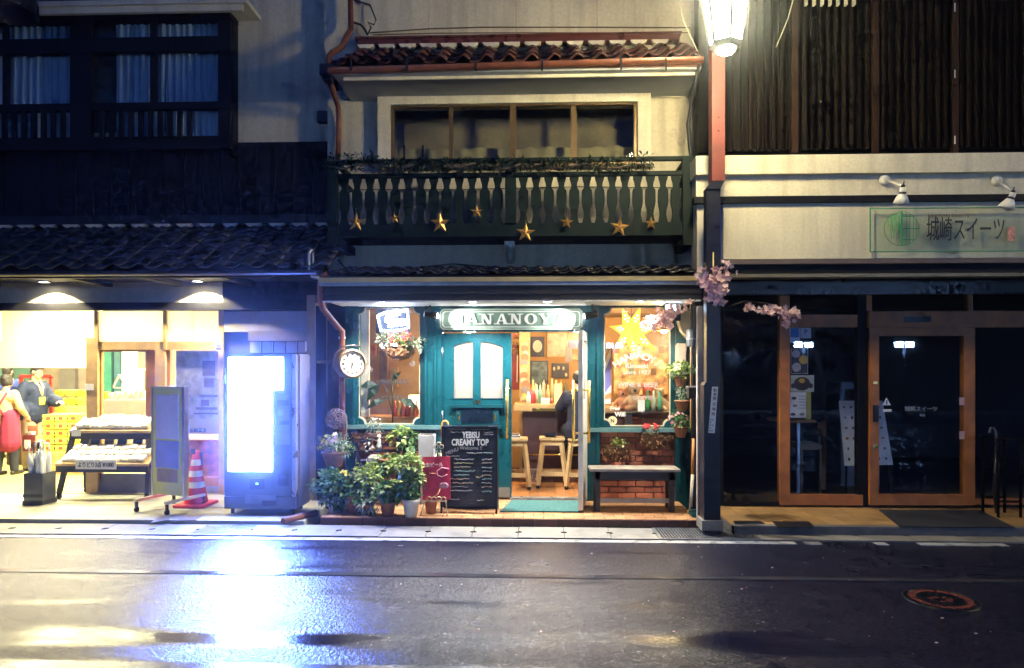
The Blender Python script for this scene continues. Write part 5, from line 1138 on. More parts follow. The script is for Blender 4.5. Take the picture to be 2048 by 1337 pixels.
t, g_ = pot_plant('potted_plant', 'low plant in a brown pot with striped trailing leaves', 735, 1032, 7.40, .11, .07, TERRA, [(4,1012,.09,.07,.05,44,.085,.028,LEAF3,.7)])
t, g_ = pot_plant('potted_plant', 'rosette of broad leaves in a worn terracotta pot beside the white pot', 776, 1033, 7.36, .15, .085, TERRA, [(2,985,.12,.09,.07,70,.09,.05,LEAF1,.45),(6,978,.09,.08,.05,24,.09,.05,LEAF2,.45)])
t, g_ = pot_plant('potted_plant', 'tall bright green plant in a white pot next to the red poster', 822, 1034, 7.32, .19, .092, WHITEP, [(-2,972,.11,.09,.12,80,.075,.045,LEAF1,.5),(-4,932,.13,.09,.10,110,.07,.042,LEAF2,.4),(8,958,.09,.08,.06,44,.075,.045,LEAF2,.5)])
t, g_ = pot_plant('potted_plant', 'variegated bush in a terracotta pot on the lower tier of the plant stand', 768, 960, 7.97, .12, .085, TERRA, [(6,930,.16,.1,.09,110,.07,.045,LEAF2,.45),(-6,938,.12,.1,.08,80,.07,.04,LEAF1,.45),(34,928,.14,.1,.08,80,.07,.045,LEAF2,.4)], zbase=ZS+.421)
t, g_ = pot_plant('potted_plant', 'light green plant hanging high beside the tall grey planter', 806, 905, 8.08, .16, .08, mat('dark glazed pot', (.03,.035,.03), .3), [(-4,878,.10,.08,.10,46,.10,.05,LEAF2,.6),(14,885,.09,.08,.08,40,.10,.05,LEAF1,.6)], zbase=ZS+.621)
t, g_ = pot_plant('potted_plant', 'brown dried flowers in a small dark pot under the neon window', 736, 915, 8.10, .14, .06, MATS['dark glazed pot'], [(0,895,.08,.06,.09,50,.05,.03,FLW['brown'],.4)], zbase=ZS+.621); bloom(t, g_, 738, 898, 8.05, (.08,.05,.08), 12, .016, 'white')
t, g_ = pot_plant('potted_plant', 'small terracotta pot of green leaves behind the red poster easel', 862, 1020, 7.5, .17, .075, TERRA, [(0,990,.06,.05,.04,20,.06,.03,LEAF1,.4)])
t, g_ = pot_plant('potted_plant', 'small blue pot on the lower tier of the plant stand', 733, 958, 7.97, .10, .065, mat('blue glazed pot', (.04,.03,.12), .3), [(0,936,.07,.06,.05,26,.06,.03,LEAF4,.4)], zbase=ZS+.421)
solo('garden_ornament', bev(MB().fb(735, 912, 760, 946, 7.93, .13), .02), mat('white washed ceramic', (.6,.58,.52), .6, var=.3, vs_=30), 'white washed ceramic block among the plants on the stand', 'ornament')
fg = thing('garden_figurine', 'small pale stone figurine behind the plants on the upper tier', 'figurine', (X(758,8.08), 8.08, ZS+.621)); part('body', MB().lathe([(.001,0),(.03,0),(.034,.05),(.022,.09),(.028,.11),(.012,.14)], (X(758,8.08), 8.08, ZS+.621), 12), WHITEP, fg); part('head', MB().ball((X(758,8.08), 8.08, ZS+.785), .026), WHITEP, fg)
tp = thing('tall_planter', 'tall square white grey planter beside the brick pier', 'planter', (X(852,8.05), 8.05, ZS)); a = RC(836, 870, 868, 1000, 8.0); part('body', bev(MB().add([(a[0]+.03,8.0,ZS),(a[1]-.03,8.0,ZS),(a[1]-.03,8.16,ZS),(a[0]+.03,8.16,ZS),(a[0],7.97,a[3]),(a[1],7.97,a[3]),(a[1],8.18,a[3]),(a[0],8.18,a[3])], [(3,2,1,0),(4,5,6,7),(0,1,5,4),(1,2,6,5),(2,3,7,6),(3,0,4,7)]), .008), mat('pale grey planter', (.48,.48,.48), .6, var=.1), tp); part('soil', MB().box(a[0]+.02,a[1]-.02,7.99,8.16,a[3]+.0005,a[3]+.004), SOIL, tp)
# wall bowl with pansies on a bracket, twig ball above
t, g_ = pot_plant('potted_plant', 'terracotta bowl of pansies on an iron stand at the corner by the vending machine', 668, 935, 7.75, Z(905,7.75)-Z(936,7.75), .14, TERRA, [(0,888,.17,.12,.10,150,.05,.022,LEAF3,.4),(10,898,.15,.12,.07,90,.05,.022,LEAF1,.4)], zbase=Z(936,7.75), shape='bowl'); bloom(t, g_, 665, 892, 7.72, (.15,.11,.11), 10, .026, 'violet'); bloom(t, g_, 676, 882, 7.72, (.10,.11,.09), 6, .034, 'white'); bloom(t, g_, 660, 888, 7.72, (.15,.11,.11), 8, .022, 'yellow')
part('stand', MB().cyl((X(668,7.75),7.75,ZS),(X(668,7.75),7.75,Z(936,7.75)), .012, n=8).lathe([(.09,ZS),(.09,ZS+.012),(.001,ZS+.012)], (X(668,7.75),7.75,0), 16), BLACKM, t)
rng = random.Random(3); mb = MB()
c = P(672, 838, 7.85)
for k in range(46):
    pts = []; ax = Vector((rng.gauss(0,1),rng.gauss(0,1),rng.gauss(0,1))).normalized(); o = ax.orthogonal().normalized(); b = ax.cross(o); a0 = rng.uniform(0,6.28)
    for j in range(9):
        t_ = a0 + j*.35; pts.append(c + (o*math.cos(t_)+b*math.sin(t_))*rng.uniform(.105,.125) + ax*rng.uniform(-.02,.02))
    mb.tube(pts, .004, 4)
wr = thing('twig_ball', 'round ball of woven twigs hung below the station clock', 'ornament', c); part('twigs', mb, mat('grey twig', (.14,.10,.07), .8), wr); part('hanger', MB().tube([c+Vector((0,0,.12)), P(684,770,8.0), P(684,760,8.1)], .006, 6), BLACKM, wr); part('vine', MB().tube([c+Vector((.08,0,.05)), c+Vector((.13,-.02,-.05)), c+Vector((.12,-.02,-.25)), c+Vector((.10,-.02,-.38))], .009, 6), MATS['grey twig'], wr)
# coir wall baskets
def coir(nm, lab, px0, px1, py0, py1, Y, fol, n=60):
    rng = random.Random(hash_(lab)); a = RC(px0, py0, px1, py1, Y); cx = (a[0]+a[1])/2; r = (a[1]-a[0])/2; h = a[3]-a[2]; t = thing(nm, lab, 'wall planter', (cx, YF, a[2])); mb = MB(); vv = []; N_ = 12; K = 6
    for i in range(K+1):
        f = i/K; rr = r*math.sin(math.acos(1-f) if f < 1 else math.pi/2); z = a[2]+h*f
        for k in range(N_+1):
            t_ = math.pi + math.pi*k/N_; vv.append((cx+rr*math.cos(t_)*rng.uniform(.93,1.05), YF-.015+rr*.8*math.sin(t_)*rng.uniform(.93,1.05), z + (rng.uniform(0,.03) if i == K else 0)))
    mb.add(vv, [(i*(N_+1)+k, i*(N_+1)+k+1, (i+1)*(N_+1)+k+1, (i+1)*(N_+1)+k) for i in range(K) for k in range(N_)], False)
    for _ in range(n):
        t_ = rng.uniform(math.pi, 2*math.pi); f = rng.uniform(.1,1); rr = r*math.sin(math.acos(1-f)); p = Vector((cx+rr*math.cos(t_), YF-.015+rr*.8*math.sin(t_), a[2]+h*f)); d = Vector((math.cos(t_)*rng.uniform(.2,1), math.sin(t_), rng.uniform(-.8,.3))); leaf(mb, p, d, (0,0,1), rng.uniform(.03,.07), .012)
    part('coir_liner', mb, mat('coir fibre', (.20,.10,.045), .9, var=.35, vs_=20, bump=.6), t)
    part('wire_rim', MB().tube([(cx+r*1.02*math.cos(u), YF-.015+r*.84*math.sin(u), a[3]+.004) for u in [math.pi+math.pi*k/12 for k in range(13)]], .005, 6), BLACKM, t)
    for (dx, y_, rx, ry, rz_, nn, L, W, m, dr_) in fol:
        b = MB(); bush(b, P((px0+px1)/2+dx, y_, YF-.1), (rx,ry,rz_), nn, L, W, rng, droop=dr_); part('foliage', b, m, t)
    return t, rng
t, g_ = coir('wall_planter', 'coir wall basket with small lettuce green plant above the black bench', 1203, 1262, 894, 925, YF-.0, [(8,886,.09,.06,.035,50,.05,.03,LEAF2,.4)])
t, g_ = coir('wall_planter', 'coir wall basket with red flowers under the paper star window', 1278, 1342, 868, 902, YF-.0, [(-6,862,.10,.06,.03,40,.05,.03,LEAF3,.4)]); bloom(t, g_, 1303, 853, YF-.16, (.09,.05,.03), 22, .026, 'red')
t, g_ = coir('wall_planter', 'coir wall basket with silvery white flowering plant under the neon window', 705, 785, 866, 892, YF-.0, [(3,853,.11,.07,.07,110,.055,.014,LEAF3,.5)]); bloom(t, g_, 748, 846, YF-.14, (.11,.06,.06), 22, .012, 'white')
# hanging basket in front of the neon window
t, g_ = coir('hanging_basket', 'hanging coir basket of mixed leaves and red berries in front of the neon sign', 768, 830, 695, 722, YF-.06, [(-28,680,.12,.1,.08,90,.06,.03,LEAF3,.4),(4,676,.14,.1,.07,110,.055,.03,LEAF2,.4),(32,688,.12,.1,.06,80,.075,.04,LEAF3,.5),(14,692,.12,.1,.05,70,.05,.03,LEAF1,.4)]); bloom(t, g_, 800, 675, YF-.2, (.14,.08,.08), 34, .02, 'red', 4)
part('hook', MB().tube([P(799,690,YF-.12), P(799,640,YF-.1), P(799,625,YF-.05), P(799,622,YF+.0)], .006, 6), BLACKM, t)
# trailing plants on the pilaster by the lamp column
for lab, px, py, fol, fl in (('trailing plant with pale flowers in the topmost terracotta wall pot by the meter box', 1362, 765, [(-8,742,.13,.1,.07,110,.05,.03,LEAF2,.5),(10,738,.11,.08,.06,80,.05,.025,LEAF1,.4)], 'white'), ('trailing fine leaved plant in the middle wall pot by the meter box', 1364, 812, [(0,780,.06,.07,.09,110,.03,.018,LEAF3,.5),(0,800,.05,.06,.06,50,.03,.018,LEAF1,.5)], None), ('pink flowered plant in the lowest terracotta wall pot by the meter box', 1362, 864, [(-2,838,.09,.08,.10,150,.035,.02,LEAF1,.6),(4,850,.08,.08,.06,70,.04,.02,LEAF2,.5)], 'pink')):
    t, g_ = pot_plant('hanging_plant', lab, px, py, YF-.24, .13, .085, TERRA, fol, zbase=Z(py,YF-.24)-.06, shape='bowl'); part('wall_ring', MB().tube([(X(px,YF-.24)+.09*math.cos(u), YF-.24+.09*math.sin(u), Z(py,YF-.24)+.055) for u in [2*math.pi*k/16 for k in range(17)]], .005, 6).cyl((X(px,YF-.24),YF-.15,Z(py,YF-.24)+.055),(X(px,YF-.24),YF-.04,Z(py,YF-.24)+.055),.006), BLACKM, t)
    if fl: bloom(t, g_, px-6, fol[0][1], YF-.28, (.11,.08,.08), 16, .02, fl)
# balcony garland
rng = random.Random(11); g1 = MB()
for k in range(1500):
    u = rng.random(); px = 652 + u*650; hi_ = 30 if (px < 752 or px > 1250) else 15
    p = P(px, 332 + rng.uniform(-hi_*.75, 12), 7.60 + rng.uniform(-.05,.08)); leaf(g1, p, (rng.uniform(-1,1), rng.uniform(-1,.3), rng.uniform(-.6,1)), (0,0,1), rng.uniform(.05,.10), rng.uniform(.015,.03), droop=.3)
gl = thing('balcony_garland', 'dark evergreen garland wound along the balcony rail', 'garland', P(970,345,7.6)); o = part('foliage', g1, LEAF4, gl); part('twine', MB().tube([P(655+k*32.5, 333+6*math.sin(k*1.9), 7.6+.03*math.cos(k*1.9)) for k in range(21)], .012, 6), MATS['grey twig'], gl)
# cherry blossom sprays
CB = leafmat('cherry blossom petal', (.80,.42,.42), (.88,.68,.64)); TWG = mat('dark twig', (.05,.03,.02), .8)
def spray(lab, br, Y, n, size=.03, spread=.045, bare=0):
    rng = random.Random(hash_(lab)); b = MB(); tw = MB()
    for pts in br:
        q = [P(p[0], p[1], Y + (p[2] if len(p) > 2 else 0)) for p in pts]; tw.tube(q, .005, 5)
        tot = len(q)-1
        if pts is br[0] and bare: continue
        for _ in range(n):
            u = rng.random()*tot; i = min(int(u), tot-1); c = q[i].lerp(q[i+1], u-i) + Vector((rng.gauss(0,spread), rng.gauss(0,spread), rng.gauss(0,spread)))
            flowers(b, c, (.004,.004,.004), 1, size, rng)
    c0 = P(br[0][0][0], br[0][0][1], Y); t = thing('cherry_spray', lab, 'cherry blossom', c0, group='artificial cherry blossom sprays'); part('twig', tw, TWG, t); part('blossoms', b, CB, t)
spray('upright bunch of artificial pink cherry blossom tied to the lamp column', [[(1436,600),(1420,560),(1408,525)],[(1436,600),(1440,560),(1455,530)],[(1436,590),(1432,560),(1434,545)],[(1430,605),(1445,580),(1456,555)],[(1424,600),(1415,570),(1402,555)]], 6.88, 30, .036, .030)
spray('pink cherry blossom branch reaching across the paper star window', [[(1392,600),(1350,628),(1310,650),(1290,655)],[(1350,628),(1325,632),(1300,645)],[(1350,622),(1330,655)]], 7.45, 34, .038, .038)
spray('pink cherry blossom branch reaching over the sweet shop glass', [[(1450,615),(1490,603),(1540,608)],[(1492,614),(1530,622),(1570,634),(1580,652)],[(1540,612),(1570,626),(1600,630)]], 7.0, 34, .038, .024, bare=1)
rod = solo('bamboo_rod', MB().cyl(P(1426.5,505,6.9), P(1427,600,6.9), .007, n=8), mat('bamboo', (.6,.5,.15), .5), 'thin yellow bamboo rod carrying the blossom bunch', 'rod')

# ================================================================== PUB FURNITURE AND SIGNS AT THE DOOR
# chalkboard A sign
ax0, ax1 = X(884,7.62), X(996,7.62); az1 = Z(851,7.75)
CB_ = thing('chalkboard_sign', 'tall black chalkboard menu sign in front of the closed teal door', 'sign', ((ax0+ax1)/2, 7.7, ZS))
lean = R(7); Mb = Matrix.Translation(((ax0+ax1)/2, 7.48, ZS)) @ Matrix.Rotation(-lean, 4, 'X') @ Matrix.Rotation(R(-3), 4, 'Z'); hw = (ax1-ax0)/2; H_ = (az1-ZS)/math.cos(lean)
CHK = mat('chalkboard', (.018,.022,.028), .55, var=.3, vs_=5, stain=((.07,.075,.08), 3, .5))
bd = part('board', MB().box(-hw+.02, hw-.02, 0, .02, .09, H_-.02, Mb), CHK, CB_); part('frame', MB().box(-hw,-hw+.019,-.008,.03,.0,H_,Mb).box(hw-.019,hw,-.008,.03,.0,H_,Mb).box(-hw+.019,hw-.019,-.008,.03,H_-.019,H_,Mb).box(-hw+.019,hw-.019,-.008,.03,.07,.089,Mb), BLACKM, CB_)
Mr = Matrix.Translation(((ax0+ax1)/2, 7.48+2*math.sin(lean)*H_+.06, ZS)) @ Matrix.Rotation(lean, 4, 'X'); part('rear_board', MB().box(-hw,hw,-.02,0,.0,H_,Mr), BLACKM, CB_)
for s_ in (-1,1): part('hinge', MB().box(s_*hw*.8-.04, s_*hw*.8+.04, -.01, .07, H_-.004, H_+.012, Mb), STEEL, CB_)
CHW = mat('white chalk', (.72,.72,.68), .9); CHG = [mat('chalk tone %d' % k, c_, .9) for k, c_ in enumerate([(.34,.34,.34),(.4,.3,.22),(.22,.36,.34),(.42,.40,.2)])]
rb = Euler((R(90)-lean, 0, R(-3)), 'XYZ')
rbm = (Matrix.Rotation(-lean, 4, 'X') @ Matrix.Rotation(R(-3), 4, 'Z') @ Matrix.Rotation(R(90), 4, 'X')).to_euler()
def onb(u, v): return Mb @ Vector((u*hw, -.003, v*H_))
text('YEBISU', CHW, bd, onb(.04,.90), w=hw*.62, h=.075, bold=.03, rot=rbm); text('CREAMY TOP', CHW, bd, onb(.02,.815), w=hw*1.32, h=.075, bold=.03, rot=rbm); text('Welcome !!', CHG[0], bd, onb(.05,.75), w=hw*.8, rot=rbm)
mrot = (Mb.to_3x3().to_4x4() @ Matrix.Rotation(R(90), 4, 'X') @ Matrix.Rotation(R(22), 4, 'Z')).to_euler(); text('MENU', CHG[0], bd, onb(-.62,.71), w=hw*.5, rot=mrot, shear=.2)
rng = random.Random(5)
def squiggle(u0, u1, v, m, a=.008):
    pts = []; n = int((u1-u0)*46)
    for k in range(n+1): pts.append(onb(u0+(u1-u0)*k/n, v + rng.uniform(-a,a)))
    return part('chalk_line', MB().tube(pts, .0022, 4), m, bd)
squiggle(-.8,.7,.965,CHG[3],.006); squiggle(-.7,-.3,.93,CHG[0]); squiggle(.5,.85,.93,CHG[0]); squiggle(.5,.85,.905,CHG[0]); squiggle(-.85,-.35,.655,CHG[0],.003)
squiggle(-.1,.45,.69,CHG[0],.014); squiggle(.5,.85,.69,CHG[2])
for k in range(9):
    v = .62-.045*k; squiggle(-.55 if k < 5 else -.75, .05+rng.uniform(-.1,.2), v, CHG[(k*3+k//2)%4], .01); squiggle(.45, .8, v+rng.uniform(-.006,.006), CHG[k%3], .01)
squiggle(.25,.5,.42,CHG[3],.012); squiggle(-.7,-.35,.16,CHG[0]); squiggle(.3,.55,.15,CHG[0])
# walking stick umbrella hung at the door edge
t = thing('umbrella', 'dark umbrella with orange crook handle leaning between red poster and chalkboard', 'umbrella', (X(887,7.95),7.95,ZS)); xh = X(884,7.95)
part('handle', MB().tube([(xh,7.95,Z(876,7.95)), (xh,7.95,Z(850,7.95))] + [(xh+.035-.035*math.cos(u),7.95,Z(850,7.95)+.04*math.sin(u)) for u in [math.pi*k/8 for k in range(1,9)]] + [(xh+.07,7.95,Z(856,7.95))], .013, 10), mat('orange cane', (.55,.27,.06), .35), t); part('canopy', MB().tube([(xh,7.95,Z(874,7.95)),(xh+.01,7.95,.6),(xh+.03,7.95,.3),(xh+.04,7.95,ZS)], [.012,.035,.03,.008], 10), NAVYB, t)
# red beer poster on a gold wire easel
ex0, ex1 = X(846,7.42), X(902,7.42); ez0, ez1 = Z(1000,7.42), Z(914,7.42); cxe = (ex0+ex1)/2
ES = thing('poster_easel', 'gold wire easel standing on the brick step beside the chalkboard', 'easel', (cxe, 7.42, ZS))
GW_ = mat('gilt wire', (.62,.50,.30), .4, .6)
part('front_leg', MB().tube([(ex0-.02,7.33,ZS),(ex0+.03,7.425,ez0),(cxe-.02,7.56,ez1+.05)], .007, 8), GW_, ES); part('front_leg', MB().tube([(ex1-.03,7.33,ZS),(ex1-.06,7.425,ez0),(cxe+.02,7.56,ez1+.05)], .007, 8), GW_, ES); part('rear_leg', MB().tube([(cxe,7.72,ZS),(cxe,7.57,ez1+.02)], .007, 8), GW_, ES)
mb = MB(); 
for k in range(4):
    c = Vector((ex0+.05+(ex1-ex0-.1)*(k+.5)/4, 7.375, ez0+.012)); mb.tube([c+Vector((.026*math.cos(u),0,.022*math.sin(u))) for u in [math.pi*2*j/12 for j in range(13)]], .005, 6)
part('scroll_ledge', mb.tube([(ex0+.02,7.375,ez0-.012),(ex1-.04,7.375,ez0-.012)], .007, 6), GW_, ES)
mb = MB()
for u0 in (-.03,0,.03): mb.tube([Vector((cxe+u0,7.555,ez1+.09+(.03 if u0==0 else 0)))+Vector((.022*math.cos(u),0,.022*math.sin(u))) for u in [math.pi*2*j/12 for j in range(13)]], .005, 6)
part('scroll_top', mb, GW_, ES)
PO = thing('beer_poster', 'red beer poster with white Japanese lettering propped on the gold easel', 'poster', (cxe, 7.40, ez0)); Mp = Matrix.Translation((cxe, 7.388, ez0)) @ Matrix.Rotation(R(-9), 4, 'X') @ Matrix.Rotation(R(-2), 4, 'Y'); hwp = (ex1-ex0)/2; hp = ez1-ez0
sh_ = part('sheet', MB().box(-hwp,hwp,0,.008,0,hp,Mp), mat('red magenta print', (.55,.035,.07), .45, var=.5, vs_=7), PO); prot = (Mp.to_3x3().to_4x4() @ Matrix.Rotation(R(90),4,'X')).to_euler()
text('生ビール', PAPER, sh_, Mp @ Vector((-.02,-.003,hp*.81)), w=hwp*1.25, rot=prot, bold=.015)
def pp(u, v, y=-.003): return Mp @ Vector((u*hwp, y, v*hp))
PNK = mat('pink print', (.7,.35,.42), .5)
part('glass_outline', MB().tube([pp(.9,.70),(pp(.4,.74)),pp(.05,.66),pp(.1,.56),pp(.4,.52),pp(.8,.58)], .005, 5), PNK, sh_); part('foam_print', MB().ball(pp(.55,.32), (.05,.003,.035), 10, 6), PNK, sh_); part('print_line', MB().tube([pp(-.5,.62),pp(0,.60)], .004, 5), mat('gold print', (.7,.35,.1), .5), sh_); part('print_line', MB().tube([pp(-.2,.08),pp(.1,.12),pp(.3,.26)], .005, 5), MATS['gold print'], sh_)
# door mat
g0 = G(1000,1025,ZS); M0 = [G(1024,999,ZS), G(1000,1025,ZS), G(1160,1026,ZS), G(1163,999,ZS)]
solo('door_mat', bev(MB().hprism([(q.x, min(q.y,8.2)) for q in M0], ZS+.004, ZS+.016), .003), mat('green mat pile', (.05,.16,.15), .95, var=.25, vs_=30, bump=.8, bs=300), 'flat green door mat in front of the open doorway', 'mat')
# bench
BN = thing('bench', 'plain black bench with worn pale seat edge under the paper star window', 'bench', (X(1270,7.75), 7.75, ZS)); BW = mat('worn black bench', (.03,.03,.03), .5, var=.3); BT = mat('worn grey bench top', (.30,.28,.25), .5, var=.25, vs_=9)
s0, s1 = X(1180,7.6), X(1362,7.6); zs_ = Z(938,7.6)
part('seat', bev(MB().box(s0, s1, 7.60, 7.92, zs_-.03, zs_), .005), BT, BN); part('apron', MB().box(s0+.05, s1-.05, 7.63, 7.65, zs_-.12, zs_-.031), BW, BN); part('apron', MB().box(s0+.05, s1-.05, 7.86, 7.88, zs_-.12, zs_-.031), BW, BN)
for x_ in (s0+.06, s1-.12):
    for y_ in (7.63, 7.84): part('leg', MB().box(x_, x_+.055, y_, y_+.055, ZS, zs_-.031), BW, BN)
    part('side_stretcher', MB().box(x_+.01, x_+.045, 7.686, 7.839, ZS+.06, ZS+.10), BW, BN)
part('front_stretcher', MB().box(s0+.116, s1-.121, 7.64, 7.67, ZS+.10, ZS+.15), BT, BN)
# broom, dustpan, pale downpipe, meters, cables on the corner
t = thing('broom', 'broom with orange topped handle leaning at the pub corner', 'broom', (X(1384,7.6),7.6,ZS)); part('handle', MB().cyl(P(1387,878,7.75), P(1385,950,7.65), .016, n=10), WOODO, t); part('grip', MB().cyl(P(1385,950,7.65), P(1381,1022,7.56), .018, n=10), OFFW, t); part('bristles', MB().add([P(1376,1022,7.55)+Vector(q) for q in ((0,0,0),(.07,0,0),(.07,.05,0),(0,.05,0))]+[P(1374,1034,7.55)+Vector(q) for q in ((0,0,0),(.09,0,0),(.09,.06,0),(0,.06,0))], [(0,1,2,3),(7,6,5,4),(0,4,5,1),(1,5,6,2),(2,6,7,3),(3,7,4,0)]), mat('straw bristle', (.35,.26,.12), .9), t)
t = thing('dustpan', 'small teal dustpan by the foot of the pale corner post', 'dustpan', P(1392,1032,7.35)); q = RC(1384, 1018, 1401, 1034, 7.35); part('pan', MB().add([(q[0],7.35,q[2]),(q[1],7.35,q[2]),(q[1],7.5,q[2]),(q[0],7.5,q[2]),(q[0]+.01,7.38,q[3]-.02),(q[1],7.38,q[3]),(q[1],7.5,q[3]),(q[0]+.01,7.5,q[3]-.02)], [(3,2,1,0),(0,1,5,4),(1,2,6,5),(2,3,7,6),(3,0,4,7)]), TEAL, t); part('rim', MB().tube([(q[0]+.01,7.38,q[3]-.02),(q[1],7.38,q[3])], .006, 6), TEALD, t)
solo('corner_post', bev(MB().fb(1395, 612, 1406, 1046, 7.28, .06), .006), mat('weathered pale post', (.42,.38,.34), .6, var=.3, vs_=5), 'pale weathered slim post beside the black lamp column', 'post')
solo('power_conduit', MB().tube([P(1384,610,8.0), P(1384,690,8.0), P(1386,1010,8.0)], .018, 8).tube([P(1389,612,7.95), P(1389,680,7.95)], .012, 8), mat('dark conduit', (.05,.055,.06), .4, .3), 'pair of dark conduits running down beside the meter box', 'conduit')
t = thing('meter_box', 'beige rounded meter box on the pilaster by the lamp column', 'meter box', P(1364,738,YF-.12)); part('case', bev(MB().fb(1353, 687, 1375, 738, YF-.16, .1), .02), mat('beige plastic', (.34,.26,.2), .5), t); part('conduit', MB().fb(1361, 738, 1366, 742, YF-.1, .03), BLACKM, t)
t = thing('exhaust_hood', 'beige curved vent hood above the meter box', 'vent', P(1368,680,YF-.1)); part('hood', MB().prism([(P(x_,y_,YF-.1).x, P(x_,y_,YF-.1).z) for x_, y_ in ((1354,622),(1380,622),(1384,676),(1372,678),(1360,664),(1355,645))], YF-.2, YF-.05), mat('aged cream hood', (.42,.36,.26), .5), t); part('flange', MB().fb(1352, 617, 1382, 622, YF-.21, .16), mat('hood flange', (.2,.18,.15), .5), t)
t = thing('meter_can', 'dark cylindrical cable drum on the conduit by the vent hood', 'cable box', P(1382,690,7.9)); part('can', MB().lathe([(.001,0),(.05,0),(.055,.02),(.055,.19),(.045,.2),(.001,.2)], P(1382,694,7.9), 16), mat('slate can', (.10,.11,.12), .4, .3), t); part('band', MB().lathe([(.057,.08),(.057,.1)], P(1382,694,7.9), 16), STEEL, t)
t = thing('floodlight', 'small LED floodlight with blue white glow under the pub canopy', 'floodlight', P(1345,640,YF-.3)); part('case', bev(MB().fb(1330, 608, 1362, 642, YF-.34, .06), .006), BLACKM, t); part('lamp_face', MB().fb(1332, 610, 1360, 623, YF-.345, .004), glow('blue white led', (.55,.78,1), 7), t); part('bracket', MB().fb(1334, 600, 1337, 608, YF-.32, .03), BLACKM, t); part('bracket', MB().fb(1353, 600, 1356, 608, YF-.32, .03), BLACKM, t)
t = thing('planter_bracket', 'small black letter tray fixed beside the hanging plants', 'tray', P(1391,790,7.5)); part('tray', bev(MB().fb(1378, 775, 1402, 798, 7.5, .12), .006), BLACKM, t); part('lip', MB().fb(1377, 773, 1403, 776, 7.49, .14), STEEL, t)
# lettering on the pub windows
yg = YF+.026; GLT = mat('silver window lettering', (.42,.40,.36), .4, .3); DLT = mat('dark window lettering', (.05,.045,.04), .5)
text('Kinosaki', GLT, W2, P(1272,731,yg), w=.28, name='window_lettering', bold=.02) if False else None
for k, ch_ in enumerate('HANANOYA'):
    u = (k-3.5)/3.5; text(ch_, GLT, W2, P(1275+u*42, 712+u*u*16, yg), h=.085, name='window_lettering', bold=.02, rot=(Matrix.Rotation(R(26)*u,4,'Y') @ Matrix.Rotation(R(90),4,'X')).to_euler())
text('Kinosaki', GLT, W2, P(1274,732,yg), w=.27, name='window_lettering', bold=.02); text('since 1927', GLT, W2, P(1274,745,yg), w=.33, name='window_lettering', bold=.015); text('WINE & BEER', GLT, W2, P(1276,770,yg), w=.5, h=.06, name='window_lettering', bold=.02); text('COFFEE', GLT, W2, P(1287,796,yg), w=.26, h=.045, name='window_lettering', bold=.02)
part('window_scroll', MB().tube([P(1321+10*math.cos(u)*(1-u/14), 730+9*math.sin(u)*(1-u/14), yg) for u in [k*.5 for k in range(24)]], .007, 5), mat('green gilt scroll', (.2,.4,.2), .4), W2)
text('Free', PAPER, W2, P(1230,817,yg), w=.11, name='window_lettering', bold=.02); text('Wifi', PAPER, W2, P(1240,829,yg), w=.13, name='window_lettering', bold=.025)
nd = part('round_sticker', MB().lathe([(.055,0),(.001,0)], P(1225,842,YF+.02), 24, Mx), mat('cream sticker', (.75,.62,.35), .5), W2); text('N', INK, nd, P(1225,842,YF+.017), h=.045, bold=.03)
text('WINE·BEER', DLT, W1, P(783,764,yg), w=.42, h=.055, name='window_lettering', bold=.015); text('&', DLT, W1, P(775,781,yg), h=.05, name='window_lettering'); text('COFFEE', DLT, W1, P(776,795,yg), w=.36, h=.055, name='window_lettering', bold=.015); text('PUB', GLT, W1, P(800,736,yg), w=.22, h=.09, name='window_lettering') if False else None
part('window_scroll', MB().tube([P(738+7*math.cos(u)*(1-u/14), 738+7*math.sin(u)*(1-u/14), yg) for u in [k*.5 for k in range(24)]], .006, 5), GLT, W1); part('window_scroll', MB().tube([P(825-6*math.cos(u)*(1-u/14), 727+6*math.sin(u)*(1-u/14), yg) for u in [k*.5 for k in range(24)]], .006, 5), GLT, W1)

# ================================================================== PUB INTERIOR THINGS
# neon sign
yN = YF+.12; NE = thing('neon_sign', 'white blue neon beer sign glowing at the top of the pub window', 'neon sign', P(787,680,yN)); NG = glow('neon tube', (.55,.68,1), 24)
def nt(pts, nm='outline_tube', r=.011): return part(nm, MB().tube([P(a,b2,yN) for a,b2 in pts], r, 8), NG, NE)
nt([(755,632),(775,624),(815,620),(817,656),(798,661),(762,662),(755,632)]); nt([(771,629),(800,625),(800,629),(773,633)], 'bar_tube'); nt([(776,653),(812,648)], 'bar_tube', .014)
text('Guinness', NG, NE, P(790,640,yN), w=.26, h=.075, name='neon_lettering', depth=.008, bold=.01)
part('backing', MB().fb(752, 618, 820, 666, yN+.04, .012), mat('dark neon backing', (.02,.02,.03), .4), NE); part('hanger', MB().cyl(P(760,618,yN), P(760,560,yN), .003, n=5).cyl(P(812,618,yN), P(812,560,yN), .003, n=5), BLACKM, NE)
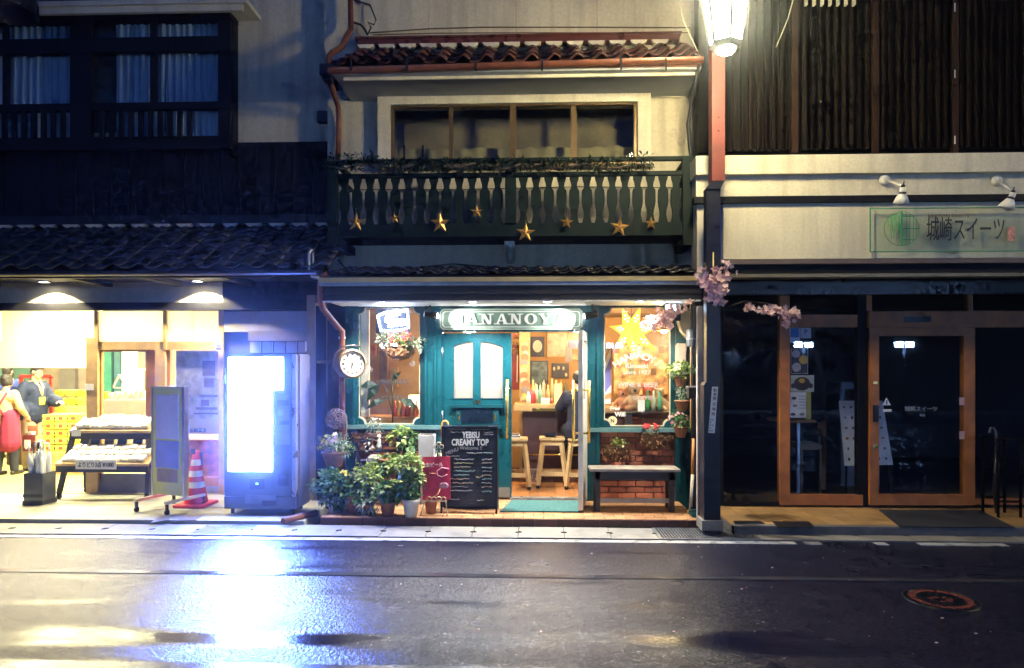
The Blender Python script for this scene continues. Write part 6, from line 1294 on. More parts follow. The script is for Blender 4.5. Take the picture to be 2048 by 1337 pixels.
# table lamp and window plant
t = thing('table_lamp', 'warm glowing table lamp low in the neon window', 'lamp', P(828,835,8.75)); c = P(829,805,8.75); part('shade', MB().lathe([(.07,.09),(.11,-.08),(.10,-.08),(.06,.09)], c, 20), mat('lamp shade', (.8,.62,.35), .7, emit=(1,.72,.32), es=5), t); part('stem', MB().cyl(c-Vector((0,0,.25)), c-Vector((0,0,.06)), .012), BRASS, t); part('bulb', MB().ball(c, .035), glow('lamp bulb', (1,.75,.4), 40), t)
WT = thing('window_table', 'brown table behind the neon window', 'table', P(790,850,8.7)); part('top', MB().box(X(725,8.6), X(842,8.6), 8.5, 9.0, Z(838,8.7), Z(838,8.7)+.03), WOODO, WT)
for x_ in (X(728,8.6), X(836,8.6)): part('leg', MB().box(x_, x_+.05, 8.6, 8.65, .1, Z(838,8.7)), WOODO, WT)
t = thing('window_plant', 'tall plant with a few big dark leaves behind the neon window glass', 'plant', P(785,848,8.45)); sp_ = P(785,846,8.45)
part('stem', MB().tube([sp_, P(785,800,8.45), P(784,765,8.45)], .008, 6).tube([P(785,825,8.45), P(775,790,8.45), P(768,770,8.45)], .006, 6), LEAF4, t)
for (bx, by, dx, dz, L, W) in ((766,798,-1,-.35,.30,.10),(806,799,1,-.35,.26,.11),(752,768,-.8,-.9,.28,.13),(745,770,-1,.0,.22,.12),(790,765,.5,.7,.2,.08)):
    b = MB(); leaf(b, P(bx+8 if dx<0 else bx-6, by, 8.42), (dx, -.15, dz), (0,-1,.6), L, W, droop=.25); part('leaf', b, LEAF4, t)
solo('wall_curtain', MB().fb(716, 620, 738, 850, 8.55, .05), mat('cream curtain cloth', (.55,.5,.42), .8), 'cream drape at the edge of the neon window', 'curtain')
for k, (q, c_, lab) in enumerate([((757,700,776,770),(.10,.08,.08),'dark tall picture on the pub wall behind the hanging basket'), ((735,690,752,712),(.4,.12,.08),'red small picture on the pub wall near the drape'), ((780,735,796,775),(.3,.25,.12),'tan picture on the pub wall behind the window lettering')]):
    t = thing('framed_picture', lab, 'picture', P((q[0]+q[2])/2, q[3], 9.4)); part('frame', MB().fb(*q, 9.4, .03), WOODO, t); part('print', MB().fb(q[0]+2, q[1]+2, q[2]-2, q[3]-2, 9.392, .006), mat('print tone %d' % k, c_, .5, var=.4, vs_=15), t)
part('partition', MB().fb(712, 600, 850, 1000, 9.45, .05), mat('warm partition', (.36,.22,.11), .7), PB)
for k in range(6): 
    b = solo('shelf_bottle', MB().lathe([(.001,0),(.03,0),(.03,.14),(.012,.18),(.012,.23),(.001,.23)], P(790+k*8.5, 838, 8.62), 10), mat('bottle %d' % (k%3), [(.35,.05,.03),(.4,.2,.05),(.5,.12,.06)][k%3], .15), 'small reddish bottle on the window table, %s from the drape' % ['first','second','third','fourth','fifth','sixth'][k], 'bottle', 'bottles on the window table')
# bar counter
yc = 9.62; CT = thing('bar_counter', 'dark timber bar counter with pale top and brick plinth inside the pub', 'bar counter', P(1100,965,yc)); xq0, xq1 = X(1045,yc), xi1
part('top', bev(MB().box(xq0-.12, xq1, yc-.14, yc+.45, Z(822,yc), Z(808,yc)), .01), WOODL, CT); part('nosing', MB().box(xq0+.14, xq1, yc-.16, yc-.141, Z(822,yc)+.01, Z(816,yc)), BRASS, CT); part('front_panel', MB().box(xq0, xq1, yc, yc+.3, Z(938,yc), Z(822,yc)-.001), mat('dark bar front', (.07,.03,.03), .45, var=.2), CT)
part('foot_rail', MB().cyl((xq0,yc-.1,Z(908,yc)),(xq1,yc-.1,Z(908,yc)), .012), BRASS, CT)
bkd = bevel_box('brick', mat('brown grey brick', (.13,.08,.07), .7, var=.3, rand=.3, bump=.4), .05); g = part('plinth', MB().box(xq0-.03, xq1, yc-.09, yc+.0, .086, Z(938,yc)), mat('pale plinth joint', (.35,.3,.25), .9), CT)
for r_ in range(3):
    x_ = xq0-.03 + (.0 if r_ % 2 else -.09)
    while x_ < xq0+1.3:
        a0 = max(x_, xq0-.028); a1 = x_+.17
        piece('brick', bkd, g, ((a0+a1)/2, yc-.085, .12+.063*r_), (a1-a0, .03, .056)); x_ += .18
# stools
def stool(lab, px, Y, w=.34, rz=0):
    t = thing('bar_stool', lab, 'stool', (X(px,Y), Y, .1), group='timber bar stools', rot=(0,0,rz), local=True); h = .66
    part('seat', bev(MB().box(-w/2,w/2,-w/2,w/2,h-.035,h), .008), WOODL, t); part('apron', MB().box(-w/2+.03,w/2-.03,-w/2+.03,w/2-.03,h-.10,h-.036), WOODL, t)
    for sx in (-1,1):
        for sy in (-1,1):
            part('leg', MB().beam((sx*(w/2+.02),sy*(w/2+.02),.04),(sx*(w/2-.05),sy*(w/2-.05),h-.036), .045, .045), WOODL, t); part('rubber_foot', MB().cyl((sx*(w/2+.02),sy*(w/2+.02),0),(sx*(w/2+.02),sy*(w/2+.02),.04), .025, n=10), BLACKM, t)
    for s_ in (-1,1): part('stretcher', MB().box(-w/2,w/2,s_*w/2-.015,s_*w/2+.015,.16,.21), WOODL, t); part('stretcher', MB().box(s_*w/2-.012,s_*w/2+.012,-w/2+.02,w/2-.02,.27,.31), WOODL, t)
    return t
stool('timber bar stool with a dark pouch on its seat, in the middle of the doorway', 1104, 9.22); stool('timber bar stool stacked with papers, half hidden by the closed door', 1030, 9.1); stool('timber bar stool under the person in the navy coat', 1160, 9.15, .34)
zst = .76
solo('pouch', bev(MB().box(X(1088,9.2), X(1112,9.2), 9.12, 9.25, zst+.002, zst+.06), .018), NAVYB, 'dark pouch lying on the middle bar stool', 'pouch')
for k in range(4): solo('magazine', MB().box(X(1020,9.1), X(1042,9.1)-.008*k, 9.0, 9.2, zst+.002+.014*k, zst+.014+.014*k), [PAPER,INK,PAPER,PKD[2]][k], 'magazine %s in the pile on the stool by the closed door' % ['at the bottom','second from the bottom','third from the bottom','on top'][k], 'magazine', 'magazines on the stool')
# things on the counter
zt_ = Z(808,yc); zt_ += .001
def ctr(nm, px, prof, m, lab, cat, dy=.0): return solo(nm, MB().lathe(prof, (X(px,yc+dy), yc+dy, zt_), 14), m, lab, cat)
btl = [(.001,0),(.034,0),(.034,.16),(.013,.21),(.013,.27),(.001,.27)]
ctr('bottle', 1057, [(.001,0),(.03,0),(.03,.11),(.012,.14),(.012,.17),(.001,.17)], WHITE, 'white bottle on the bar beside the red tin', 'bottle'); ctr('tin', 1064, [(.001,0),(.05,0),(.05,.14),(.04,.18),(.001,.19)], mat('red tin', (.62,.06,.09), .4), 'red rounded tin on the bar', 'tin', .1)
ctr('bottle', 1080, btl, mat('sea green bottle', (.18,.36,.28), .2), 'sea green bottle in the middle of the bar', 'bottle', .05); ctr('bottle', 1073, btl, mat('pale jar', (.6,.55,.45), .3), 'pale bottle behind the sea green bottle', 'bottle', .18); ctr('tumbler', 1102, [(.001,0),(.026,0),(.03,.08),(.027,.08)], mat('brown tumbler', (.25,.06,.03), .3), 'brown tumbler beside the small white sign on the bar', 'tumbler')
t = thing('counter_sign', 'small white sign card leaning on the bar', 'sign', P(1091,810,yc)); part('card', bev(MB().box(X(1082,yc-.05),X(1099,yc-.05),yc-.05,yc-.04,zt_,zt_+.085), .004), PAPER, t)
for k in range(2): part('print_line', MB().box(X(1085,yc-.05),X(1096,yc-.05),yc-.053,yc-.0505,zt_+.03+.02*k,zt_+.038+.02*k), mat('grey print', (.4,.4,.4), .6), t)
t = thing('menu_book', 'upright buff menu board standing on the bar by the person', 'menu', P(1118,810,yc+.1)); part('cover', MB().box(X(1109,yc),X(1124,yc),yc+.08,yc+.10,zt_,zt_+.28), mat('buff card', (.62,.48,.28), .7), t); part('binding', MB().box(X(1108,yc),X(1109,yc)-.002,yc+.075,yc+.105,zt_,zt_+.28), INK, t)
for k, (px, h_, c_) in enumerate([(1066,.33,(.5,.35,.18)),(1086,.30,(.3,.28,.24)),(1096,.26,(.55,.3,.15)),(1104,.36,(.25,.22,.12)),(1112,.32,(.5,.42,.2)),(1120,.30,(.55,.12,.08))]):
    solo('bottle', MB().lathe([(.001,0),(.04,0),(.04,h_*.6),(.014,h_*.78),(.014,h_),(.001,h_)], (X(px,yc+.3), yc+.33, zt_), 12), mat('back bottle %d' % k, c_, .2), '%s back bar bottle, the only one of that colour along the bar' % ['tan','grey','orange','olive','gold','red'][k], 'bottle', 'bottles at the back of the bar')
# pillar of stickers, red board, pictures
SP = thing('sticker_pillar', 'square pillar covered with round stickers inside the pub doorway', 'pillar', P(1050,960,10.2)); part('shaft', MB().fb(1039, 600, 1060, 968, 10.2, .16), mat('tan pillar', (.40,.27,.14), .6), SP)
rng = random.Random(21); SC = [mat('sticker %d' % k, c_, .5) for k, c_ in enumerate([(.55,.45,.25),(.25,.15,.1),(.6,.5,.4),(.45,.15,.1),(.2,.2,.25),(.6,.45,.1)])]
py = 690; k = 0
while py < 830:
    r_ = rng.uniform(5,8.5); px = 1049.5 + rng.uniform(-3,3); part('sticker', MB().lathe([(r_*10.2/F,0),(.001,0)], P(px,py,10.196-.0008*k), 12, Mx), SC[k%6], SP); py += r_*1.35; k += 1
t = thing('wall_board', 'dark red notice board with a pale stick beside the sticker pillar', 'board', P(1032,830,10.4)); part('panel', MB().fb(1022, 690, 1040, 780, 10.4, .04), mat('oxblood board', (.22,.03,.03), .5), t); part('stick', MB().beam(P(1035,700,10.39), P(1034,765,10.39), .014, .014), PAPER, t)
YP = 10.97
def pic(lab, q, fm, pm, extra=None):
    t = thing('framed_picture', lab, 'picture', P((q[0]+q[2])/2, q[3], YP)); part('frame', MB().fb(*q, YP, .03), fm, t); part('print', MB().fb(q[0]+2, q[1]+2, q[2]-2, q[3]-2, YP-.006, .005), pm, t); return t
OVD = mat('navy print', (.02,.02,.05), .5)
t = pic('black picture with a pale oval plate above the bar', (1061,674,1089,714), OVD, OVD); part('oval', MB().lathe([(.075,0),(.001,0)], P(1075,693,YP-.009), 24, Matrix.Scale(1.3,4,(0,0,1)) @ Mx), mat('oval plate', (.5,.5,.42), .4, var=.2), t)
pic('pink and buff poster at the top of the pub wall', (1094,666,1134,714), WOODL, mat('pink buff print', (.6,.34,.24), .5, var=.5, vs_=9)); pic('blue green picture below the oval plate', (1061,722,1096,770), OVD, mat('blue green print', (.10,.15,.18), .4, var=.7, vs_=12))
t = pic('black poster with a few pale spots beside the seated person', (1104,727,1138,757), OVD, mat('black print', (.015,.015,.03), .5))
for (px, py) in ((1108,738),(1117,736),(1127,737),(1132,750)): part('pale_spot', MB().ball(P(px,py,YP-.006), (.02,.003,.03), 8, 6), mat('pale print', (.6,.5,.36), .6), t)
t = thing('hanging_card', 'white card hanging from the ceiling above the seated person', 'card', P(1138,724,9.3)); part('card', MB().fb(1131, 694, 1143, 724, 9.3, .006), PAPER, t); part('string', MB().cyl(P(1137,694,9.3), P(1137,640,9.3), .003, n=5), BLACKM, t)
# paper star in the other window
yS = YF+.16; c = P(1262, 664, yS); ST = thing('paper_star', 'big glowing yellow seven pointed paper star lantern in the pub window', 'star lantern', c); SE = mat('yellow star paper', (.7,.48,.06), .7, emit=(1,.60,.08), es=.65); tips = [(1243,612),(1282,612),(1318,655),(1313,702),(1270,722),(1229,699),(1218,653)]
for k, (px, py) in enumerate(tips):
    d = P(px,py,yS) - c; n = Vector((d.z,0,-d.x)).normalized(); L_ = d.length; b1 = c + d*.30 + n*.075; b2 = c + d*.30 - n*.075; f = c + d*.2 + Vector((0,-.07,0)); bk_ = c + d*.2 + Vector((0,.07,0)); tip = c+d
    part('point', MB().add([b1,b2,tip,f,bk_,c], [(0,2,3),(2,1,3),(2,0,4),(1,2,4),(3,1,5),(0,3,5)]), SE, ST)
    for (u, v) in ((.38,.0),(.5,.02),(.5,-.02),(.62,0)): part('punched_dot', MB().ball(c+d*u+n*v+Vector((0,-.055*(1-u)-.012,0)), .012, 6, 5), glow('star dot', (1,.85,.4), 5), ST)
part('cord', MB().cyl(c+Vector((0,0,.1)), c+Vector((0,0,.7)), .004, n=5), BLACKM, ST)
t = thing('flag_picture', 'tall framed picture of red white and blue diagonal stripes at the window edge', 'picture', P(1214,810,9.0)); part('frame', MB().fb(1205, 690, 1224, 812, 9.0, .03), WOODO, t)
for q, c_ in (((1207,694,1222,808),(.75,.73,.7)),): part('print', MB().fb(*q, 8.993, .005), mat('flag white', c_, .6), t)
for k, (pts, c_) in enumerate([([(1207,730),(1207,715),(1220,694),(1222,694)],(.6,.28,.1)), ([(1207,790),(1207,750),(1222,712),(1222,770)],(.2,.18,.5)), ([(1207,800),(1207,792),(1222,785),(1222,796)],(.6,.28,.1))]): part('stripe', MB().prism([(P(a_,b2,8.99).x, P(a_,b2,8.99).z) for a_, b2 in pts], 8.986, 8.99), mat('flag tone %d' % k, c_, .6), t)
SB_ = thing('window_bench', 'dark window shelf inside the paper star window', 'shelf', P(1275,840,8.8)); part('top', MB().box(X(1205,8.7), X(1345,8.7), 8.6, 9.1, Z(822,8.7)-.03, Z(822,8.7)), mat('dark shelf top', (.10,.05,.03), .4), SB_); part('edge', MB().box(X(1205,8.7), X(1280,8.7), 8.585, 8.599, Z(822,8.7)-.02, Z(822,8.7)-.005), BRASS, SB_)
for x_ in (X(1207,8.7), X(1343,8.7)-.04): part('leg', MB().box(x_, x_+.04, 8.7, 8.74, .1, Z(822,8.7)-.03), DARKW, SB_)
zt3 = Z(822,8.7)
PLM = [mat('plush %d' % k, c_, .95, var=.25) for k, c_ in enumerate([(.55,.22,.10),(.50,.30,.16),(.6,.14,.08),(.58,.42,.26)])]
for k, (px, py, s_) in enumerate([(1245,800,1.0),(1268,795,1.2),(1296,792,1.15),(1318,800,1.0)]):
    c = Vector((X(px,8.85), 8.85, zt3)); t = thing('soft_toy', '%s soft toy on the window shelf, %s from the striped picture' % (['rust','tan','red','sandy'][k], ['first','second','third','fourth'][k]), 'soft toy', c, group='soft toys in the window'); h_ = .11*s_
    b = MB(); b.ball(c+Vector((0,0,h_*.8)), (h_*.75,h_*.65,h_*.85)); b.ball(c+Vector((0,0,h_*2.0)), h_*.62)
    for s2 in (-1,1): b.ball(c+Vector((s2*h_*.45,0,h_*2.5)), h_*.22); b.cap(c+Vector((s2*h_*.6,-.02,h_*1.2)), c+Vector((s2*h_*1.0,-.06,h_*.7)), h_*.24, h_*.2); b.cap(c+Vector((s2*h_*.4,-.03,h_*.25)), c+Vector((s2*h_*.6,-h_*.9,h_*.2)), h_*.26, h_*.24)
    part('body', blob(b, .014, 3), PLM[k], t); part('nose', MB().ball(c+Vector((0,-h_*.62,h_*1.95)), h_*.14), INK, t)
wp = crate('wall_collage', 1228, 690, 1338, 790, 10.6, .04, mat('busy warm collage', (.5,.28,.14), .6, var=.8, vs_=8, fine=.3), 'busy warm coloured wall collage behind the soft toys', 'collage')
for k, (px, c_) in enumerate([(1296,(.1,.4,.12)),(1308,(.5,.55,.35)),(1320,(.1,.38,.2))]): solo('bottle', MB().lathe([(.001,0),(.032,0),(.032,.15),(.013,.2),(.013,.26),(.001,.26)], (X(px,8.64), 8.66, zt3), 12), mat('window bottle %d' % k, c_, .12), '%s bottle standing on the shelf in the paper star window' % ['dark green','pale green','mid green'][k], 'bottle', 'green bottles in the window')
solo('table_easel', bev(MB().fb(1276, 800, 1290, 826, 8.62, .03), .004), PAPER, 'small cream card holder on the window shelf beside the bottles', 'card holder')
t = thing('chair', 'chair with pale rounded back and orange seat behind the window lettering', 'chair', P(1262,900,8.9)); part('backrest', bev(MB().fb(1250, 828, 1265, 880, 8.78, .04), .015), mat('pale chair back', (.5,.42,.33), .6), t); part('seat', bev(MB().fb(1264, 838, 1284, 856, 8.8, .3), .015), mat('orange seat', (.65,.2,.08), .6), t)
for px in (1252, 1282): part('leg', MB().fb(px-2, 856, px+2, 985, 8.85, .03), WOODO, t)

# ================================================================== SWEET SHOP THINGS
# sign board on stand-offs
ysg = 7.36; SW = thing('shop_sign', 'clear glass sign with green lattice emblem and black Japanese lettering', 'sign', P(1900,512,ysg)); GLS = glass('sign glass', (.94,.98,.95), .05, .8, haze=.05)
pn = part('panel', MB().fb(1741, 416, 2100, 503, ysg, .008), GLS, SW); part('edge', MB().fb(1740, 415, 1742, 504, ysg-.001, .010), mat('green glass edge', (.05,.3,.15), .2), SW); part('edge', MB().fb(1742, 502, 2100, 504, ysg-.001, .010), MATS['green glass edge'], SW); part('edge', MB().fb(1742, 415, 2100, 417, ysg-.001, .010), MATS['green glass edge'], SW)
for px in (1743, 1910, 2050):
    for py in (413, 506): part('stand_off', MB().cyl(P(px,py,ysg-.01), P(px,py,ysg+.07), .008, n=10), ALU, SW)
GRN = mat('sign green', (.02,.30,.08), .5); cg = P(1803,458,ysg-.002); Rg = 34*ysg/F; em = part('emblem', MB().lathe([(Rg,-.001),(Rg-.004,-.001)], cg, 40, Mx).ring([(cg.x+Rg*math.cos(u),cg.z+Rg*math.sin(u)) for u in [2*math.pi*k/40 for k in range(40)]],[(cg.x+(Rg-.005)*math.cos(u),cg.z+(Rg-.005)*math.sin(u)) for u in [2*math.pi*k/40 for k in range(40)]], ysg-.004, ysg-.002), GRN, SW)
def chord(dx): return math.sqrt(max(Rg*Rg-dx*dx, 0))
mb = MB(); mb.box(cg.x-.008, cg.x+.010, ysg-.0062, ysg-.0042, cg.z-Rg, cg.z+Rg)
for k, dx in enumerate((.05,.085,.12,.15)): h_ = chord(dx); mb.box(cg.x+dx-.0025, cg.x+dx+.0025, ysg-.0066-.0003*k, ysg-.0046, cg.z-h_, cg.z+h_)
for k, dz in enumerate((-.118,.0,.13)): mb.box(cg.x+.0105, cg.x+chord(dz), ysg-.0090-.0003*k, ysg-.0070, cg.z+dz-.004, cg.z+dz+.004)
part('emblem_lattice', mb, GRN, em)
mb = MB(); rng = random.Random(9)
for k in range(34):
    dx = -rng.uniform(.02,.155); h_ = chord(dx); z1_ = cg.z + h_*.95; z0_ = z1_ - rng.uniform(.4,1)*h_*1.7; mb.tube([(cg.x+dx+.006*math.sin(j*1.3+k), ysg-.004, z1_+(z0_-z1_)*j/5) for j in range(6)], .0016, 4)
part('emblem_willow', mb, mat('willow green', (.12,.38,.16), .5), em)
text('城崎スイーツ', INK, SW, P(1931,458,ysg-.003), w=.80, h=.25, name='sign_lettering', depth=.002); text('KINOSAKI SWEETS', mat('brown lettering', (.2,.12,.06), .5), SW, P(1897,432,ysg-.003), w=.42, name='sign_lettering'); text('湯\n乃\n華', mat('red seal ink', (.6,.1,.07), .6), SW, P(2023,468,ysg-.003), h=.16, w=.05, name='seal_lettering') if False else part('seal', MB().fb(2016, 454, 2030, 482, ysg-.003, .002), mat('red seal ink', (.62,.28,.2), .6, var=.5, vs_=40), SW)
# swan neck sign lamps
for (px, py, hx, hy, tilt, lab) in ((1768,361,1806,385,0,'unlit white swing arm sign lamp above the green emblem'), (1992,363,2026,396,18,'unlit white swing arm sign lamp at the edge of the picture')):
    b0 = P(px, py, 7.40); hd = P(hx, hy-8, 7.05); t = thing('sign_lamp', lab, 'lamp', b0, group='swing arm sign lamps'); ENA = mat('white enamel', (.72,.70,.62), .35)
    part('wall_plate', MB().lathe([(.055,0),(.055,.02),(.03,.035),(.001,.036)], b0, 20, Mx), ENA, t); part('arm', MB().tube([b0+Vector((0,-.03,0)), hd+Vector((0,0,.02))], .012, 10), ENA, t); part('knuckle', MB().ball(hd+Vector((0,0,.02)), .022).tube([hd+Vector((0,0,.02)), hd+Vector((.012,0,.07))], .005, 6), BLACKM, t)
    Ml = Matrix.Translation(hd) @ Matrix.Rotation(R(tilt), 4, 'Y') @ Matrix.Rotation(R(14), 4, 'X'); sh = MB().lathe([(.001,.01),(.028,.01),(.03,-.045),(.034,-.055),(.055,-.09),(.078,-.15),(.074,-.15),(.05,-.09)], (0,0,0), 20); sh.v = [Ml @ v for v in sh.v]; part('shade', sh, ENA, t); bu = MB().lathe([(.02,-.08),(.05,-.13),(.04,-.16),(.001,-.17)], (0,0,0), 16); bu.v = [Ml @ v for v in bu.v]; part('reflector_bulb', bu, mat('frosted bulb', (.5,.48,.42), .3), t); band = MB().lathe([(.032,-.035),(.036,-.045),(.034,-.058)], (0,0,0), 20); band.v = [Ml @ v for v in band.v]; part('collar', band, BLACKM, t)
# posters inside the glass
yp = yD+.055
def poster(lab, q, pm, cat='poster'): t = thing('window_poster', lab, cat, P((q[0]+q[2])/2, q[3], yp)); part('sheet', MB().fb(*q, yp, .004), pm, t); return t
def disc(t, px, py, r, m, k=1, sz=1.0): part('print_spot', MB().lathe([(r*yp/F,0),(.001,0)], P(px,py,yp-.0006*k-.001), 20, Matrix.Scale(sz,4,(0,0,1)) @ Mx), m, t)
CRD = mat('dull white card', (.82,.82,.80), .5)
t = poster('small sticker with a blue square at the top of the sweet shop glass', (1579,656,1600,686), CRD, 'sticker'); part('blue_square', MB().fb(1581, 657, 1598, 675, yp-.003, .002), mat('sticker blue', (.03,.2,.55), .4), t)
t = poster('small white sticker with a violet letter beside the blue square sticker', (1601,656,1622,677), CRD, 'sticker'); text('P', mat('violet ink', (.2,.1,.4), .5), t, P(1612,664,yp-.003), h=.055, bold=.02)
t = poster('dark framed poster with three round sweets on the sweet shop glass', (1582,698,1616,748), CRD); part('dark_field', MB().fb(1583, 699, 1615, 747, yp-.002, .0015), mat('dark print field', (.05,.045,.06), .5), t)
PKY = mat('pale sweet', (.5,.42,.44), .5, var=.3, vs_=40); disc(t,1592,708,8,PKY,3); disc(t,1607,720,9,mat('yellow sweet', (.65,.4,.05), .5),4); disc(t,1593,735,9,PKY,5)
t = poster('pale poster of a round brown dish on the sweet shop glass', (1581,751,1628,784), mat('sage card', (.5,.52,.45), .5)); BRN = mat('brown dish', (.06,.03,.03), .5); disc(t,1604,768,16,BRN,3,.85); disc(t,1587,772,5,BRN,4); disc(t,1621,772,5,BRN,4); disc(t,1604,762,6,MATS['yellow sweet'],5,.8)
t = poster('white menu sheet at the bottom of the row on the sweet shop glass', (1579,785,1614,836), CRD); 
for k, (px, py) in enumerate(((1588,797),(1590,812),(1586,829),(1604,829))): disc(t,px,py,5,[BRN,mat('mauve print', (.35,.25,.3), .5)][k%2],3+k,.6)
for k in range(5): part('print_line', MB().fb(1597, 792+k*6, 1611, 793.5+k*6, yp-.003, .002), mat('grey print', (.4,.4,.4), .6), t)
t = poster('yellow edged leaflet behind the white menu sheet', (1612,783,1622,840), mat('yellow green leaflet', (.45,.42,.10), .5), 'leaflet')
# menu board standing inside
ym = 8.55; MBD = thing('menu_board', 'tall white picture menu board standing inside behind the sweet shop door', 'menu board', P(1730,985,ym)); qd = [P(1678,802,ym), P(1765,802,ym+.02), P(1786,930,ym), P(1690,932,ym)]
ce = sum(qd, Vector())/4; mb = MB(); mb.add([q for q in qd]+[q+Vector((0,.02,0)) for q in qd], [(3,2,1,0),(4,5,6,7),(0,1,5,4),(1,2,6,5),(2,3,7,6),(3,0,4,7)]); sheet = part('sheet', mb, mat('menu card', (.84,.82,.76), .5), MBD)
def onm(u, v): return (qd[0].lerp(qd[1],u)).lerp(qd[3].lerp(qd[2],u), v) + Vector((0,-.004,0))
rng = random.Random(4); FC = [mat('food print %d' % k, c_, .5) for k, c_ in enumerate([(.08,.05,.08),(.5,.3,.06),(.4,.2,.2),(.12,.12,.16),(.35,.25,.1)])]
for r_ in range(6):
    for c_ in range(6): part('food_print', MB().ball(onm(.1+c_*.155, .10+r_*.16), (.018*rng.uniform(.6,1.3),.002,.02*rng.uniform(.6,1.2)), 8, 5), FC[(r_*2+c_*3)%5], sheet)
part('easel_leg', MB().beam(qd[3]+Vector((.03,.03,0)), (qd[3].x+.03, ym+.05, .1), .02, .02).beam(qd[2]+Vector((-.03,.03,0)), (qd[2].x-.03, ym+.05, .1), .02, .02), BLACKM, MBD)
t = thing('table', 'pale edged table inside the sweet shop beside the posters', 'table', P(1600,1000,8.5)); part('top', bev(MB().fb(1560, 841, 1634, 846, 8.4, .5), .005), WOODO, t); part('leg', MB().fb(1595, 847, 1600, 988, 8.45, .04), ALU, t)
t = thing('chair', 'low timber chair behind the table inside the sweet shop', 'chair', P(1630,985,8.9)); part('seat', MB().fb(1600, 889, 1645, 900, 8.8, .4), WOODL, t); part('backrest', MB().fb(1644, 842, 1652, 990, 9.1, .05), WOODO, t); part('back_slat', MB().fb(1636, 845, 1652, 870, 9.09, .02), WOODO, t)
for px in (1602, 1640): part('leg', MB().fb(px, 900, px+4, 990, 8.82, .03), WOODO, t)
t = thing('chiller_cabinet', 'dim glass fronted chiller cabinet deep inside the sweet shop', 'cabinet', P(1710,990,9.4)); part('body', bev(MB().fb(1682, 765, 1760, 985, 9.4, .5), .015), mat('dim steel cabinet', (.25,.27,.3), .4, .3), t); part('glass_door', MB().fb(1690, 778, 1752, 900, 9.39, .008), GLASSB, t)
# metal umbrella rack at the edge, floor mat, iron covers
RKM = mat('matt black rack', (.004,.004,.005), .8, spec=.1)
UR = thing('umbrella_rack', 'black metal umbrella rack standing at the sweet shop wall by the picture edge', 'rack', (X(2005,7.6),7.6,ZR))
for px in (1984, 2028):
    for y_ in (7.5, 7.75): part('post', MB().cyl((X(px,7.6),y_,ZR),(X(px,7.6),y_,Z(872,7.6)), .014, n=8), RKM, UR)
for zz in (.25, .55, Z(874,7.6)): [part('rail', MB().box(X(1984,7.6),X(2028,7.6),y_-.01,y_+.01,zz,zz+.02), RKM, UR) for y_ in (7.5, 7.75)]
u = thing('umbrella', 'umbrella with pale hooked handle in the black metal rack', 'umbrella', (X(1992,7.62),7.62,ZR)); part('canopy', MB().tube([(X(1992,7.62),7.62,ZR+.02),(X(1992,7.62),7.62,.4),(X(1992,7.62),7.62,Z(885,7.62))], [.01,.035,.015], 10), NAVYB, u); part('handle', MB().tube([P(1992,885,7.62), P(1992,865,7.62), P(1988,856,7.62), P(1981,856,7.62), P(1979,866,7.62)], .012, 8), mat('dim grey handle', (.12,.13,.14), .6), u)
M0 = [G(1758,1022,ZR), G(1800,1056,ZR), G(2030,1058,ZR), G(1958,1022,ZR)]
solo('door_mat', bev(MB().hprism([(q.x,q.y) for q in M0], ZR+.004, ZR+.014), .002), mat('black mat', (.012,.013,.02), .9, bump=.5, bs=200), 'large black floor mat in front of the sweet shop door', 'mat')
for q, lab in (([(1466,1043),(1470,1049),(1530,1049),(1520,1043)], 'smaller dark iron cover set in the ochre paving'), ([(1545,1044),(1555,1056),(1630,1056),(1618,1044)], 'larger dark iron cover set in the ochre paving')):
    g4 = [G(a_,b2,ZR) for a_, b2 in q]; solo('iron_cover', MB().hprism([(v.x,v.y) for v in g4], ZR+.002, ZR+.006), mat('dark iron', (.02,.02,.025), .4, .5), lab, 'iron cover', 'iron covers in the ochre paving')

# ---- more of the pub's clutter: shelf above the bar, hanging glasses, wall frames
SHF = thing('wall_shelf', 'dark shelf of small bottles on the pub wall below the pictures', 'shelf', P(1085,790,10.85)); part('board', MB().box(X(1058,10.85), X(1140,10.85), 10.8, 10.99, Z(786,10.85)-.02, Z(786,10.85)), DARKW, SHF)
rng = random.Random(31); CLT = [mat('clutter %d' % k, c_, .35, var=.2) for k, c_ in enumerate([(.45,.10,.05),(.5,.34,.12),(.12,.16,.12),(.55,.5,.4),(.30,.06,.04),(.16,.10,.06)])]
for k in range(9): hh = rng.uniform(.14,.24); solo('bottle', MB().lathe([(.001,0),(.028,0),(.028,hh*.6),(.010,hh*.8),(.010,hh),(.001,hh)], (X(1062+k*8.6,10.88), 10.88, Z(786,10.85)+.001), 8), CLT[k%6], 'small bottle on the dark wall shelf, %s from the sticker pillar' % ['first','second','third','fourth','fifth','sixth','seventh','eighth','ninth'][k], 'bottle', 'bottles on the wall shelf')
for k, (px, py, w, h, c_, lab) in enumerate([(1030,672,9,14,(.3,.08,.05),'small red frame high beside the sticker pillar'),(1146,690,12,18,(.2,.12,.3),'violet frame near the open door leaf'),(1147,715,10,12,(.5,.3,.1),'gold small frame below the violet frame')]):
    t = thing('framed_picture', lab, 'picture', P(px,py+h/2,10.95)); part('frame', MB().fb(px-w, py-h/2, px+w, py+h/2, 10.95, .03), CLT[5], t); part('print', MB().fb(px-w+2, py-h/2+2, px+w-2, py+h/2-2, 10.944, .005), mat('small print %d' % k, c_, .5, var=.5, vs_=20), t)
t = thing('dried_bunch', 'bunch of dried flowers hanging beside the sticker pillar', 'dried flowers', P(1032,690,10.3)); b = MB(); bush(b, P(1033,690,10.3), (.07,.05,.12), 70, .06, .02, rng, up=-.6); part('foliage', b, FLW['brown'], t); part('tie', MB().cyl(P(1033,676,10.3), P(1033,660,10.3), .005, n=6), BRASS, t)
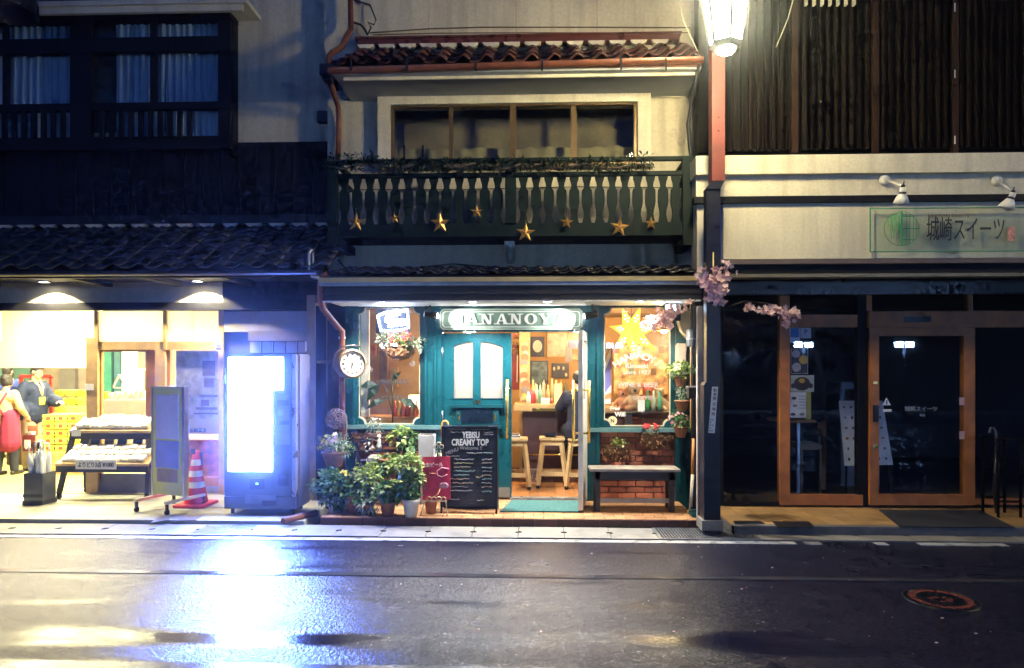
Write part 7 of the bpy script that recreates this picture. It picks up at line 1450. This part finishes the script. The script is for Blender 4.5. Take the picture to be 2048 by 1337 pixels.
for k in range(7):
    px = 1232+k*15; py = 700+(k%3)*22; t = thing('postcard', '%s postcard pinned on the collage wall, %s from the striped picture' % (['red','gold','dark green','cream','maroon','brown','red'][k], ['first','second','third','fourth','fifth','sixth','seventh'][k]), 'postcard', P(px,py,10.58)); part('card', MB().fb(px-5, py-7, px+6, py+7, 10.585, .006), CLT[k%6], t)
# fallen petals and grit on the wet road and gutter
mb = MB(); mg = MB(); rng = random.Random(77)
for k in range(34):
    p = Vector((rng.uniform(-1.5,6.5), rng.uniform(4.2,6.55), .004)); a = rng.uniform(0,6.28); s_ = rng.uniform(.006,.013); mb.add([p+Vector((math.cos(a+q)*s_, math.sin(a+q)*s_*.7, .001*(q>3))) for q in (0,1.3,2.6,3.9,5.2)], [(0,1,2,3,4)])
solo('fallen_petals', mb, CB, 'scattered pale petals lying on the wet road', 'petals', kind='stuff')
for k in range(420):
    p = Vector((rng.uniform(-7,8), rng.choice([rng.uniform(6.5,6.76), rng.uniform(3.2,6.6), rng.uniform(7.22,7.25)]), .003)); r_ = rng.uniform(.002,.006); mg.ball(p, (r_*1.3, r_, r_*.7), 5, 3)
solo('grit', mg, CONC2, 'loose grit along the road edge', 'grit', kind='stuff')
# ================================================================== PEOPLE
SKIN = mat('skin', (.50,.30,.20), .55, var=.06, vs_=8); HAIR = mat('black hair', (.012,.010,.010), .5, var=.3, vs_=60, bump=.6, bs=200)
def hand(b, w, d, side, curl=.5):
    """palm and five bent fingers; w wrist, d forearm direction, side thumb direction"""
    w = Vector(w); d = Vector(d).normalized(); s = Vector(side).normalized(); n = d.cross(s).normalized(); s = n.cross(d).normalized()
    for k in range(4):
        o = (k-1.5)*.019; b.cap(w + s*o*.7, w + d*.075 + s*o, .014, .012, 8)
        L = (.062,.072,.068,.054)[k]; k1 = w + d*.08 + s*o; k2 = k1 + (d*(1-curl*.4) - n*curl*.6)*L*.55; k3 = k2 + (d*(1-curl) - n*curl*1.1)*L*.5
        b.cap(k1, k2, .0105, .0095, 8); b.cap(k2, k3, .0095, .008, 8)
    t0 = w + d*.02 - s*.03; t1 = t0 + (d*.6 - s*.8)*.04; b.cap(t0, t1, .013, .011, 8); b.cap(t1, t1 + (d*.95 - s*.1 - n*.3)*.035, .011, .009, 8)
def person(lab, loc, rz, H, pose, wear, hairstyle='short', seated=False):
    """stands at the origin facing -Y; pose gives elbow and wrist for each arm (x out to the figure's left)"""
    t = thing('person', lab, 'person', loc, rot=(0,0,rz), local=True); s = H/1.68; t.scale = (s,s,s)
    hp = pose.get('hip', (0,0,.90)); hip = Vector(hp); lean = pose.get('lean', 0.0); ch = hip + Vector((0,-math.sin(lean)*.34,math.cos(lean)*.34)); nk = hip + Vector((0,-math.sin(lean)*.53,math.cos(lean)*.53))
    hd = nk + Vector((pose.get('headx',0), -pose.get('headf',.03), .16)); b = MB()
    tilt = Matrix.Rotation(pose.get('tilt',0), 4, 'X') @ Matrix.Rotation(pose.get('turn',0), 4, 'Z')
    def hv(x,y,z): return hd + tilt @ Vector((x,y,z))
    # head with brow, nose, lips, chin and ears
    b.ball(hv(0,.012,.02), (.076,.096,.092), 16, 12, tilt); b.ball(hv(0,-.022,-.045), (.058,.066,.066), 14, 10, tilt); b.ball(hv(0,-.066,-.088), (.024,.022,.02), 8, 6, tilt)
    b.cap(hv(0,-.084,.012), hv(0,-.104,-.026), .010, .014, 8); b.cap(hv(-.018,-.084,-.055), hv(.018,-.084,-.055), .008, .008, 8); b.cap(hv(-.04,-.078,.026), hv(.04,-.078,.026), .011, .011, 8)
    for q in (-1,1): b.ball(hv(q*.078,.012,-.012), (.012,.022,.034), 8, 6, tilt)
    b.cap(nk + Vector((0,.01,-.05)), hv(0,.02,-.05), .058, .054)
    # trunk
    b.cap(hip + Vector((-.07,0,.02)), hip + Vector((.07,0,.02)), .105, .105); b.cap(hip, ch, .12, .135); b.cap(ch + Vector((-.09,0,.06)), ch + Vector((.09,0,.06)), .10, .10)
    sho = {}
    for q, nm in ((1,'l'), (-1,'r')):
        sh = nk + Vector((q*.165,.01,-.055)); sho[nm] = sh; el = Vector(pose[nm][0]); wr = Vector(pose[nm][1]); b.cap(sh, el, .052, .041); b.cap(el, wr, .041, .027); hand(b, wr, wr-el, pose[nm][2] if len(pose[nm]) > 2 else (0,-1,0), pose.get('curl',.5))
        if not seated: kn = hip + Vector((q*.095, pose.get('kf',0)*q*.5-.01, -.43)); an = Vector((q*.10, pose.get('kf',0)*q, .08))
        else: kn = hip + Vector((q*.11,-.40,-.03)); an = kn + Vector((0,.06,-.40))
        b.cap(hip + Vector((q*.09,0,-.02)), kn, .088, .058); b.cap(kn, an, .056, .038); b.cap(an + Vector((0,.03,-.035)), an + Vector((0,-.14,-.055)), .036, .030)
    body = part('body', blob(b, .0095, 3), SKIN, t)
    EW = mat('eye white', (.7,.68,.64), .3)
    for q in (-1,1): e_ = part('eye', MB().ball(hv(q*.031,-.083,.006), (.012,.007,.007), 8, 6, tilt), EW, t); part('iris', MB().ball(hv(q*.031,-.0895,.006), .0045, 6, 5), INK, e_); part('eyebrow', MB().cap(hv(q*.018,-.094,.030), hv(q*.046,-.086,.032), .004, .003, 6), HAIR, t)
    part('lips', MB().cap(hv(-.018,-.092,-.055), hv(.018,-.092,-.055), .0045, .0045, 6), mat('lips', (.38,.14,.11), .5), t)
    hb = MB(); hb.ball(hv(0,.024,.038), (.083,.098,.086), 16, 12, tilt); hb.ball(hv(0,.06,-.005), (.074,.055,.075), 14, 10, tilt)
    if hairstyle == 'bob':
        hb.ball(hv(0,.04,-.02), (.088,.075,.085), 14, 10, tilt)
        for q in (-1,1): hb.cap(hv(q*.07,.0,.03), hv(q*.078,.01,-.06), .026, .022)
    part('hair', blob(hb, .012, 3), HAIR, t)
    for w in wear:
        c = MB(); kind = w[0]
        if kind == 'jacket':     # loose coat with wide sleeves
            fl = w[3]; hem = hip.z - w[2]; c.cap(ch + Vector((-.10,0,.075)), ch + Vector((.10,0,.075)), .125, .125); c.cap(ch, hip, .165, .17); c.cap(hip + Vector((-.07,0,0)), hip + Vector((.07,0,0)), .155, .155)
            for q, nm in ((1,'l'), (-1,'r')):
                el = Vector(pose[nm][0]); wr = Vector(pose[nm][1]); m_ = el.lerp(wr, .72); c.cap(sho[nm], el, .078, .075+.03*fl); c.cap(el, m_, .072+.03*fl, .055+.045*fl)
            c.cap(hip + Vector((-.06,0,-.02)), Vector((hip.x-.06,hip.y,hem+.12)), .15, .15+.02*fl); c.cap(hip + Vector((.06,0,-.02)), Vector((hip.x+.06,hip.y,hem+.12)), .15, .15+.02*fl)
        elif kind == 'shirt':
            c.cap(ch + Vector((-.10,0,.075)), ch + Vector((.10,0,.075)), .115, .115); c.cap(ch, hip, .15, .155)
            for nm in ('l','r'): el = Vector(pose[nm][0]); wr = Vector(pose[nm][1]); c.cap(sho[nm], el, .068, .058); c.cap(el, el.lerp(wr,.8), .055, .045)
        elif kind == 'trousers':
            c.cap(hip + Vector((-.07,0,.04)), hip + Vector((.07,0,.04)), .125, .125)
            for q in (1,-1):
                if not seated: kn = hip + Vector((q*.095, pose.get('kf',0)*q*.5-.01, -.43)); an = Vector((q*.10, pose.get('kf',0)*q, .10))
                else: kn = hip + Vector((q*.11,-.40,-.03)); an = kn + Vector((0,.06,-.38))
                c.cap(hip + Vector((q*.09,0,-.02)), kn, .108, .082*w[2]); c.cap(kn, an, .08*w[2], .066*w[2])
        elif kind == 'apron':
            c.cap(hip + Vector((-.06,0,.10)), hip + Vector((-.07,0,-.36)), .15, .165); c.cap(hip + Vector((.06,0,.10)), hip + Vector((.07,0,-.36)), .15, .165)
        elif kind == 'shoes':
            for q in (1,-1):
                an = Vector((q*.10, pose.get('kf',0)*q, .08)) if not seated else hip + Vector((q*.11,-.34,-.43)); c.cap(an + Vector((0,.035,-.045)), an + Vector((0,-.15,-.05)), .044, .038)
        part({'jacket':'coat','shirt':'shirt','trousers':'trousers','apron':'apron','shoes':'shoes'}[kind], blob(c, .013, 4), w[1], t)
    return t, hip, ch, nk
NVY = mat('navy cotton', (.006,.014,.05), .8, var=.15, bump=.2, bs=300); KHK = mat('khaki cotton', (.42,.33,.20), .85); BEI = mat('tan shirt cotton', (.55,.38,.18), .85); WINE = mat('wine apron cotton', (.26,.02,.06), .85); CHA = mat('charcoal cotton', (.03,.035,.05), .85); BLU = mat('royal blue cotton', (.01,.025,.14), .85); SHO = mat('dark shoe', (.03,.025,.02), .5)
FZ = .055
m1 = P(93, 930, 11.0)
t, hip, ch, nk = person('man in a loose navy coat and yellow name card, looking down at gift boxes', (m1.x, 10.7, FZ), R(78), 1.66, {'l': ((.24,-.08,1.12),(.16,-.34,1.10)), 'r': ((-.28,.02,1.10),(-.27,-.14,.90)), 'headf': .06, 'tilt': R(22), 'lean': R(4)}, [('trousers',KHK,1.2), ('jacket',NVY,.02,1.0), ('shoes',SHO)])
part('collar', MB().tube([nk+Vector((-.05,-.03,.03)), nk+Vector((-.03,-.13,-.08)), ch+Vector((0,-.155,-.04))], .014, 8).tube([nk+Vector((.05,-.03,.03)), nk+Vector((.03,-.13,-.08)), ch+Vector((0,-.155,-.04))], .014, 8), mat('pale collar', (.6,.52,.25), .8), t)
part('name_card', MB().box(-.05,.05,-.185,-.178,1.06,1.18), mat('yellow card', (.7,.72,.06), .5), t)
part('lanyard', MB().tube([nk+Vector((-.06,-.05,.03)), Vector((-.02,-.175,1.18))], .005, 5).tube([nk+Vector((.06,-.05,.03)), Vector((.02,-.175,1.18))], .005, 5), MATS['yellow card'], t)
c = P(68, 862, 10.5); c = Vector((X(66,10.45), 10.45, Z(862,10.45)))
pk = thing('souvenir_pack', 'brown and white souvenir pack held in the hand of the man in navy', 'package', c); part('pack', bev(MB().box(c.x-.07,c.x+.07,c.y-.03,c.y+.02,c.z-.10,c.z+.06), .008), mat('brown pack', (.32,.12,.06), .5), pk); part('label_band', MB().box(c.x-.068,c.x+.068,c.y-.034,c.y-.031,c.z-.085,c.z-.03), PAPER, pk)
c = Vector((X(58,10.4), 10.4, Z(890,10.4))); pk = thing('shopping_bag', 'dark red bag with a white label hanging from the hand of the man in navy', 'bag', c); part('bag_body', bev(MB().box(c.x-.09,c.x+.09,c.y-.03,c.y+.03,c.z-.13,c.z+.12), .01), mat('maroon bag', (.16,.03,.03), .5), pk); part('label_patch', MB().box(c.x-.05,c.x+.05,c.y-.034,c.y-.031,c.z-.08,c.z+.05), PAPER, pk); part('handle', MB().tube([(c.x-.04,c.y,c.z+.12),(c.x,c.y,c.z+.2),(c.x+.04,c.y,c.z+.12)], .005, 6), mat('maroon bag', (.16,.03,.03), .5), pk)
t, hip, ch, nk = person('woman seen from behind in a tan shirt and wine red apron', (X(12,10.15), 10.15, FZ), R(176), 1.52, {'l': ((.25,-.02,1.12),(.20,-.2,.98)), 'r': ((-.25,-.02,1.12),(-.20,-.2,.98)), 'kf': .06}, [('trousers',CHA,1.0), ('shirt',BEI), ('apron',WINE), ('shoes',SHO)], 'bob')
for q in (-1,1): part('apron_strap', MB().tube([Vector((q*.11,.10,1.40)), Vector((0,.165,1.16)), Vector((-q*.11,.16,1.02))], .018, 8), WINE, t)
person('man seen from behind in a royal blue jacket beyond the woman in the apron', (X(14,12.0), 12.0, FZ), R(200), 1.66, {'l': ((.26,-.02,1.12),(.22,-.2,.95)), 'r': ((-.26,-.02,1.12),(-.22,-.2,.95))}, [('trousers',CHA,1.0), ('jacket',BLU,.0,.3), ('shoes',SHO)])
# seated guest at the bar (hip resting on the stool seat)
t, hip, ch, nk = person('guest in a long navy coat seated at the bar with their back to the door', (X(1159,9.15), 9.13, .10), R(188), 1.62, {'hip': (0,0,.80), 'lean': R(8), 'l': ((.24,-.16,1.10),(.14,-.40,1.10)), 'r': ((-.24,-.16,1.10),(-.14,-.40,1.10)), 'headf': .05, 'tilt': R(12)}, [('trousers',NVY,1.05), ('jacket',NVY,.18,.25), ('shoes',SHO)], seated=True)
GCO = mat('guest navy wool', (.004,.006,.018), .85)
for ch_ in t.children:
    if ch_.name.startswith(('coat','trousers')): ch_.data.materials.clear(); ch_.data.materials.append(GCO)
part('collar', MB().tube([nk+Vector((-.07,.04,.0)), nk+Vector((0,.075,.01)), nk+Vector((.07,.04,.0))], .012, 8), PAPER, t)

bpy.data.scenes.remove(WORK)
hm = bpy.data.materials.new('bloom haze'); hm.use_nodes = True; hn = hm.node_tree.nodes; hn.clear()
pv = hn.new('ShaderNodeVolumePrincipled'); pv.inputs['Density'].default_value = .0035; pv.inputs['Anisotropy'].default_value = .95; pv.inputs['Color'].default_value = (.8,.88,1,1)
ho = hn.new('ShaderNodeOutputMaterial'); hm.node_tree.links.new(pv.outputs[0], ho.inputs['Volume'])
hz = solo('haze', MB().box(-62, 62, -42, 62, -1.3, 9.0), hm, None, None, kind='stuff', loc=(0,0,0)); hz['label'] = 'thin haze added to imitate lens glow around the lamps'; hz['category'] = 'haze'  # scattering air added to imitate lens bloom around bright sources
